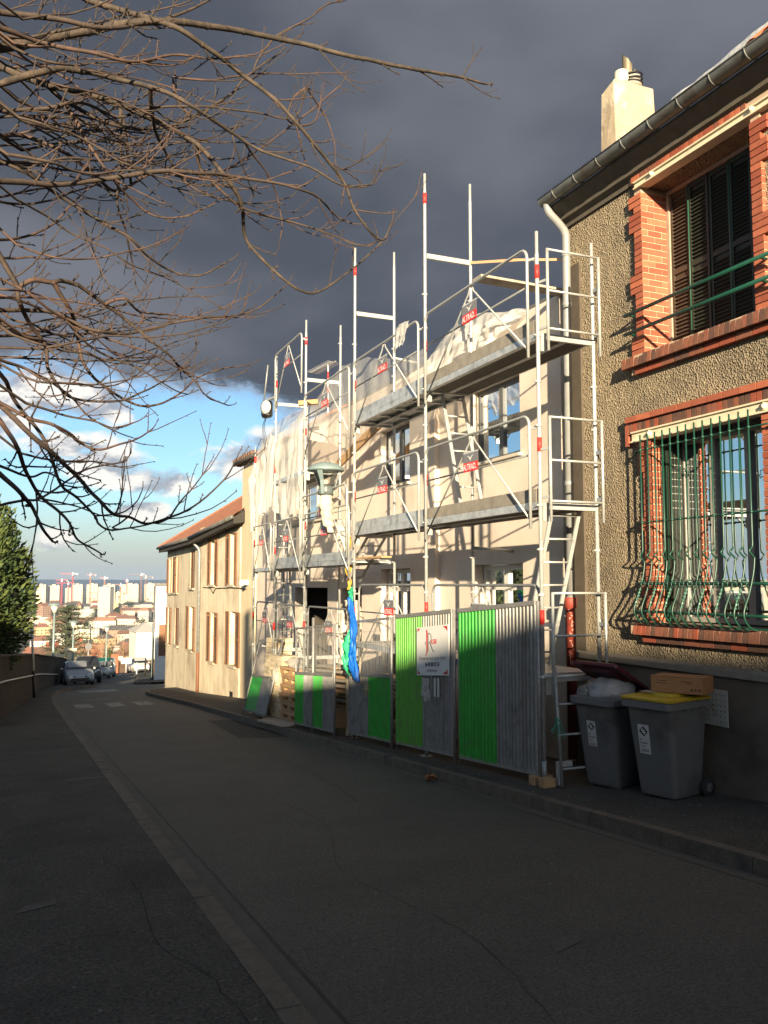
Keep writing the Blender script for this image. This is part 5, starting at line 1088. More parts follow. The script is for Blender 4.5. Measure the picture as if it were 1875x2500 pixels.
# cardboard box on the yellow lid
cb = thing('cardboard_box', 'flat brown cardboard box lying on the yellow bin lid', 'cardboard box', (6.44, 7.17, gs(7.29) + 1.078), R(-62), local=True)
s = MB(); s.box(-.27, .27, -.17, .17, 0, .165); s.build('carton', M_CARD, cb, bevel=.004)
s = MB(); s.box(-.272, .0, -.175, .172, .166, .169); s.box(.004, .272, -.172, .175, .1655, .1685); s.build('flap', M_CARD, cb)
M_PRINT = mat('box print', (.10, .055, .03), .8)
for u, w_, v in ((-.15, .10, .118), (-.15, .13, .092), (.10, .11, .118), (.13, .06, .100)):
    s = MB(); s._add([V((u - w_ / 2, -.1712, v)), V((u + w_ / 2, -.1712, v)), V((u + w_ / 2, -.1712, v + .007)), V((u - w_ / 2, -.1712, v + .007))], [(0, 1, 2, 3)]); s.build('print_mark', M_PRINT, cb, fixn=False)
s = MB(); s._add([V((-.2715, .09, .112)), V((-.2715, -.05, .112)), V((-.2715, -.05, .12)), V((-.2715, .09, .12))], [(0, 1, 2, 3)]); s.build('print_mark', M_PRINT, cb, fixn=False)
for u in (.16, .20, .24):
    s = MB(); s._add([V((u - .012, -.1712, .03)), V((u + .012, -.1712, .03)), V((u + .012, -.1712, .055)), V((u - .012, -.1712, .055))], [(0, 1, 2, 3)]); s.build('print_mark', M_PRINT, cb, fixn=False)
# green twine on the end frame
s = MB()
for k in range(7): s.tube(catmull([V((5.66 + random.uniform(-.03, .03), 8.30 + random.uniform(-.03, .03), .12 + random.uniform(-.03, .03))) for i in range(3)] + [V((5.64 + random.uniform(-.06, .06), 8.30 + random.uniform(-.08, .08), random.uniform(-.08, .06)))], 3), .006, 4)
tag(s.build('twine', mat('green twine', (.01, .20, .14), .7), org=V((5.66, 8.3, .1)), fixn=False), 'green twine knotted round the near scaffold end frame', 'twine')
# ---------------------------------------------------------------- pallets and materials behind the hoarding
def pallet(label, loc, rot, m=None):
    t = bpy.data.objects.new('pallet', None); COL.objects.link(t); t.location = loc; t.rotation_euler = rot; ORG[t.name] = V((0, 0, 0)); tag(t, label, 'pallet', 'wooden pallets by the garage')
    for i in range(5): s = MB(); y = -.38 + i * .19; s.box(-.6, .6, y - .075, y + .075, .100, .144); s.build('top_board', M_WOOD, t)
    for i in range(3): s = MB(); x = -.52 + i * .52; s.box(x - .07, x + .07, -.43, .43, .082, .0995); s.build('cross_board', M_WOOD, t)
    for i in range(3):
        for j in range(3): s = MB(); x, y = -.52 + i * .52, -.36 + j * .36; s.box(x - .13, x + .13, y - .07, y + .07, .0325, .0815); s.build('block', M_WOOD, t)
    for j in range(3): s = MB(); y = -.36 + j * .36; s.box(-.6, .6, y - .07, y + .07, 0, .032); s.build('bottom_board', M_WOOD, t)
    return t
for k in range(6):
    pallet(('lowest', 'second', 'third', 'fourth', 'fifth', 'topmost')[k] + ' pallet of the leaning stack by the garage', (5.98 + k * .012, 18.42 + .03 * k, gs(18.2) + .03 + k * .190), (0, R(1.5), R(92 + (3, -2, 4, 0, -3, 2)[k]))).scale = (1, 1, 1.29)
# tall pale block stack
for k in range(2):
    t = thing('block_stack', ('leaning stack of pale insulating blocks behind the leaning panel', 'lower stack of pale blocks nearest the pallets')[k], 'block stack', (5.75 + .05 * k, 20.3 - k * .72, gs(20.2)), R(6 + 8 * k), local=True)
    for i in range(15 if k == 0 else 12):
        for j in range(2):
            s = MB(); z = .10 + i * .118; o = .012 * i * (.7 if k == 0 else -.4); s.box(-.22 + j * .225 + o, .0 + j * .225 + o, -.32 + .01 * random.random(), .30, z, z + .112); s.build('block', M_BLOCK, t, bevel=.006)
    s = MB(); s.box(-.3, .35, -.4, .4, 0, .095); s.build('base_board', M_WOODG, t)
# pale tarpaulin covered pile and timber stack beyond the mesh
for k in range(9):
    y0 = 14.9 + .12 * k; z = gs(16) + .55 + .085 * k; board('%s grey board of the pile stacked behind the mesh hoarding' % ('lowest', 'second', 'third', 'fourth', 'fifth', 'sixth', 'seventh', 'eighth', 'topmost')[k], (5.85 + .05 * (k % 3), 18.4 + .1 * (k % 4), z - .18), (5.95 - .04 * (k % 2), 14.95 + .1 * k, z + .02 * (k % 3)), .28, .05, M_WOODG if k % 3 else M_WOOD, name='board')
for i in range(3):
    s = MB(); s.box(5.75, 6.75, 15.2 + i * 1.4, 15.35 + i * 1.4, gs(15.3 + i * 1.4) - .02, gs(16) + .42)
    tag(s.build('trestle', M_WOODG, org=V((6.2, 15.2 + i * 1.4, gs(16.5)))), ('near', 'middle', 'far')[i] + ' timber bearer under the board pile behind the mesh hoarding', 'trestle')
for k in range(4):
    board('%s plank of the ramp lying behind the low hoarding' % ('lowest', 'second', 'third', 'uppermost')[k], (6.0, 14.6 - .1 * k, gs(14) + .60 + .16 * k), (6.3 + .05 * k, 12.9 + .06 * k, gs(13) + .55 + .13 * k), .34, .05, (M_WOODG, M_BLOCK)[k % 2], name='plank')
s = MB(); s.grid(lambda u, v: V((5.66 + .55 * u, lerp(17.75, 20.6, v), gs(19) + 1.30 + .10 * math.sin(u * 3) + .12 * noise.noise(V((u * 3, v * 5, 4))) - .35 * abs(v - .5))), 12, 20); tag(s.build('dust_sheet', mat('pale dust sheet', (.50, .46, .40), .8, bump=.03, bscale=10), org=V((5.9, 19, -.2)), fixn=False), 'pale dust sheet laid over the material behind the pallets', 'dust sheet')
s = MB(); blob(s, (5.62, 19.55, gs(19.5) + .95), .14, .16, .17, 5, .5, 10); tag(s.build('paper_bundle', mat('crushed paper', (.45, .40, .32), .8, bump=.03, bscale=20, var=.3), org=V((5.6, 19.5, 0)), fixn=False), 'bundle of crushed paper hung on the scaffold by the pallets', 'bundle')
# wooden boards laid on the kerb at the site entrance
for k, (x0, y0, x1, y1, m) in enumerate(((5.2, 17.4, 5.15, 19.2, M_WOODG), (5.42, 17.5, 5.40, 19.6, M_WOODG), (5.25, 19.3, 5.9, 19.5, M_WOOD))):
    board(('grey plank laid flat along the kerb at the site entrance', 'second grey plank beside the kerb plank at the site entrance', 'short fresh plank lying across the entrance by the leaning panel')[k], (x0, y0, gs(y0) + .03), (x1, y1, gs(y1) + .03), .22, .04, m)
# ---------------------------------------------------------------- old shuttered house downhill
A_ = V((6.93, 28.90)); B_ = V((6.55, 34.0)); T1 = (B_ - A_).normalized(); L1_ = (B_ - A_).length
D_ = V((6.72, 42.6)); T2 = (D_ - B_).normalized(); L2_ = 9.25
def fm1(u, d, z): u -= .5; return V((A_.x + T1.x * u + T1.y * d, A_.y + T1.y * u - T1.x * d, z))
def fm2(u, d, z): return V((B_.x + T2.x * u + T2.y * d, B_.y + T2.y * u - T2.x * d, z))
oh = thing('shuttered_house', 'old cream house with brown louvred shutters and a red tiled roof, down the street', 'house', (6.6, 34.0, gs(34)))
W1 = [(3.47, 4.06, 1.62, 3.36, .34, .38), (1.06, 1.64, 1.62, 3.43, .42, .26), (3.40, 3.95, -1.22, .59, .42, .44), (.83, 1.57, -1.15, .69, .38, .46)]
W2 = [(7.75, 8.60, 1.21, 2.86, .5, .10), (6.30, 7.62, 1.24, 2.90, 0, 0), (5.55, 6.2, 1.26, 2.88, .05, .12), (1.22, 2.29, 1.48, 3.07, 0, 0), (8.0, 8.70, -1.21, .52, .42, .55), (5.22, 6.37, -1.11, .56, 0, 0), (1.27, 2.37, -1.05, .72, .58, .46)]
wall_mb(fm1, .5, L1_ + .5, -3.2, 3.85, [w[:4] for w in W1], .3, zbot=lambda u: -2.95 - .0 * u).build('wall', M_OLDR, oh)
wall_mb(fm2, 0, L2_, -3.9, 3.75, [w[:4] for w in W2], .3, zbot=lambda u: gs(34 + u) - .4).build('wall', M_OLDR, oh)
s = MB(); lbox(s, fm2, L2_ - .3, L2_ - .002, .3, 8, -3.9, 3.6); s.build('gable_wall', M_OLDR, oh)
def shutter(par, fm, u0, u1, z0, z1, d=-.05, ang=0.0, m=M_SHUTW, slm=M_SHUTD):
    """louvred leaf standing open against the wall"""
    s = MB(); w = abs(u1 - u0)
    lbox(s, fm, u0, u0 + .06, d, d + .035, z0, z1); lbox(s, fm, u1 - .06, u1, d, d + .035, z0, z1)
    for zz in (z0, (z0 + z1) / 2 - .04, z1 - .08): lbox(s, fm, u0 + .06, u1 - .06, d + .002, d + .033, zz, zz + .08)
    lf = s.build('shutter', m, par); s = MB(); zz = z0 + .10
    while zz < z1 - .12:
        s.hexa([fm(u0 + .055, d + .0, zz), fm(u1 - .055, d + .0, zz), fm(u1 - .055, d + .028, zz + .035), fm(u0 + .055, d + .028, zz + .035), fm(u0 + .055, d + .006, zz + .006), fm(u1 - .055, d + .006, zz + .006), fm(u1 - .055, d + .034, zz + .041), fm(u0 + .055, d + .034, zz + .041)]); zz += .062
    s.build('slats', slm, lf, kind='stuff', fixn=False); return lf
M_REVEAL = mat('pale blind', (.56, .52, .44), .8)  # pale panel behind each pane paints in the sunlit reveal
for fm, WW in ((fm1, W1), (fm2, W2)):
    for (u0, u1, z0, z1, wl_, wr_) in WW:
        w = window_unit(fm, u0 + .005, u1 - .005, z0 + .005, z1 - .005, .16, oh, frame=M_FRAMEW, panes=2, curtain=False, fw=.05, backd=.30)
        s = MB(); lbox(s, fm, u0 + .03, u1 - .03, .235, .245, z0 + .03, z1 - .03); s.build('lit_reveal', M_REVEAL, w)
        s = MB(); lbox(s, fm, u0 - .08, u1 + .08, -.09, .05, z0 - .08, z0 - .002); s.build('sill', mat('old sill', (.36, .31, .24), .9), oh)
        if wl_ == 0:
            m_ = (u0 + u1) / 2; shutter(oh, fm, u0 + .01, m_ - .005, z0 + .01, z1 - .01, .02); shutter(oh, fm, m_ + .005, u1 - .01, z0 + .01, z1 - .01, .02)
        else:
            shutter(oh, fm, u1 + .01, u1 + wl_, z0 - .02, z1, -.055); shutter(oh, fm, u0 - wr_, u0 - .01, z0 - .02, z1, -.055)
# downpipe, gutter, cable, vent
s = MB(); P = [fm1(5.42, -.07, z) for z in (-1.0, 2.9)] + [fm1(5.44, -.12, 3.05), fm1(5.50, -.30, 3.25), fm1(5.52, -.34, 3.4)]; s.tube(P, .055, 8); s.build('downpipe', M_GALVD, oh)
s = MB(); s.tube([fm1(5.42, -.07, -2.75), fm1(5.42, -.07, -1.0)], .065, 8); s.build('pipe_foot', mat('rust pipe', (.16, .07, .04), .8, var=.2), oh)
s = MB(); s.tube([fm1(-.4, -.02, 1.46)] + [fm1(u, -.03, 1.50 + .02 * math.sin(u * 5)) for u in (.5, 1.5, 2.5, 3.3)] + [fm1(3.6, -.03, 1.30), fm1(4.0, -.03, 1.50), fm1(5.0, -.03, 1.52)], .016, 5); s.build('cable', M_BLACK, oh)
s = MB(); lbox(s, fm1, 1.1, 1.45, -.012, -.001, -2.35, -2.05); s.build('vent', M_BLACK, oh)
EZ = 3.42
def roofp(u, t, fm, e0, e1, L):
    e = lerp(e0, e1, u); return V(fm(u * L, -.42 + t * 4.6, e + t * 2.95))
for fm, e0, e1, L, o in ((fm1, 3.95, 3.50, L1_ + .5, 0), (fm2, 3.50, 3.46, L2_ + .25, 0)):
    s = MB(); nu = int(L / .12)
    def rt_(u, v): p = roofp(u, v, fm, e0, e1, L); return p + V((0, 0, .028 * math.cos(u * nu * PI) + .03 * ((v * 16) % 1 < .12) * (-1)))
    s.grid(rt_, nu, 32, False); rf = s.build('roof', M_TILE, oh, fixn=False)
    s = MB()
    q0, q1 = roofp(0, 0, fm, e0, e1, L), roofp(1, 0, fm, e0, e1, L)
    s.tube([q0 + V((-.04, 0, -.06)), q1 + V((-.04, 0, -.06))], .07, 8); s.build('gutter', M_ZINC, oh)
    s = MB(); s.hexa([fm(0, -.40, e0 - .28), fm(L, -.40, e1 - .28), fm(L, -.002, e1 - .22), fm(0, -.002, e0 - .22), fm(0, -.40, e0 - .06), fm(L, -.40, e1 - .06), fm(L, -.002, e1 + .20), fm(0, -.002, e0 + .20)]); s.build('eaves_board', mat('black eaves', (.030, .027, .024), .8), oh)
s = MB(); v_ = [roofp(1, 0, fm2, 3.50, 3.46, L2_ + .25), roofp(1, 1, fm2, 3.50, 3.46, L2_ + .25)]; s.beam(v_[0], v_[1], .08, .14); s.build('verge', mat('verge tile', (.26, .10, .06), .8), rf)
s = MB(); q = roofp(.55, .62, fm1, 3.95, 3.5, L1_); s.box(q.x - .12, q.x + .12, q.y - .12, q.y + .12, q.z - .05, q.z + .30); s.box(q.x - .17, q.x + .17, q.y - .17, q.y + .17, q.z + .30, q.z + .36); s.build('vent_pot', M_TILEO, rf)
s = MB(); s.beam(roofp(.0, .98, fm2, 3.5, 3.46, L2_) + V((0, 0, .1)), roofp(1, .98, fm2, 3.5, 3.46, L2_) + V((0, 0, .1)), .25, .12); s.build('ridge', M_TILE, rf)
# white house just beyond
wh = thing('white_house', 'tall plain white house edge just beyond the shuttered house', 'house', (10.5, 60.0, gs(60)))
s = MB(); s.hexa([(8.25, 57.5, -6.4), (16, 57.5, -6.4), (16, 63, -6.4), (9.05, 63, -6.4), (8.25, 57.5, 1.55), (16, 57.5, 1.55), (16, 63, 1.55), (9.05, 63, 1.55)]); s.build('wall', mat('bright white wall', (.72, .71, .68), .8, var=.05, vscale=.8), wh)
s = MB(); s.hexa([(8.1, 57.3, 1.552), (16.2, 57.3, 1.552), (16.2, 63.2, 1.552), (8.95, 63.2, 1.552), (8.1, 57.3, 1.70), (16.2, 57.3, 1.70), (16.2, 63.2, 1.70), (8.95, 63.2, 1.70)]); s.build('coping', M_ZINC, wh)
s = MB(); s.tube([(8.22, 57.9, -5), (8.22, 57.9, 1.5)], .05, 8); s.build('downpipe', M_FRAMEG, wh)
for k in range(2):
    s = MB(); s.box(8.50 + 1.3 * k, 8.95 + 1.3 * k, 57.44, 57.495, -3.0, -1.0); s.build('shutter', M_SHUTW, wh)
# ---------------------------------------------------------------- garden wall on the left, hand rail, gate pillar
WP = [(22.0, -.42), (24.5, -.32), (34, .40), (43, 1.02), (52, 1.85), (57, 2.32), (70, 3.42), (76, 3.85)]
gw = thing('garden_wall', 'old brown rubble garden wall along the left pavement', 'wall', (.5, 35, gs(35)))
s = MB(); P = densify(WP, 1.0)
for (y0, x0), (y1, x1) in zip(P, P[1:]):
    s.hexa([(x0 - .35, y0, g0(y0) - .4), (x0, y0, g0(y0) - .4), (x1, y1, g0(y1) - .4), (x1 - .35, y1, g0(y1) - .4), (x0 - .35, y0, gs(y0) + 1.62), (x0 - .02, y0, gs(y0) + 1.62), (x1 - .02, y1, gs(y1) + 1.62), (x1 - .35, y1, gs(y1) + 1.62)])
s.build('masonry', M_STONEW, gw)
s = MB()
for (y0, x0), (y1, x1) in zip(P, P[1:]):
    s.hexa([(x0 - .40, y0, gs(y0) + 1.622), (x0 + .05, y0, gs(y0) + 1.622), (x1 + .05, y1, gs(y1) + 1.622), (x1 - .40, y1, gs(y1) + 1.622), (x0 - .38, y0, gs(y0) + 1.70), (x0 + .03, y0, gs(y0) + 1.67), (x1 + .03, y1, gs(y1) + 1.67), (x1 - .38, y1, gs(y1) + 1.70)])
s.build('coping', mat('wall coping', (.06, .052, .045), .95, var=.3, vscale=3), gw)
s = MB(); s.tube([(x + .09, y, gs(y) + lerp(1.02, .60, (y - 22) / 35)) for y, x in densify(WP[:6], 3)], .022, 6); tag(s.build('hand_rail', mat('white rail', (.62, .62, .60), .5), org=(1, 40, gs(40))), 'thin white rail running low along the left garden wall', 'rail')
gp = thing('gate_pillar', 'pale capped gate pillar at the end of the left garden wall', 'gate pillar', (3.9, 74.5, gs(74)))
s = MB(); s.box(3.75, 4.35, 74.2, 74.8, -6.6, -3.75); s.build('shaft', M_LIME, gp); s = MB(); s.box(3.6, 4.5, 74.05, 74.95, -3.748, -3.55); s.box(2.9, 3.6, 74.2, 74.7, -4.2, -4.0); s.build('cap', M_LIME, gp)
fw = thing('far_wall', 'long dark brick wall closing the street at the bottom of the hill', 'wall', (12, 121, g0(121)))
s = MB(); s.hexa([(4, 118, -12), (26, 122, -12), (26, 122.4, -12), (4, 118.4, -12), (4, 118, -8.5), (26, 122, -8.75), (26, 122.4, -8.75), (4, 118.4, -8.5)]); s.build('masonry', mat('dark brick wall', (.085, .055, .04), .95, var=.3, vscale=2), fw)
s = MB(); s.hexa([(4, 117.9, -8.498), (26, 121.9, -8.748), (26, 122.5, -8.748), (4, 118.5, -8.498), (4, 117.95, -8.38), (26, 121.95, -8.63), (26, 122.45, -8.63), (4, 118.45, -8.38)]); s.build('coping', mat('pale coping', (.36, .31, .25), .9), fw)
s = MB(); s.box(11.55, 12.45, 119.0, 119.8, -10.3, -7.6); tag(s.build('brick_pier', mat('pier brick', (.30, .10, .055), .9, var=.2), org=(12, 119.4, -10.2)), 'square red brick pier standing above the far wall', 'pier')
wb = thing('small_white_house', 'small white gabled house standing above the far wall behind the white van', 'house', (17, 128, -11))
s = MB(); s._add([V(p) for p in ((15.5, 126, -12), (18.9, 126, -12), (18.9, 126, -5.2), (15.5, 126, -5.2), (15.5, 134, -12), (18.9, 134, -12), (18.9, 134, -5.2), (15.5, 134, -5.2))], [(0, 1, 2, 3), (5, 4, 7, 6), (4, 0, 3, 7), (1, 5, 6, 2)]); s.build('wall', mat('white wash', (.74, .71, .64), .85), wb)
s = MB(); s._add([V(p) for p in ((15.2, 125.8, -5.2), (19.2, 125.8, -5.2), (17.2, 129.5, -4.0), (15.2, 134.2, -5.2), (19.2, 134.2, -5.2), (17.2, 131, -4.0))], [(0, 1, 2), (1, 4, 5, 2), (4, 3, 5), (3, 0, 2, 5), (0, 3, 4, 1)]); s.build('roof', mat('pale roof', (.42, .40, .38), .8), wb)
# ---------------------------------------------------------------- the terrace on the left behind the camera: it shades the street
M_TERR = mat('terrace render', (.34, .30, .25), .9, var=.1)
for k, (y0, y1, zt, lab) in enumerate(((-75, -46, (11.0, 9.8), 'uppermost grey terrace block on the left side of the street'), (-45.9, -24, (9.5, 8.1), 'third grey terrace block on the left side of the street'), (-23.9, -8, (7.5, 5.2), 'second grey terrace block on the left side of the street'), (-7.9, 13, (5.2, 3.5), 'lowest grey terrace block on the left side of the street'))):
    t = thing('terrace_house', lab, 'house', (-9, (y0 + y1) / 2, gs(y0)), 0, 'terrace behind the left pavement')
    dzr = (zt[0] - zt[1]) / 2; zt = sum(zt) / 2
    s = MB(); s.hexa([(-14, y0, gs(y0) - 2), (-6, y0, gs(y0) - 2), (-6, y1, gs(y1) - 2), (-14, y1, gs(y1) - 2), (-14, y0, zt + dzr), (-6, y0, zt + dzr), (-6, y1, zt - dzr), (-14, y1, zt - dzr)]); s.build('wall', M_TERR, t)
    s = MB(); s.hexa([(-14.3, y0, zt + dzr + .002), (-5.75, y0, zt + dzr + .002), (-5.75, y1, zt - dzr + .002), (-14.3, y1, zt - dzr + .002), (-14.3, y0, zt + dzr + .16), (-5.75, y0, zt + dzr + .16), (-5.75, y1, zt - dzr + .16), (-14.3, y1, zt - dzr + .16)]); s.build('roof_slab', M_ZINC, t)
    y = y0 + 1.5
    while y < y1 - 2:
        s = MB(); s.box(-5.998, -5.97, y, y + 1.1, gs(y) + 1.0, gs(y) + 2.5); s.build('window', M_GLASSD, t, fixn=False); y += 3.2
t = thing('shade_block', 'unseen flat roofed block added behind the left wall to shade cars', 'house', (-9, 34, gs(34)))  # unseen block, added to put the parked cars in shade
s = MB(); s.box(-15, -5.2, 24, 50, -6, 1.65); s.build('wall', M_TERR, t); s = MB(); s.box(-15.2, -5.0, 23.8, 50.2, 1.652, 1.82); s.build('roof_slab', M_ZINC, t)
# ---------------------------------------------------------------- the clipped conifer
M_CON = [mat('conifer spray bright', (.062, .084, .017), .7, var=.3, vscale=2), mat('conifer spray', (.046, .072, .016), .75, var=.3, vscale=2), mat('conifer spray dark', (.030, .055, .016), .8, var=.3, vscale=2)]
co = thing('conifer', 'dense rounded yellow green conifer leaning over the left garden wall', 'tree', (-1.15, 27.3, gs(27)))
s = MB(); s.tube([(-.42, 27.6, gs(27) - .2), (-.45, 27.5, -1.4), (-.9, 27.3, .4)], [.11, .10, .08], 8); s.build('trunk', M_BARK, co)
CC, CR = V((-1.80, 27.4, 1.30)), V((2.18, 2.2, 3.2))
def crown_r(d):
    f = 1 + .10 * noise.noise(d * 2.6) + .10 * noise.noise(d * 6 + V((4, 0, 0)))
    if d.z < -.3: f *= 1 - .20 * (-d.z - .3)
    return f
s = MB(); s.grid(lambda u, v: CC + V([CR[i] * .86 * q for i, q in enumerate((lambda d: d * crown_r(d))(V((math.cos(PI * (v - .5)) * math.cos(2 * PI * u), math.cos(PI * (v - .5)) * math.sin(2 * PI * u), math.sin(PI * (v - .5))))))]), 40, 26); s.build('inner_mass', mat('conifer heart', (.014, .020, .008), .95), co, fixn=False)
cl = [MB() for _ in range(3)]
rr_ = random.Random(3)
for i in range(17000):
    z = rr_.uniform(-1, 1); a_ = rr_.uniform(0, 2 * PI); q = math.sqrt(1 - z * z); d = V((q * math.cos(a_), q * math.sin(a_), z))
    if d.y > .55: continue
    f = crown_r(d) * rr_.uniform(.84, 1.03); p = CC + V((CR.x * d.x * f, CR.y * d.y * f, CR.z * d.z * f))
    cn = noise.noise(p * 1.9); k = 0 if cn > .16 + rr_.uniform(-.2, .2) else (1 if cn > -.22 + rr_.uniform(-.15, .15) else 2)
    o = V((d.x / CR.x, d.y / CR.y, d.z / CR.z)).normalized(); g_ = (o * .8 + V((rr_.uniform(-.5, .5), rr_.uniform(-.5, .5), rr_.uniform(.0, 1.0)))).normalized()
    sd_ = g_.cross(V((rr_.uniform(-1, 1), rr_.uniform(-1, 1), rr_.uniform(-1, 1)))).normalized(); L = rr_.uniform(.07, .17); w = L * rr_.uniform(.20, .38)
    b_ = cl[k]; b_._add([p - g_ * L * .3, p + sd_ * w, p + g_ * L * .45 + sd_ * w * .6, p + g_ * L, p + g_ * L * .4 - sd_ * w * .7, p - sd_ * w], [(0, 1, 2), (0, 2, 3), (0, 3, 4), (0, 4, 5)])
for k in range(3): cl[k].build('foliage', M_CON[k], co, kind='stuff', fixn=False)
# ---------------------------------------------------------------- posts, lamps, signs down the street
def lamp(label, x, y, h, s_=1.0):
    z = gs(y) - .05; t = thing('street_lamp', label, 'street lamp', (x, y, z), 0, 'mushroom lamps down the street')
    s = MB(); s.tube([(x, y, z), (x, y, z + h * .4), (x, y, z + h - .45)], [.085, .07, .055], 8); s.build('pole', M_LAMP, t)
    s = MB(); s.lathe([(.40, -.02), (.41, .0), (.30, .09), (.12, .15), (.0, .16)], 16, (x, y, z + h)); s.build('hood', M_LAMP, t)
    s = MB(); s.lathe([(.10, -.45), (.24, -.02), (.0, -.02)], 12, (x, y, z + h)); s.build('bowl', mat('milky bowl', (.52, .50, .44), .4), t)
lamp('tall mushroom street lamp on the left pavement beside the garden wall', 2.02, 55.0, 4.75)
lamp('mushroom street lamp behind the first parked cars, in front of the cedar', 4.2, 74.2, 4.6)
lamp('mushroom street lamp beside the green van', 8.05, 88.0, 4.7)
s = MB(); s.tube([(10.05, 71, gs(71)), (10.05, 71, 1.0 - 2.6)], .10, 8); tag(s.build('lamp_post', M_LAMP, org=(10.05, 71, gs(71))), 'plain blue grey post at the corner of the tall white house', 'post')
t = thing('bollard_post', 'leaning thin post white above and black below on the left pavement', 'post', (.69, 36.0, gs(36)))
s = MB(); s.tube([(.69, 36.0, gs(36)), (.63, 36.0, gs(36) + 1.02)], .055, 8); s.build('black_foot', M_BLACK, t); s = MB(); s.tube([(.63, 36.0, gs(36) + 1.022), (.52, 36.0, gs(36) + 2.75)], .05, 8); s.build('white_shaft', M_LABEL, t); s = MB(); s.box(.30, .72, 35.96, 36.04, gs(36) + 2.752, gs(36) + 2.80); s.build('cap_plate', M_LABEL, t)
t = thing('road_sign', 'back of an octagonal road sign above the dark parked car', 'road sign', (6.1, 84, gs(84)))
s = MB(); s.tube([(6.1, 84, gs(84)), (6.1, 84, -3.5)], .05, 8); s.build('post', M_GALVD, t); s = MB(); s.prism([(6.1 + .33 * math.cos(PI / 8 + k * PI / 4), 83.9, -4.1 + .33 * math.sin(PI / 8 + k * PI / 4)) for k in range(8)], (0, .03, 0)); s.build('sign_plate', mat('sign back', (.13, .13, .13), .6, metal=.0), t)
t = thing('road_sign', 'white T shaped street sign before the far wall, left of the white van', 'road sign', (12.2, 108, gs(108)))
s = MB(); s.tube([(12.2, 108, gs(108)), (12.2, 108, -7.4)], .06, 8); s.build('post', M_LABEL, t); s = MB(); s.box(11.6, 12.8, 107.9, 107.94, -7.9, -7.2); s.build('sign_plate', M_LABEL, t)
for k, (x, y, m, lab) in enumerate(((11.2, 90.0, M_LABEL, 'short white bollard on the far right corner'), (10.3, 77.0, M_BLACK, 'black bollard on the far right pavement'), (11.4, 80.0, mat('ochre post', (.42, .24, .08), .7), 'ochre wooden bollard near the black bollard'))):
    s = MB(); s.tube([(x, y, gs(y) - .15), (x, y, gs(y) + 1.15)], .075, 8); tag(s.build('bollard', m, org=(x, y, gs(y))), lab, 'bollard', 'bollards at the bend')
# the corner lane kerb beyond the shuttered house
s = MB(); s._add([V((x, y, g0(y) + .12)) for x, y in ((6.6, 52.5), (7.3, 51.5), (9.0, 51.6), (12.4, 90), (11.3, 92), (9.2, 72))], [(0, 1, 2, 3, 4, 5)])
s.build('corner_pavement', M_PAVE, kind='structure', fixn=False)
s = MB(); strip(s, densify([(51.4, 7.3), (52.5, 6.55), (72, 9.15), (92, 11.25)], 1.5), -.16, .02, .13, .13); strip(s, densify([(51.4, 7.3), (52.5, 6.55), (72, 9.15), (92, 11.25)], 1.5), -.16, -.17, .13, -.05); s.build('corner_kerb', M_KERB, kind='structure', fixn=False)
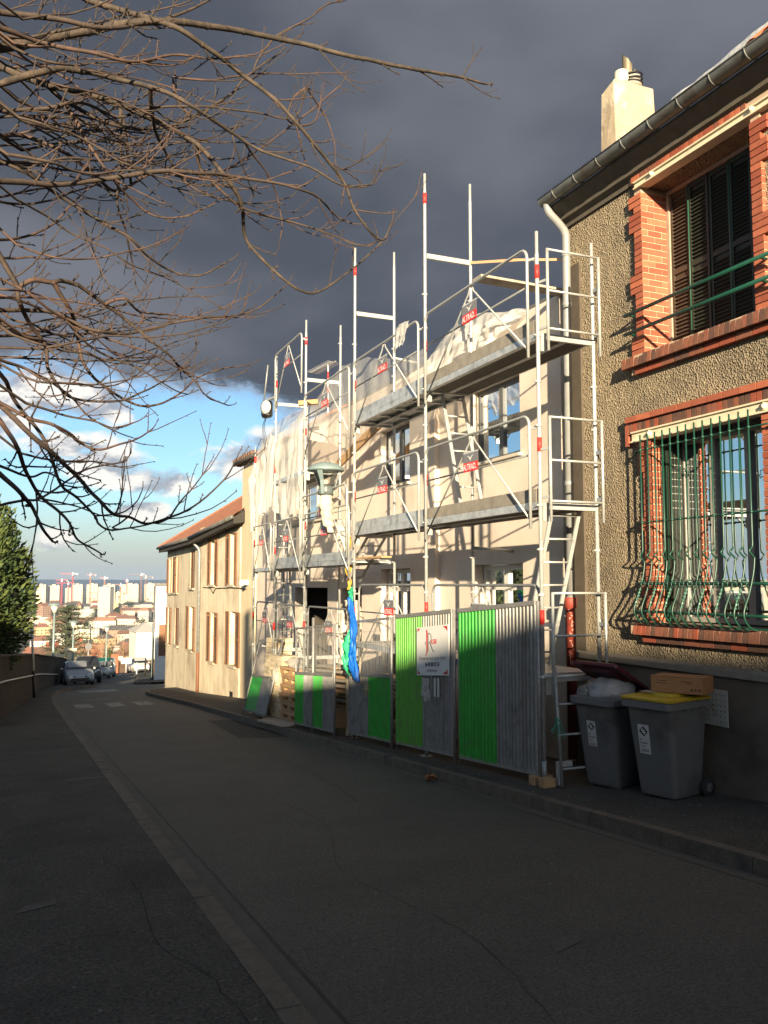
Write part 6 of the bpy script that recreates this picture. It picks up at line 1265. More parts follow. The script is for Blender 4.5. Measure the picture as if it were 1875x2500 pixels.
# ---------------------------------------------------------------- parked vehicles
def vehicle(label, kind, loc, rz, col, name='parked_car', van=False, plate=None, rails=False):
    """local: nose at -Y, so rz = 0 faces the camera up the street"""
    t = thing(name, label, kind, loc, rz, 'vehicles parked down the street', local=True); t.rotation_euler = (math.atan(-.088) * math.cos(rz), 0, rz)
    paint = mat('car paint %.2f %.2f %.2f' % col, col, .3, metal=.3, spec=.7, var=.05)
    if van: ST = [(-2.35, .80, .35, .78, None), (-2.2, .90, .28, .95, None), (-1.65, .93, .25, 1.12, None), (-.85, .95, .25, 1.18, (1.90, .80)), (2.2, .95, .28, 1.18, (1.95, .80)), (2.35, .92, .35, 1.15, (1.85, .78))]; wz = .33; ax = (-1.45, 1.45); wb = 2
    else: ST = [(-2.08, .70, .32, .60, None), (-1.98, .82, .24, .72, None), (-1.20, .86, .22, .92, None), (-.15, .87, .22, .98, (1.48, .62)), (.9, .87, .22, 1.0, (1.50, .63)), (1.65, .85, .26, 1.02, (1.42, .60)), (2.05, .80, .34, .98, None)]; wz = .31; ax = (-1.28, 1.30)
    s = MB(); s.smooth = True; rings = []
    for (y, hw, zb_, zt_, top) in ST:
        zz = (top[0] if top else zt_ + .015); tw = (top[1] if top else hw * .86)
        rings.append([V((-hw * .92, y, zb_)), V((-hw, y, lerp(zb_, zt_, .35))), V((-hw * .98, y, zt_ - .03)), V((-hw * (.94 if top else .9), y, zt_)), V((-tw, y, zz - (.05 if top else 0))), V((-tw * .7, y, zz)), V((tw * .7, y, zz)), V((tw, y, zz - (.05 if top else 0))), V((hw * (.94 if top else .9), y, zt_)), V((hw * .98, y, zt_ - .03)), V((hw, y, lerp(zb_, zt_, .35))), V((hw * .92, y, zb_))])
    ringloft(s, rings); s.build('body', paint, t)
    i0 = next(i for i, q in enumerate(ST) if q[4]); A, B = ST[i0 - 1], ST[i0]
    # windscreen, side glass, rear glass sit just proud of the shell
    s = MB(); q0, q1 = rings[i0 - 1], rings[i0]; n_ = V((0, -.012, .012))
    L = lambda a, c, k: a.lerp(c, k)
    s.quad(L(q0[4], q1[4], .10) + n_, L(q0[7], q1[7], .10) + n_, L(q0[7], q1[7], .93) + n_, L(q0[4], q1[4], .93) + n_); s.build('windscreen', M_CGLASS, t, fixn=False)
    il = max(i for i, q in enumerate(ST) if q[4])
    for sg, (a, c) in ((-1, (3, 4)), (1, (8, 7))):
        for i in range(i0, il):
            if van and i > i0: continue
            r0, r1 = rings[i], rings[i + 1]; o = V((sg * .012, 0, .004)); s = MB()
            e1 = .35 if van else .96
            s.quad(L(L(r0[a], r0[c], .12), L(r1[a], r1[c], .12), .03) + o, L(L(r0[a], r0[c], .12), L(r1[a], r1[c], .12), e1) + o, L(L(r0[a], r0[c], .88), L(r1[a], r1[c], .88), e1) + o, L(L(r0[a], r0[c], .88), L(r1[a], r1[c], .88), .03) + o); s.build('side_window', M_CGLASS, t, fixn=False)
    f = ST[0]; y = f[0]
    for sg in (-1, 1):
        s = MB(); q = (ST[0][1] + ST[1][1]) / 2
        s.hexa([(sg * q * .55, y - .03, f[3] - .02), (sg * q * 1.0, y + .06, f[3] - .02), (sg * q * 1.03, y + .2, f[3] + .06), (sg * q * .55, y + .02, f[3] + .06), (sg * q * .60, y - .01, f[3] + .10), (sg * q * .98, y + .10, f[3] + .16), (sg * q * .98, y + .25, f[3] + .17), (sg * q * .6, y + .1, f[3] + .11)]); s.build('headlight', M_HEADL, t)
        for yy in ax:
            s = MB(); s.lathe([(.0, -.10), (wz * .85, -.10), (wz, -.07), (wz, .07), (wz * .85, .10), (.0, .10)], 18, (sg * (ST[2][1] - .09), yy, wz), V((1, 0, 0))); w = s.build('wheel', M_RUBBER, t)
            s = MB(); s.lathe([(.0, -.015), (wz * .6, -.01), (wz * .62, .02), (.0, .02)], 14, (sg * (ST[2][1] + .01), yy, wz), V((sg, 0, 0))); s.build('rim', M_CHROME, w)
        s = MB(); r0 = rings[i0 - 1]; s.lathe([(.0, -.08), (.07, -.06), (.09, 0), (.07, .07), (.0, .08)], 8, (sg * (A[1] + .10), lerp(A[0], B[0], .45), A[3] + .10), V((1, 0, 0))); s.build('wing_mirror', paint, t)
    s = MB(); s.box(-.40, .40, y - .035, y + .03, f[3] - .10, f[3] - .03); s.build('grille', M_BLACK, t)
    s = MB(); s.box(-.52, .52, y - .045, y + .03, f[2] + .03, f[2] + .13); s.build('lower_grille', M_BLACK, t)
    s = MB(); s.box(-.26, .26, y - .055, y - .036, f[2] + .14, f[2] + .25); p = s.build('number_plate', M_LABEL, t)
    s = MB(); s.box(-.85 * f[1], .85 * f[1], y - .03, y + .15, f[2] - .06, f[2] + .02); s.build('bumper_lip', M_BLACK, t)
    if rails:
        for sg in (-1, 1): s = MB(); s.tube([(sg * .60, -.2, 1.50), (sg * .60, -.1, 1.56), (sg * .58, 1.5, 1.56), (sg * .58, 1.6, 1.5)], .025, 6); s.build('roof_rail', M_CHROME, t)
    return t
vehicle('silver grey hatchback parked nose first below the garden wall', 'car', (3.52, 57.2, g0(57.2)), R(2), (.40, .41, .42))
vehicle('dark estate car with roof rails parked right behind the silver hatchback', 'car', (4.55, 63.2, g0(63.2)), R(-3), (.05, .055, .06), rails=True).scale = (1.04, 1.05, 1.22)
vehicle('pale grey small car third in the parked row', 'car', (6.75, 79.5, g0(79.5)), R(-5), (.34, .36, .35))
vehicle('dull grey car fourth in the parked row beside the green van', 'car', (8.1, 88.5, g0(88.5)), R(-8), (.28, .28, .27))
vehicle('dark green van parked across the bend', 'van', (9.3, 104.0, g0(104)), R(-16), (.012, .15, .12), 'parked_van', True)
vehicle('white van facing up the street under the small white house', 'van', (13.9, 110.5, g0(110.5)), R(6), (.68, .66, .62), 'parked_van', True)
# ---------------------------------------------------------------- the town in the valley
rt = random.Random(11)
SY23, CY23 = math.sin(R(23)), math.cos(R(23))
def world_at(px, D):            # a bearing and a distance turned into map coordinates
    xc = D * (px - 937.5) / 2094.0; return D * SY23 + xc * CY23, D * CY23 - xc * SY23
WALLC = {'cream': (.60, .52, .38), 'white': (.70, .66, .58), 'pale pink': (.56, .42, .34), 'ochre': (.50, .36, .20), 'grey': (.40, .38, .35), 'brick red': (.27, .17, .12), 'beige': (.52, .44, .34)}
ROOFC = {'red tiled': (.22, .105, .075), 'brown tiled': (.16, .09, .068), 'dark slate': (.085, .08, .08), 'flat grey': (.33, .31, .29), 'orange tiled': (.29, .155, .10)}
WM = {k: mat(k + ' town wall', v, .9, var=.08, vscale=.3) for k, v in WALLC.items()}; RM = {k: mat(k + ' town roof', v, .85, var=.2, vscale=.5) for k, v in ROOFC.items()}
M_TWIN = mat('town window', (.055, .06, .07), .25)
def town_house(label, x, y, w, d, h, rot, wc, rc, name='house', flat=False, win=True, group='houses in the valley', rh_=None):
    z = valley(x, y); t = thing(name, label, 'building' if flat else 'house', (x, y, z), rot, group, local=True)
    s = MB(); s.box(-w / 2, w / 2, -d / 2, d / 2, -4, h); s.build('wall', WM[wc], t, fixn=False)
    s = MB(); o = .4; rr = rh_ or min(w, d) * .32
    if flat: s.box(-w / 2 - .2, w / 2 + .2, -d / 2 - .2, d / 2 + .2, h + .01, h + .5); s.box(-w * .2, w * .1, -d * .2, d * .2, h + .5, h + 2.2)
    else: s._add([V(p) for p in ((-w / 2 - o, -d / 2 - o, h), (w / 2 + o, -d / 2 - o, h), (w / 2 + o, d / 2 + o, h), (-w / 2 - o, d / 2 + o, h), (-w / 2 + (d * .3 if w > d else -o), 0, h + rr), (w / 2 - (d * .3 if w > d else -o), 0, h + rr))], [(0, 1, 5, 4), (2, 3, 4, 5), (1, 2, 5), (3, 0, 4), (0, 3, 2, 1)])
    rf = s.build('roof', RM[rc], t, fixn=False)
    if not flat and rt.random() < .7: s = MB(); cx = rt.uniform(-.3, .3) * w; s.box(cx - .4, cx + .4, -.3, .5, h + rr * .5, h + rr + 1.1); s.build('chimney', M_BRICKS[2], rf, fixn=False)
    if win:
        s = MB(); nf = max(1, int(h / 2.9)); nw = max(2, int(w / 2.8))
        for f in range(nf):
            for i in range(nw):
                cx = lerp(-w / 2 + 1.2, w / 2 - 1.2, i / max(1, nw - 1)); zz = .9 + f * 2.9; s.box(cx - .5, cx + .5, -d / 2 - .03, -d / 2 - .005, zz, zz + 1.35)
        for f in range(nf):
            for i in range(max(1, int(d / 3.5))): cy = lerp(-d / 2 + 1.5, d / 2 - 1.5, (i + .5) / max(1, int(d / 3.5))); zz = .9 + f * 2.9; s.box(-w / 2 - .03, -w / 2 - .005, cy - .5, cy + .5, zz, zz + 1.35)
        s.build('windows', M_TWIN, t, kind='stuff', fixn=False)
    return t
combos = [(w, r, q) for w in WALLC for r in ROOFC for q in range(4)]; rt.shuffle(combos)
QW = {0: 'small', 1: 'long', 2: 'tall narrow', 3: 'wide'}
ROWS = [(205, 7, 'just below the far wall'), (300, 6, 'in the second row down'), (400, 7, 'on the lower slope beyond the cedar'), (520, 8, 'at the foot of the slope'), (650, 8, 'in the near part of the valley'), (800, 8, 'in the middle of the valley'), (980, 9, 'in the far part of the valley'), (1200, 9, 'beyond the middle of the town'), (1500, 9, 'in front of the towers')]
ci = 0
for D, n, where in ROWS:
    for i in range(n):
        px = 85 + 330 * (i + rt.uniform(.2, .8)) / n; dd = D * rt.uniform(.92, 1.08); x, y = world_at(px, dd)
        wc, rc, q = combos[ci]; ci += 1
        sc_ = 1.0 if D < 700 else (1.35 if D < 1100 else 1.7)
        w, d, h = {0: (9, 8, 5.5), 1: (19, 9, 6), 2: (8, 8, 9.5), 3: (13, 9, 6.5)}[q]
        if D < 320: h = min(h, 6); w = min(w, 13)
        fl = rc == 'flat grey'
        town_house('%s %s %s with %s roof %s' % (QW[q], wc, 'block' if fl else 'house', rc, where), x, y, w * sc_, d * sc_, h * sc_, R(rt.uniform(-30, 35)), wc, rc, flat=fl, win=True)
# a few buildings one can pick out
x, y = world_at(165, 420); town_house('long white modern block with flat roof behind the cedar', x, y, 30, 10, 7.5, R(-18), 'white', 'flat grey', 'apartment_block', True)
x, y = world_at(300, 330); town_house('broad pinkish block with dark flat roof behind the bare trees', x, y, 22, 10, 9, R(-12), 'pale pink', 'flat grey', 'apartment_block', True)
x, y = world_at(375, 250); town_house('steep brown brick house left of the tall white house', x, y, 9, 8, 9.5, R(-25), 'brick red', 'brown tiled')
x, y = world_at(345, 560); town_house('white gabled hall with dark roof in the middle of the valley', x, y, 26, 14, 8, R(-30), 'white', 'dark slate', 'hall')
x, y = world_at(182, 1350); town_house('long ochre factory block below the red cranes', x, y, 30, 14, 12, R(-20), 'ochre', 'orange tiled', 'factory', False)
x, y = world_at(262, 1180); s = None; town_house('tall pale grey tower block standing nearer than the cream towers', x, y, 17, 13, 42, R(-28), 'grey', 'flat grey', 'tower_block', True)
x, y = world_at(365, 1250); town_house('long brick red and white terrace before the right hand towers', x, y, 46, 11, 9, R(-20), 'brick red', 'brown tiled', 'terrace')
# tower blocks
def tower(label, x0, x1, ytop, ybot, D=2094.0, rot=-20, depth=.75, notch=True):
    px = (x0 + x1) / 2; x, y = world_at(px, D); w = (x1 - x0) * D / 2094 * .90; zt = CAM_Z + (1425 - ytop) * D / 2094; zb_ = valley(x, y) - 3; d = w * depth
    t = thing('tower_block', label, 'tower block', (x, y, zb_), R(rot), 'cream tower blocks on the horizon', local=True); h = zt - zb_
    s = MB(); s.box(-w / 2, w / 2, -d / 2, d / 2, 0, h); s.build('wall', M_TOWER, t, fixn=False)
    s = MB(); s.box(-w * .22, w * .12, -d * .3, d * .2, h + .01, h + 3.2); s.box(w * .2, w * .4, -d * .2, d * .2, h + .01, h + 1.8); s.build('roof_plant', M_TOWER, t, fixn=False)
    s = MB(); nf = int((h - 6) / 3.0); nw = max(3, int(w / 4.2))
    for f in range(nf):
        zz = 6 + f * 3.0
        for i in range(nw):
            cx = lerp(-w / 2 + 1.8, w / 2 - 1.8, i / (nw - 1)); s.box(cx - .85, cx + .85, -d / 2 - .06, -d / 2 - .01, zz, zz + 1.3)
        for i in range(3): cy = lerp(-d / 2 + 2.5, d / 2 - 2.5, i / 2); s.box(-w / 2 - .06, -w / 2 - .01, cy - .8, cy + .8, zz, zz + 1.3)
    s.build('windows', mat('tower window', (.34, .30, .25), .4), t, kind='stuff', fixn=False)
    s = MB(); s.box(-w * .06, -w * .01, -d / 2 - .10, -d / 2 - .062, 4, h - 1); s.build('stair_slot', mat('tower joint', (.36, .32, .26), .8), t, fixn=False)
TW = [('pair half of the leftmost cream tower beside the conifer', 94, 119, 1428.5, 1471), ('second cream tower from the conifer, joined by a dark slot to the first', 123, 152, 1430, 1471), ('cream tower half hidden behind the red cranes', 163.5, 179, 1436, 1468), ('cream tower right of the tall red crane', 180.5, 208, 1428, 1470), ('cream tower under the first ochre crane', 216, 245, 1427, 1470), ('cream tower under the second ochre crane', 256.5, 286.5, 1428, 1468), ('broadest cream tower left of the twin dark cranes', 300, 346, 1427, 1472), ('rightmost cream tower beside the white house edge', 355.5, 384, 1426, 1472), ('low cream slab between the middle towers', 286, 300, 1446, 1468)]
for k, (lab, a, c, yt, yb) in enumerate(TW): tower(lab, a, c, yt, yb, 2094 + 35 * (k % 3), -20 + 3 * (k % 2))
# tower cranes
def crane(label, px, ytop, ybot, j0, j1, m, D=1900.0, rot=-20):
    x, y = world_at(px, D); zt = CAM_Z + (1425 - ytop) * D / 2094; zb_ = CAM_Z + (1425 - ybot) * D / 2094 - 8
    t = thing('tower_crane', label, 'crane', (x, y, zb_), R(rot), 'tower cranes above the town', local=True); h = zt - zb_; w = 1.1
    s = MB()
    for sx in (-w, w):
        for sy in (-w, w): s.beam((sx, sy, 0), (sx, sy, h), .42, .42, V((1, 0, 0)))
    k = 0
    while k * 4 < h - 4:
        for sy in (-w, w): s.beam((-w, sy, k * 4), (w, sy, k * 4 + 4), .25, .25)
        for sx in (-w, w): s.beam((sx, w, k * 4), (sx, -w, k * 4 + 4), .25, .25)
        k += 1
    s.build('mast', m, t, fixn=False)
    a, c = (j0 - px) * D / 2094, (j1 - px) * D / 2094
    for nm, e in (('jib', a), ('counter_jib', c)):
        s = MB(); s.beam((0, -.7, h), (e, -.7, h), .35, .35); s.beam((0, .7, h), (e, .7, h), .35, .35); s.beam((0, 0, h + 1.7), (e, 0, h + 1.3), .35, .35); n = max(2, int(abs(e) / 3))
        for i in range(n): s.beam((e * i / n, -.7, h), (e * (i + .5) / n, 0, h + 1.6), .2, .2); s.beam((e * (i + .5) / n, 0, h + 1.6), (e * (i + 1) / n, .7, h), .2, .2)
        s.build(nm, m if abs(e) > 12 or nm == 'jib' else M_WHITE, t, fixn=False)
    s = MB(); s.beam((0, 0, h), (0, 0, h + 4.5), .9, .9, V((1, 0, 0))); s.box(-1.5, 1.5, -1.8, 0, h - 2.6, h - .2); s.build('cab', M_WHITE, t, fixn=False)
    s = MB(); s.box(c * .8, c * 1.0, -1, 1, h - 2.4, h); s.build('counterweight', mat('concrete weight', (.4, .38, .35), .9), t, fixn=False)
for lab, px, yt, yb, j0, j1, m in (('stout red crane at the left between two towers', 154, 1417, 1470, 139, 168, M_CRANER), ('tallest red crane over the left towers', 180, 1401.5, 1468, 150, 193, M_CRANER), ('short red crane with a white jib', 170, 1424, 1469, 140, 184, M_CRANER), ('first ochre crane over the middle tower', 223, 1403.5, 1470, 214, 237, M_CRANEO), ('second ochre crane with a pale jib', 258, 1411.5, 1440, 246, 266, M_CRANEO), ('stubby red crane over the broadest tower', 312, 1418.5, 1440, 307, 316, M_CRANER), ('left of the twin dark cranes on the right', 347, 1403, 1460, 318, 354, mat('crane brown', (.26, .13, .09), .7)), ('right of the twin dark cranes on the right', 358, 1409, 1460, 348, 376, MATS['crane brown']), ('thick ochre crane mast low between the towers', 297, 1428, 1462, 282, 302, M_CRANEO)):
    crane(lab, px, yt, yb, j0, j1, m)
# ---------------------------------------------------------------- trees in the valley
def leaf_cloud(b, c, r, n, rnd, size, flat=1.0):
    for i in range(n):
        d = V((rnd.gauss(0, .45), rnd.gauss(0, .45), rnd.gauss(0, .45) * flat)); p = c + V((d.x * r, d.y * r, d.z * r)); u = V((rnd.uniform(-1, 1), rnd.uniform(-1, 1), rnd.uniform(-.5, .5))).normalized() * size * rnd.uniform(.6, 1.3); v = V((rnd.uniform(-1, 1), rnd.uniform(-1, 1), rnd.uniform(-.6, .6))).normalized() * size * rnd.uniform(.4, .9)
        b._add([p - u, p + v, p + u, p - v * .6], [(0, 1, 2, 3)])
rc_ = random.Random(21)
x, y = world_at(172, 138); zc = valley(x, y)
cdr = thing('cedar', 'big grey green cedar with layered boughs beyond the parked cars', 'tree', (x, y, zc)); o_ = V((x, y, zc)); H = CAM_Z + (1425 - 1480) * 138 / 2094 - zc
s = MB(); s.tube([o_, o_ + V((.1, 0, H * .5)), o_ + V((.0, .1, H * .97))], [.42, .30, .06], 8); s.build('trunk', M_BARKL, cdr)
lf = [MB(), MB()]; br = MB()
for k in range(46):
    f = .22 + .76 * (k / 45); z = H * f; a_ = k * 2.4 + rc_.uniform(-.4, .4); L = (1.08 - f) ** .75 * 6.0 * rc_.uniform(.65, 1.1) + .5; e = V((math.cos(a_) * L, math.sin(a_) * L, z + .10 * L)); m_ = V((math.cos(a_) * L * .5, math.sin(a_) * L * .5, z + .16 * L))
    br.tube([o_ + V((0, 0, z - .2)), o_ + m_, o_ + e], [.12, .08, .03], 5)
    for j in range(7):
        q = (V((0, 0, z)).lerp(m_, j / 3) if j < 4 else m_.lerp(e, (j - 3) / 3)); leaf_cloud(lf[(k + j) % 2], o_ + q + V((0, 0, .15)), .5 + L * .13, 34, rc_, .15, .28)
br.build('branch_frame', M_BARKL, cdr, kind='stuff', fixn=False)
lf[0].build('foliage', mat('cedar needles', (.085, .105, .065), .85, var=.2, vscale=1), cdr, kind='stuff', fixn=False); lf[1].build('foliage', mat('cedar needles dark', (.045, .062, .038), .85, var=.2, vscale=1), cdr, kind='stuff', fixn=False)
def bare_tree(label, px, D, top, spread, col, seed, dens=3):
    rnd = random.Random(seed); x, y = world_at(px, D); z = valley(x, y); o = V((x, y, z)); H = CAM_Z + (1425 - top) * D / 2094 - z
    t = thing('bare_tree', label, 'tree', o, 0, 'bare winter trees below the street'); m = mat('bark ' + col[0], col[1], .9); br = MB(); tw = MB()
    def grow(b, p, d, L, r, k):
        n = 3; P = [p]; q = d.copy()
        for i in range(n): q = (q + V((rnd.uniform(-.25, .25), rnd.uniform(-.25, .25), rnd.uniform(-.05, .22)))).normalized(); P.append(P[-1] + q * L / n)
        (b if k < 2 else tw).tube(P, [r, r * .8, r * .62, r * .4], 5 if k < 2 else 3, False)
        if k >= 4: return
        for j in range(dens if k else 5):
            e = P[rnd.randint(1, n)]; a_ = rnd.uniform(0, 2 * PI); w = (q * .75 + V((math.cos(a_), math.sin(a_), .15)) * rnd.uniform(.45, .9) * spread).normalized(); grow(b, e, w, L * rnd.uniform(.55, .78), r * .55, k + 1)
    grow(br, o, V((0, 0, 1)), H * .36, H * .026, 0); br.build('trunk', m, t, fixn=False); tw.build('twigs', m, t, kind='stuff', fixn=False)
TB = ('tan', (.26, .17, .10)); TG = ('grey', (.20, .16, .13))
for lab, px, D, top, sp, c, sd_ in (('tall tan bare tree left of the small white house', 292, 135, 1505, 1.0, TB, 1), ('slender bare tree between the cedar and the tan tree', 262, 140, 1520, .8, TG, 2), ('spreading bare tree behind the brick pier', 318, 150, 1512, 1.1, TB, 3), ('bare bush like tree above the green van', 245, 132, 1560, 1.2, ('russet', (.30, .11, .06)), 4), ('bare tree against the white house edge', 372, 128, 1535, .9, TG, 5), ('bare tree in the gardens behind the spreading tree', 345, 190, 1530, 1.0, TG, 6), ('bare tree in the gardens right behind the cedar', 215, 185, 1525, 1.0, TB, 7)):
    bare_tree(lab, px, D, top, sp, c, sd_)
def bush(label, px, D, top, w, col, seed):
    rnd = random.Random(seed); x, y = world_at(px, D); z = valley(x, y); o = V((x, y, z)); H = CAM_Z + (1425 - top) * D / 2094 - z; t = thing('round_tree', label, 'tree', o, 0, 'leafy trees in the valley')
    s = MB(); s.tube([o, o + V((0, 0, H * .6))], [w * .06, w * .03], 6); s.build('trunk', M_BARKL, t); s = MB()
    for k in range(16):
        d = V((rnd.uniform(-1, 1), rnd.uniform(-1, 1), rnd.uniform(-.5, 1))); d = d.normalized() * rnd.uniform(.4, .8); leaf_cloud(s, o + V((d.x * w * .4, d.y * w * .4, H * .62 + d.z * H * .36)), w * .24, 50, rnd, w * .045)
    s.build('crown', mat('leaves ' + col[0], col[1], .85, var=.25, vscale=1), t, kind='stuff', fixn=False)
GD = ('dark green', (.035, .055, .022)); GM = ('mid green', (.06, .085, .03)); RU = ('russet', (.22, .075, .035))
for lab, px, D, top, w, c, sd_ in (('dark evergreen at the foot of the middle towers', 290, 1150, 1485, 16, GD, 1), ('dark round tree below the broadest tower', 318, 1500, 1468, 26, GD, 2), ('dark tree at the foot of the right hand tower', 352, 1600, 1466, 24, GD, 3), ('small dark green tree in the middle of the valley', 227, 640, 1486, 11, GD, 4), ('dark tree beside the white gabled hall', 352, 540, 1492, 10, GD, 5), ('russet bush above the far wall', 240, 128, 1577, 2.6, RU, 6), ('green bush behind the lamp by the green van', 272, 128, 1570, 2.4, GM, 7), ('mid green tree left of the tall pale tower block', 236, 1000, 1478, 10, GM, 8), ('olive tree below the steep brown brick house', 352, 160, 1545, 3.2, GM, 9), ('dark tree behind the ochre factory', 196, 1650, 1466, 16, GD, 10)):
    bush(lab, px, D, top, w, c, sd_)
# ---------------------------------------------------------------- the bare tree overhanging the street
ca, sa = math.cos(R(4.777)), math.sin(R(4.777))
FWv = V((SY23 * ca, CY23 * ca, sa)); RTv = V((CY23, -SY23, 0)); UPv = RTv.cross(FWv)
def near_pt(px, py, D): return V((0, 0, CAM_Z)) + (FWv + RTv * ((px - 937.5) / 2094) - UPv * ((py - 1250) / 2094)) * D
tr = thing('overhanging_tree', 'bare branches of a tree reaching over the street from the left', 'tree', (-3.2, -.6, gs(0)))
FORK = V((-3.0, .1, 4.6)); rb = random.Random(5)
s = MB(); s.tube(catmull([(-3.2, -.6, gs(0) - .2), (-3.18, -.55, 1.5), (-3.1, -.3, 3.2), FORK, (-2.8, .6, 6.6)], 4), .16, 12); s.build('trunk', M_BARKL, tr)
k4 = 1 / 1.3272; k5 = 1 / 2.0737
def Z4(P): return [(x * k4, y * k4) for x, y in P]
def Z5(P): return [(x * k5, 700 + y * k5) for x, y in P]
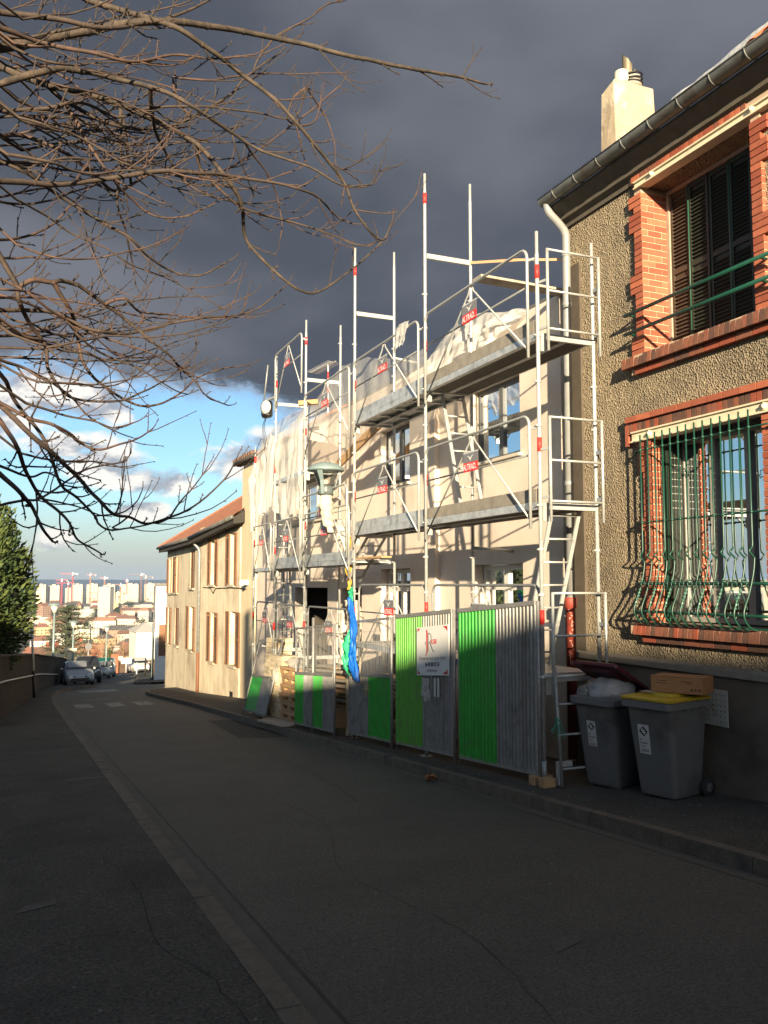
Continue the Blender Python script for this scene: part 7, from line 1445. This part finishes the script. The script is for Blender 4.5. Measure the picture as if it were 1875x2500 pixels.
BRS = [  # (points, start radius, end radius, depth at start, depth at end)
 (Z4([(0, 155), (190, 120), (420, 75), (560, 72), (750, 95), (950, 135), (1150, 185), (1350, 225), (1500, 250), (1570, 272)]), .040, .011, 4.6, 6.2),
 (Z4([(280, 0), (430, 45), (560, 85), (680, 160), (790, 245), (890, 320), (970, 410), (1060, 520), (1120, 600), (1150, 680), (1200, 750), (1240, 778), (1268, 725)]), .026, .007, 4.9, 5.6),
 (Z4([(0, 215), (120, 265), (340, 320), (520, 400), (640, 470), (720, 560), (780, 650), (795, 770), (860, 850), (960, 935), (1030, 945), (1120, 890), (1200, 820), (1240, 778)]), .030, .006, 5.0, 5.9),
 (Z4([(0, 270), (130, 235), (230, 225), (400, 260), (540, 300), (640, 355), (750, 430), (850, 490), (1000, 540), (1110, 600), (1200, 600)]), .028, .006, 4.5, 5.4),
 (Z4([(200, 320), (350, 400), (520, 415), (640, 370), (740, 310), (800, 250), (905, 172)]), .016, .007, 5.2, 5.6),
 (Z4([(0, 585), (180, 598), (330, 580), (520, 555), (640, 560), (760, 570), (880, 590), (960, 610), (1030, 640), (1090, 700), (1140, 725)]), .020, .006, 4.4, 5.6),
 (Z4([(0, 440), (80, 440), (200, 490), (300, 560), (380, 620), (500, 560), (640, 580), (740, 545), (860, 470), (980, 380), (1105, 275)]), .018, .006, 5.2, 6.4),
 (Z4([(390, 340), (392, 520), (380, 650), (410, 760), (430, 860), (440, 925)]), .012, .005, 5.6, 5.9),
 (Z4([(240, 380), (290, 470), (350, 560), (420, 640), (500, 700), (600, 700), (690, 660)]), .014, .005, 5.0, 5.6),
 (Z4([(650, 550), (720, 620), (800, 680), (950, 720), (1060, 755), (1170, 795), (1245, 775)]), .012, .005, 5.4, 5.7),
 (Z4([(0, 520), (100, 570), (200, 640), (330, 720), (420, 770), (480, 830), (560, 880), (650, 890), (735, 850)]), .016, .006, 4.8, 5.6),
 (Z4([(820, 500), (870, 570), (900, 650), (915, 720), (905, 785)]), .008, .004, 5.5, 5.7),
 (Z4([(500, 420), (540, 500), (600, 590), (700, 640), (830, 660), (940, 640)]), .012, .005, 5.2, 6.0),
 (Z4([(0, 90), (140, 140), (300, 170), (420, 200), (560, 180), (700, 190), (830, 175)]), .018, .005, 4.4, 5.2),
 (Z4([(0, 40), (180, 60), (330, 90), (450, 80), (600, 40), (680, 0)]), .020, .008, 4.3, 5.4),
 (Z4([(0, 360), (150, 350), (260, 330), (380, 380), (480, 350), (640, 345), (800, 360), (950, 380), (990, 290)]), .014, .005, 4.8, 5.5),
 (Z4([(560, 250), (680, 260), (820, 240), (960, 240), (1120, 235)]), .010, .004, 5.4, 6.0),
 (Z4([(890, 120), (1000, 60), (1050, 20), (1110, 0)]), .009, .005, 5.9, 6.0),
 (Z4([(990, 285), (1050, 370), (1080, 450), (1090, 530)]), .008, .004, 5.6, 5.7),
 (Z4([(1060, 520), (1100, 550), (1170, 520), (1240, 460)]), .007, .004, 5.5, 5.6),
 (Z4([(1120, 600), (1200, 600), (1240, 520)]), .007, .004, 5.5, 5.6),
 (Z4([(970, 410), (1020, 390), (1045, 310)]), .008, .004, 5.5, 5.6),
 (Z5([(95, 0), (95, 60), (145, 180), (230, 300), (245, 410), (300, 510), (370, 565), (500, 580), (620, 575), (730, 530), (840, 470), (960, 370)]), .017, .005, 4.6, 5.4),
 (Z5([(270, -20), (350, 110), (380, 200), (405, 340), (450, 430), (550, 520), (690, 600), (800, 600), (910, 540), (1040, 440), (1270, 395)]), .016, .005, 4.8, 5.6),
 (Z5([(395, -10), (560, 110), (650, 180), (760, 270), (860, 350), (920, 420), (990, 480), (1040, 550), (1155, 600)]), .014, .005, 5.0, 5.6),
 (Z5([(0, 115), (270, 130), (420, 200), (520, 230), (640, 240), (780, 210), (940, 170), (1060, 155), (1250, 135), (1370, 60), (1440, 0)]), .015, .005, 4.6, 5.8),
 (Z5([(0, 590), (130, 660), (250, 690), (350, 740), (420, 800), (500, 825), (600, 800), (700, 770), (775, 715)]), .013, .005, 4.4, 4.9),
 (Z5([(0, 600), (150, 740), (250, 830), (350, 920), (420, 990), (500, 1080), (570, 1150), (650, 1165), (740, 1200), (860, 1170), (980, 1110), (1130, 985), (1195, 880)]), .018, .005, 4.4, 5.2),
 (Z5([(0, 680), (80, 800), (130, 930), (200, 1050), (290, 1130), (350, 1200), (390, 1280), (470, 1330), (520, 1358)]), .015, .005, 4.3, 4.8),
 (Z5([(0, 950), (100, 1040), (160, 1110), (185, 1160), (215, 1220), (265, 1290)]), .015, .008, 4.2, 4.5),
 (Z5([(30, 480), (70, 570), (200, 740), (260, 860), (310, 1000), (400, 1080), (480, 1160), (500, 1200), (560, 1230), (680, 1220), (800, 1190)]), .014, .005, 4.5, 5.0),
 (Z5([(0, 905), (150, 960), (230, 940), (330, 990)]), .009, .005, 4.3, 4.5),
 (Z5([(205, 1070), (300, 1090), (400, 1120), (500, 1155)]), .007, .004, 4.5, 4.7),
 (Z5([(0, 1105), (120, 1080), (205, 1075), (330, 990), (430, 930), (540, 900), (620, 885), (665, 845)]), .009, .004, 4.3, 4.8),
 (Z5([(110, 845), (280, 880), (420, 885), (540, 890), (610, 915)]), .008, .004, 4.5, 4.8),
 (Z5([(350, 190), (420, 270), (540, 350), (690, 405), (800, 470), (880, 520), (950, 545)]), .010, .004, 4.9, 5.3),
 (Z5([(640, 60), (720, 130), (880, 140), (1020, 160), (1290, 155)]), .010, .004, 5.2, 5.7),
 (Z5([(130, 590), (330, 650), (480, 680), (590, 715), (700, 680)]), .009, .004, 4.6, 4.9),
 (Z5([(0, 370), (120, 410), (250, 480), (400, 490), (500, 510), (600, 495)]), .010, .004, 4.5, 5.0),
 (Z5([(0, 200), (60, 240), (200, 290), (310, 320), (470, 345), (510, 375)]), .011, .004, 4.5, 5.0),
 (Z5([(570, 1220), (650, 1165)]), .006, .006, 4.9, 4.9),
 (Z5([(860, 1170), (920, 1080), (1000, 990), (1055, 905)]), .007, .004, 5.0, 5.2),
 (Z5([(480, 1160), (620, 1140), (690, 1090), (715, 1040)]), .006, .004, 4.9, 5.0),
]
rb = random.Random(17)
for i in range(52):      # more boughs in the same mass, left to right and drooping
    x0 = rb.uniform(-60, 60); y0 = rb.uniform(10, 900); L = rb.uniform(260, 640); P = []; a_ = rb.uniform(-.25, .55)
    x, y = x0, y0
    for j in range(8): P.append((x, y)); x += math.cos(a_) * L / 7; y += math.sin(a_) * L / 7; a_ += rb.uniform(-.28, .24) - (.10 if j > 4 else 0)
    d0 = rb.uniform(4.3, 5.6); BRS.append((P, rb.uniform(.007, .013), .004, d0, d0 + rb.uniform(.3, 1.0)))
tw = [MB() for _ in range(4)]
def shoot(b, p, d, L, r, rnd, lift):
    n = 5; P = [p]; q = d.copy(); R_ = [r]
    for i in range(n):
        q = (q + V((rnd.uniform(-.14, .14), rnd.uniform(-.14, .14), lift + rnd.uniform(-.12, .12)))).normalized(); P.append(P[-1] + q * L / n); R_.append(lerp(r, r * .55, (i + 1) / n))
    b.tube(P, R_, 5, True)
    for i in (2, 4, 5):                     # node swellings and end buds
        c_ = P[min(i, n)]; b.lathe([(r * .5, -r * 1.1), (r * 1.25, 0), (r * .45, r * 1.3)], 5, c_, q)
        sd_ = q.cross(V((rnd.uniform(-1, 1), rnd.uniform(-1, 1), rnd.uniform(-1, 1)))).normalized(); b.tube([c_, c_ + (sd_ + q * .6) * r * 3.2], [r * .7, r * .25], 4)
    return P
ALL = []
for bi, (P, r0, r1, d0, d1) in enumerate(BRS):
    n = len(P); pts = [near_pt(x, y, lerp(d0, d1, i / (n - 1)) + .10 * math.sin(i * 1.7 + bi)) for i, (x, y) in enumerate(P)]
    C_ = catmull(pts, 5); m = len(C_); J = [p + V((noise.noise(p * 6) * .006, noise.noise(p * 6 + V((9, 0, 0))) * .006, noise.noise(p * 6 + V((0, 9, 0))) * .006)) for p in C_]
    rad = [lerp(r0, r1, (i / (m - 1)) ** .8) for i in range(m)]
    start = []
    if P[0][0] < 70 or P[0][1] < 10:
        q = J[0]; tg_ = (J[0] - J[1]).normalized(); start = [FORK + V((rb.uniform(-.1, .1), rb.uniform(-.1, .1), rb.uniform(-1.2, .8))), q + tg_ * .45 + (FORK - q) * .25]
        S_ = catmull([start[0], start[1], q], 4)[:-1]; J = S_ + J; rad = [r0 * 1.5 - .5 * r0 * i / len(S_) for i in range(len(S_))] + rad
    if not start and ALL:                 # grow out of the nearest bough above it
        q = J[0]; t_ = (J[0] - J[1]).normalized(); pq, pr = min(ALL, key=lambda e: (e[0] - q).length + .8 * abs((e[0] - q).cross(t_).length) - .35 * (e[0] - q).dot(t_))
        S_ = catmull([pq, pq.lerp(q, .5) + t_ * (pq - q).length * .15, q], 5)[:-1]; J = S_ + J; r_ = min(pr, r0 * 1.35); rad = [lerp(r_, r0, i / len(S_)) for i in range(len(S_))] + rad
    ALL += [(p, r) for p, r in zip(J[4:-6:2], rad[4:-6:2])]
    k_ = .74 if r0 > .02 else .85; rad = [q * k_ for q in rad]; b = MB(); b.tube(J, rad, 7)
    acc = 0; nxt = rb.uniform(.1, .25)
    for i in range(len(start) and 8, len(J) - 1):
        acc += (J[i + 1] - J[i]).length
        if acc < nxt: continue
        acc = 0; nxt = rb.uniform(.11, .22); r = rad[i]; t = (J[i + 1] - J[i]).normalized()
        b.lathe([(r * .9, -r * .9), (r * 1.22, 0), (r * .9, r * .9)], 6, J[i], t)
        for sg in ((1, -1) if rb.random() < .35 else (rb.choice((1, -1)),)):
            if rb.random() < .10: continue
            ax_ = t.cross(V((rb.uniform(-.4, .4), 1, rb.uniform(-.4, .4)))).normalized() * sg
            d = (t * rb.uniform(.7, 1.2) + ax_ * rb.uniform(.35, .8) + V((0, 0, rb.uniform(-.1, .25)))).normalized(); L = rb.choice((.05, .10, .16, .22, .30, .42)) * rb.uniform(.7, 1.2)
            Q = shoot(tw[bi % 4], J[i], d, L, max(.0034, min(r * .62, .0055)), rb, .10)
            if L > .25 and rb.random() < .7:
                e = Q[3]; d2 = ((Q[4] - Q[3]).normalized() + V((rb.uniform(-.6, .6), rb.uniform(-.6, .6), rb.uniform(-.3, .6)))).normalized(); shoot(tw[bi % 4], e, d2, L * .5, .0032, rb, .12)
    if J[-1]: shoot(tw[bi % 4], J[-1] - (J[-1] - J[-2]) * .2, (J[-1] - J[-2]).normalized(), .10, max(.003, r1 * .7), rb, .12)
    b.build('branch', M_BARKL if r0 > .02 else (M_BARK if bi % 5 in (1, 3) else M_BARKD), tr, fixn=False)
for k in range(4): tw[k].build('twigs', M_BARK if k == 1 else M_BARKD, tr, kind='stuff', fixn=False)
# ---------------------------------------------------------------- the hazy air over the valley
s = MB(); s.box(-9500, 12500, -90, 6900, -120, 95)
hzo = s.build('haze', [], kind='stuff')
hm = bpy.data.materials.new('haze air'); hm.use_nodes = True; hn = hm.node_tree.nodes; hl = hm.node_tree.links; hn.clear()
ho_ = hn.new('ShaderNodeOutputMaterial'); hv = hn.new('ShaderNodeVolumePrincipled'); hv.inputs['Color'].default_value = (0.42, 0.62, 1.0, 1); hv.inputs['Density'].default_value = 0.00010; hv.inputs['Anisotropy'].default_value = 0.1
hl.new(hv.outputs[0], ho_.inputs['Volume']); hzo.data.materials.append(hm)
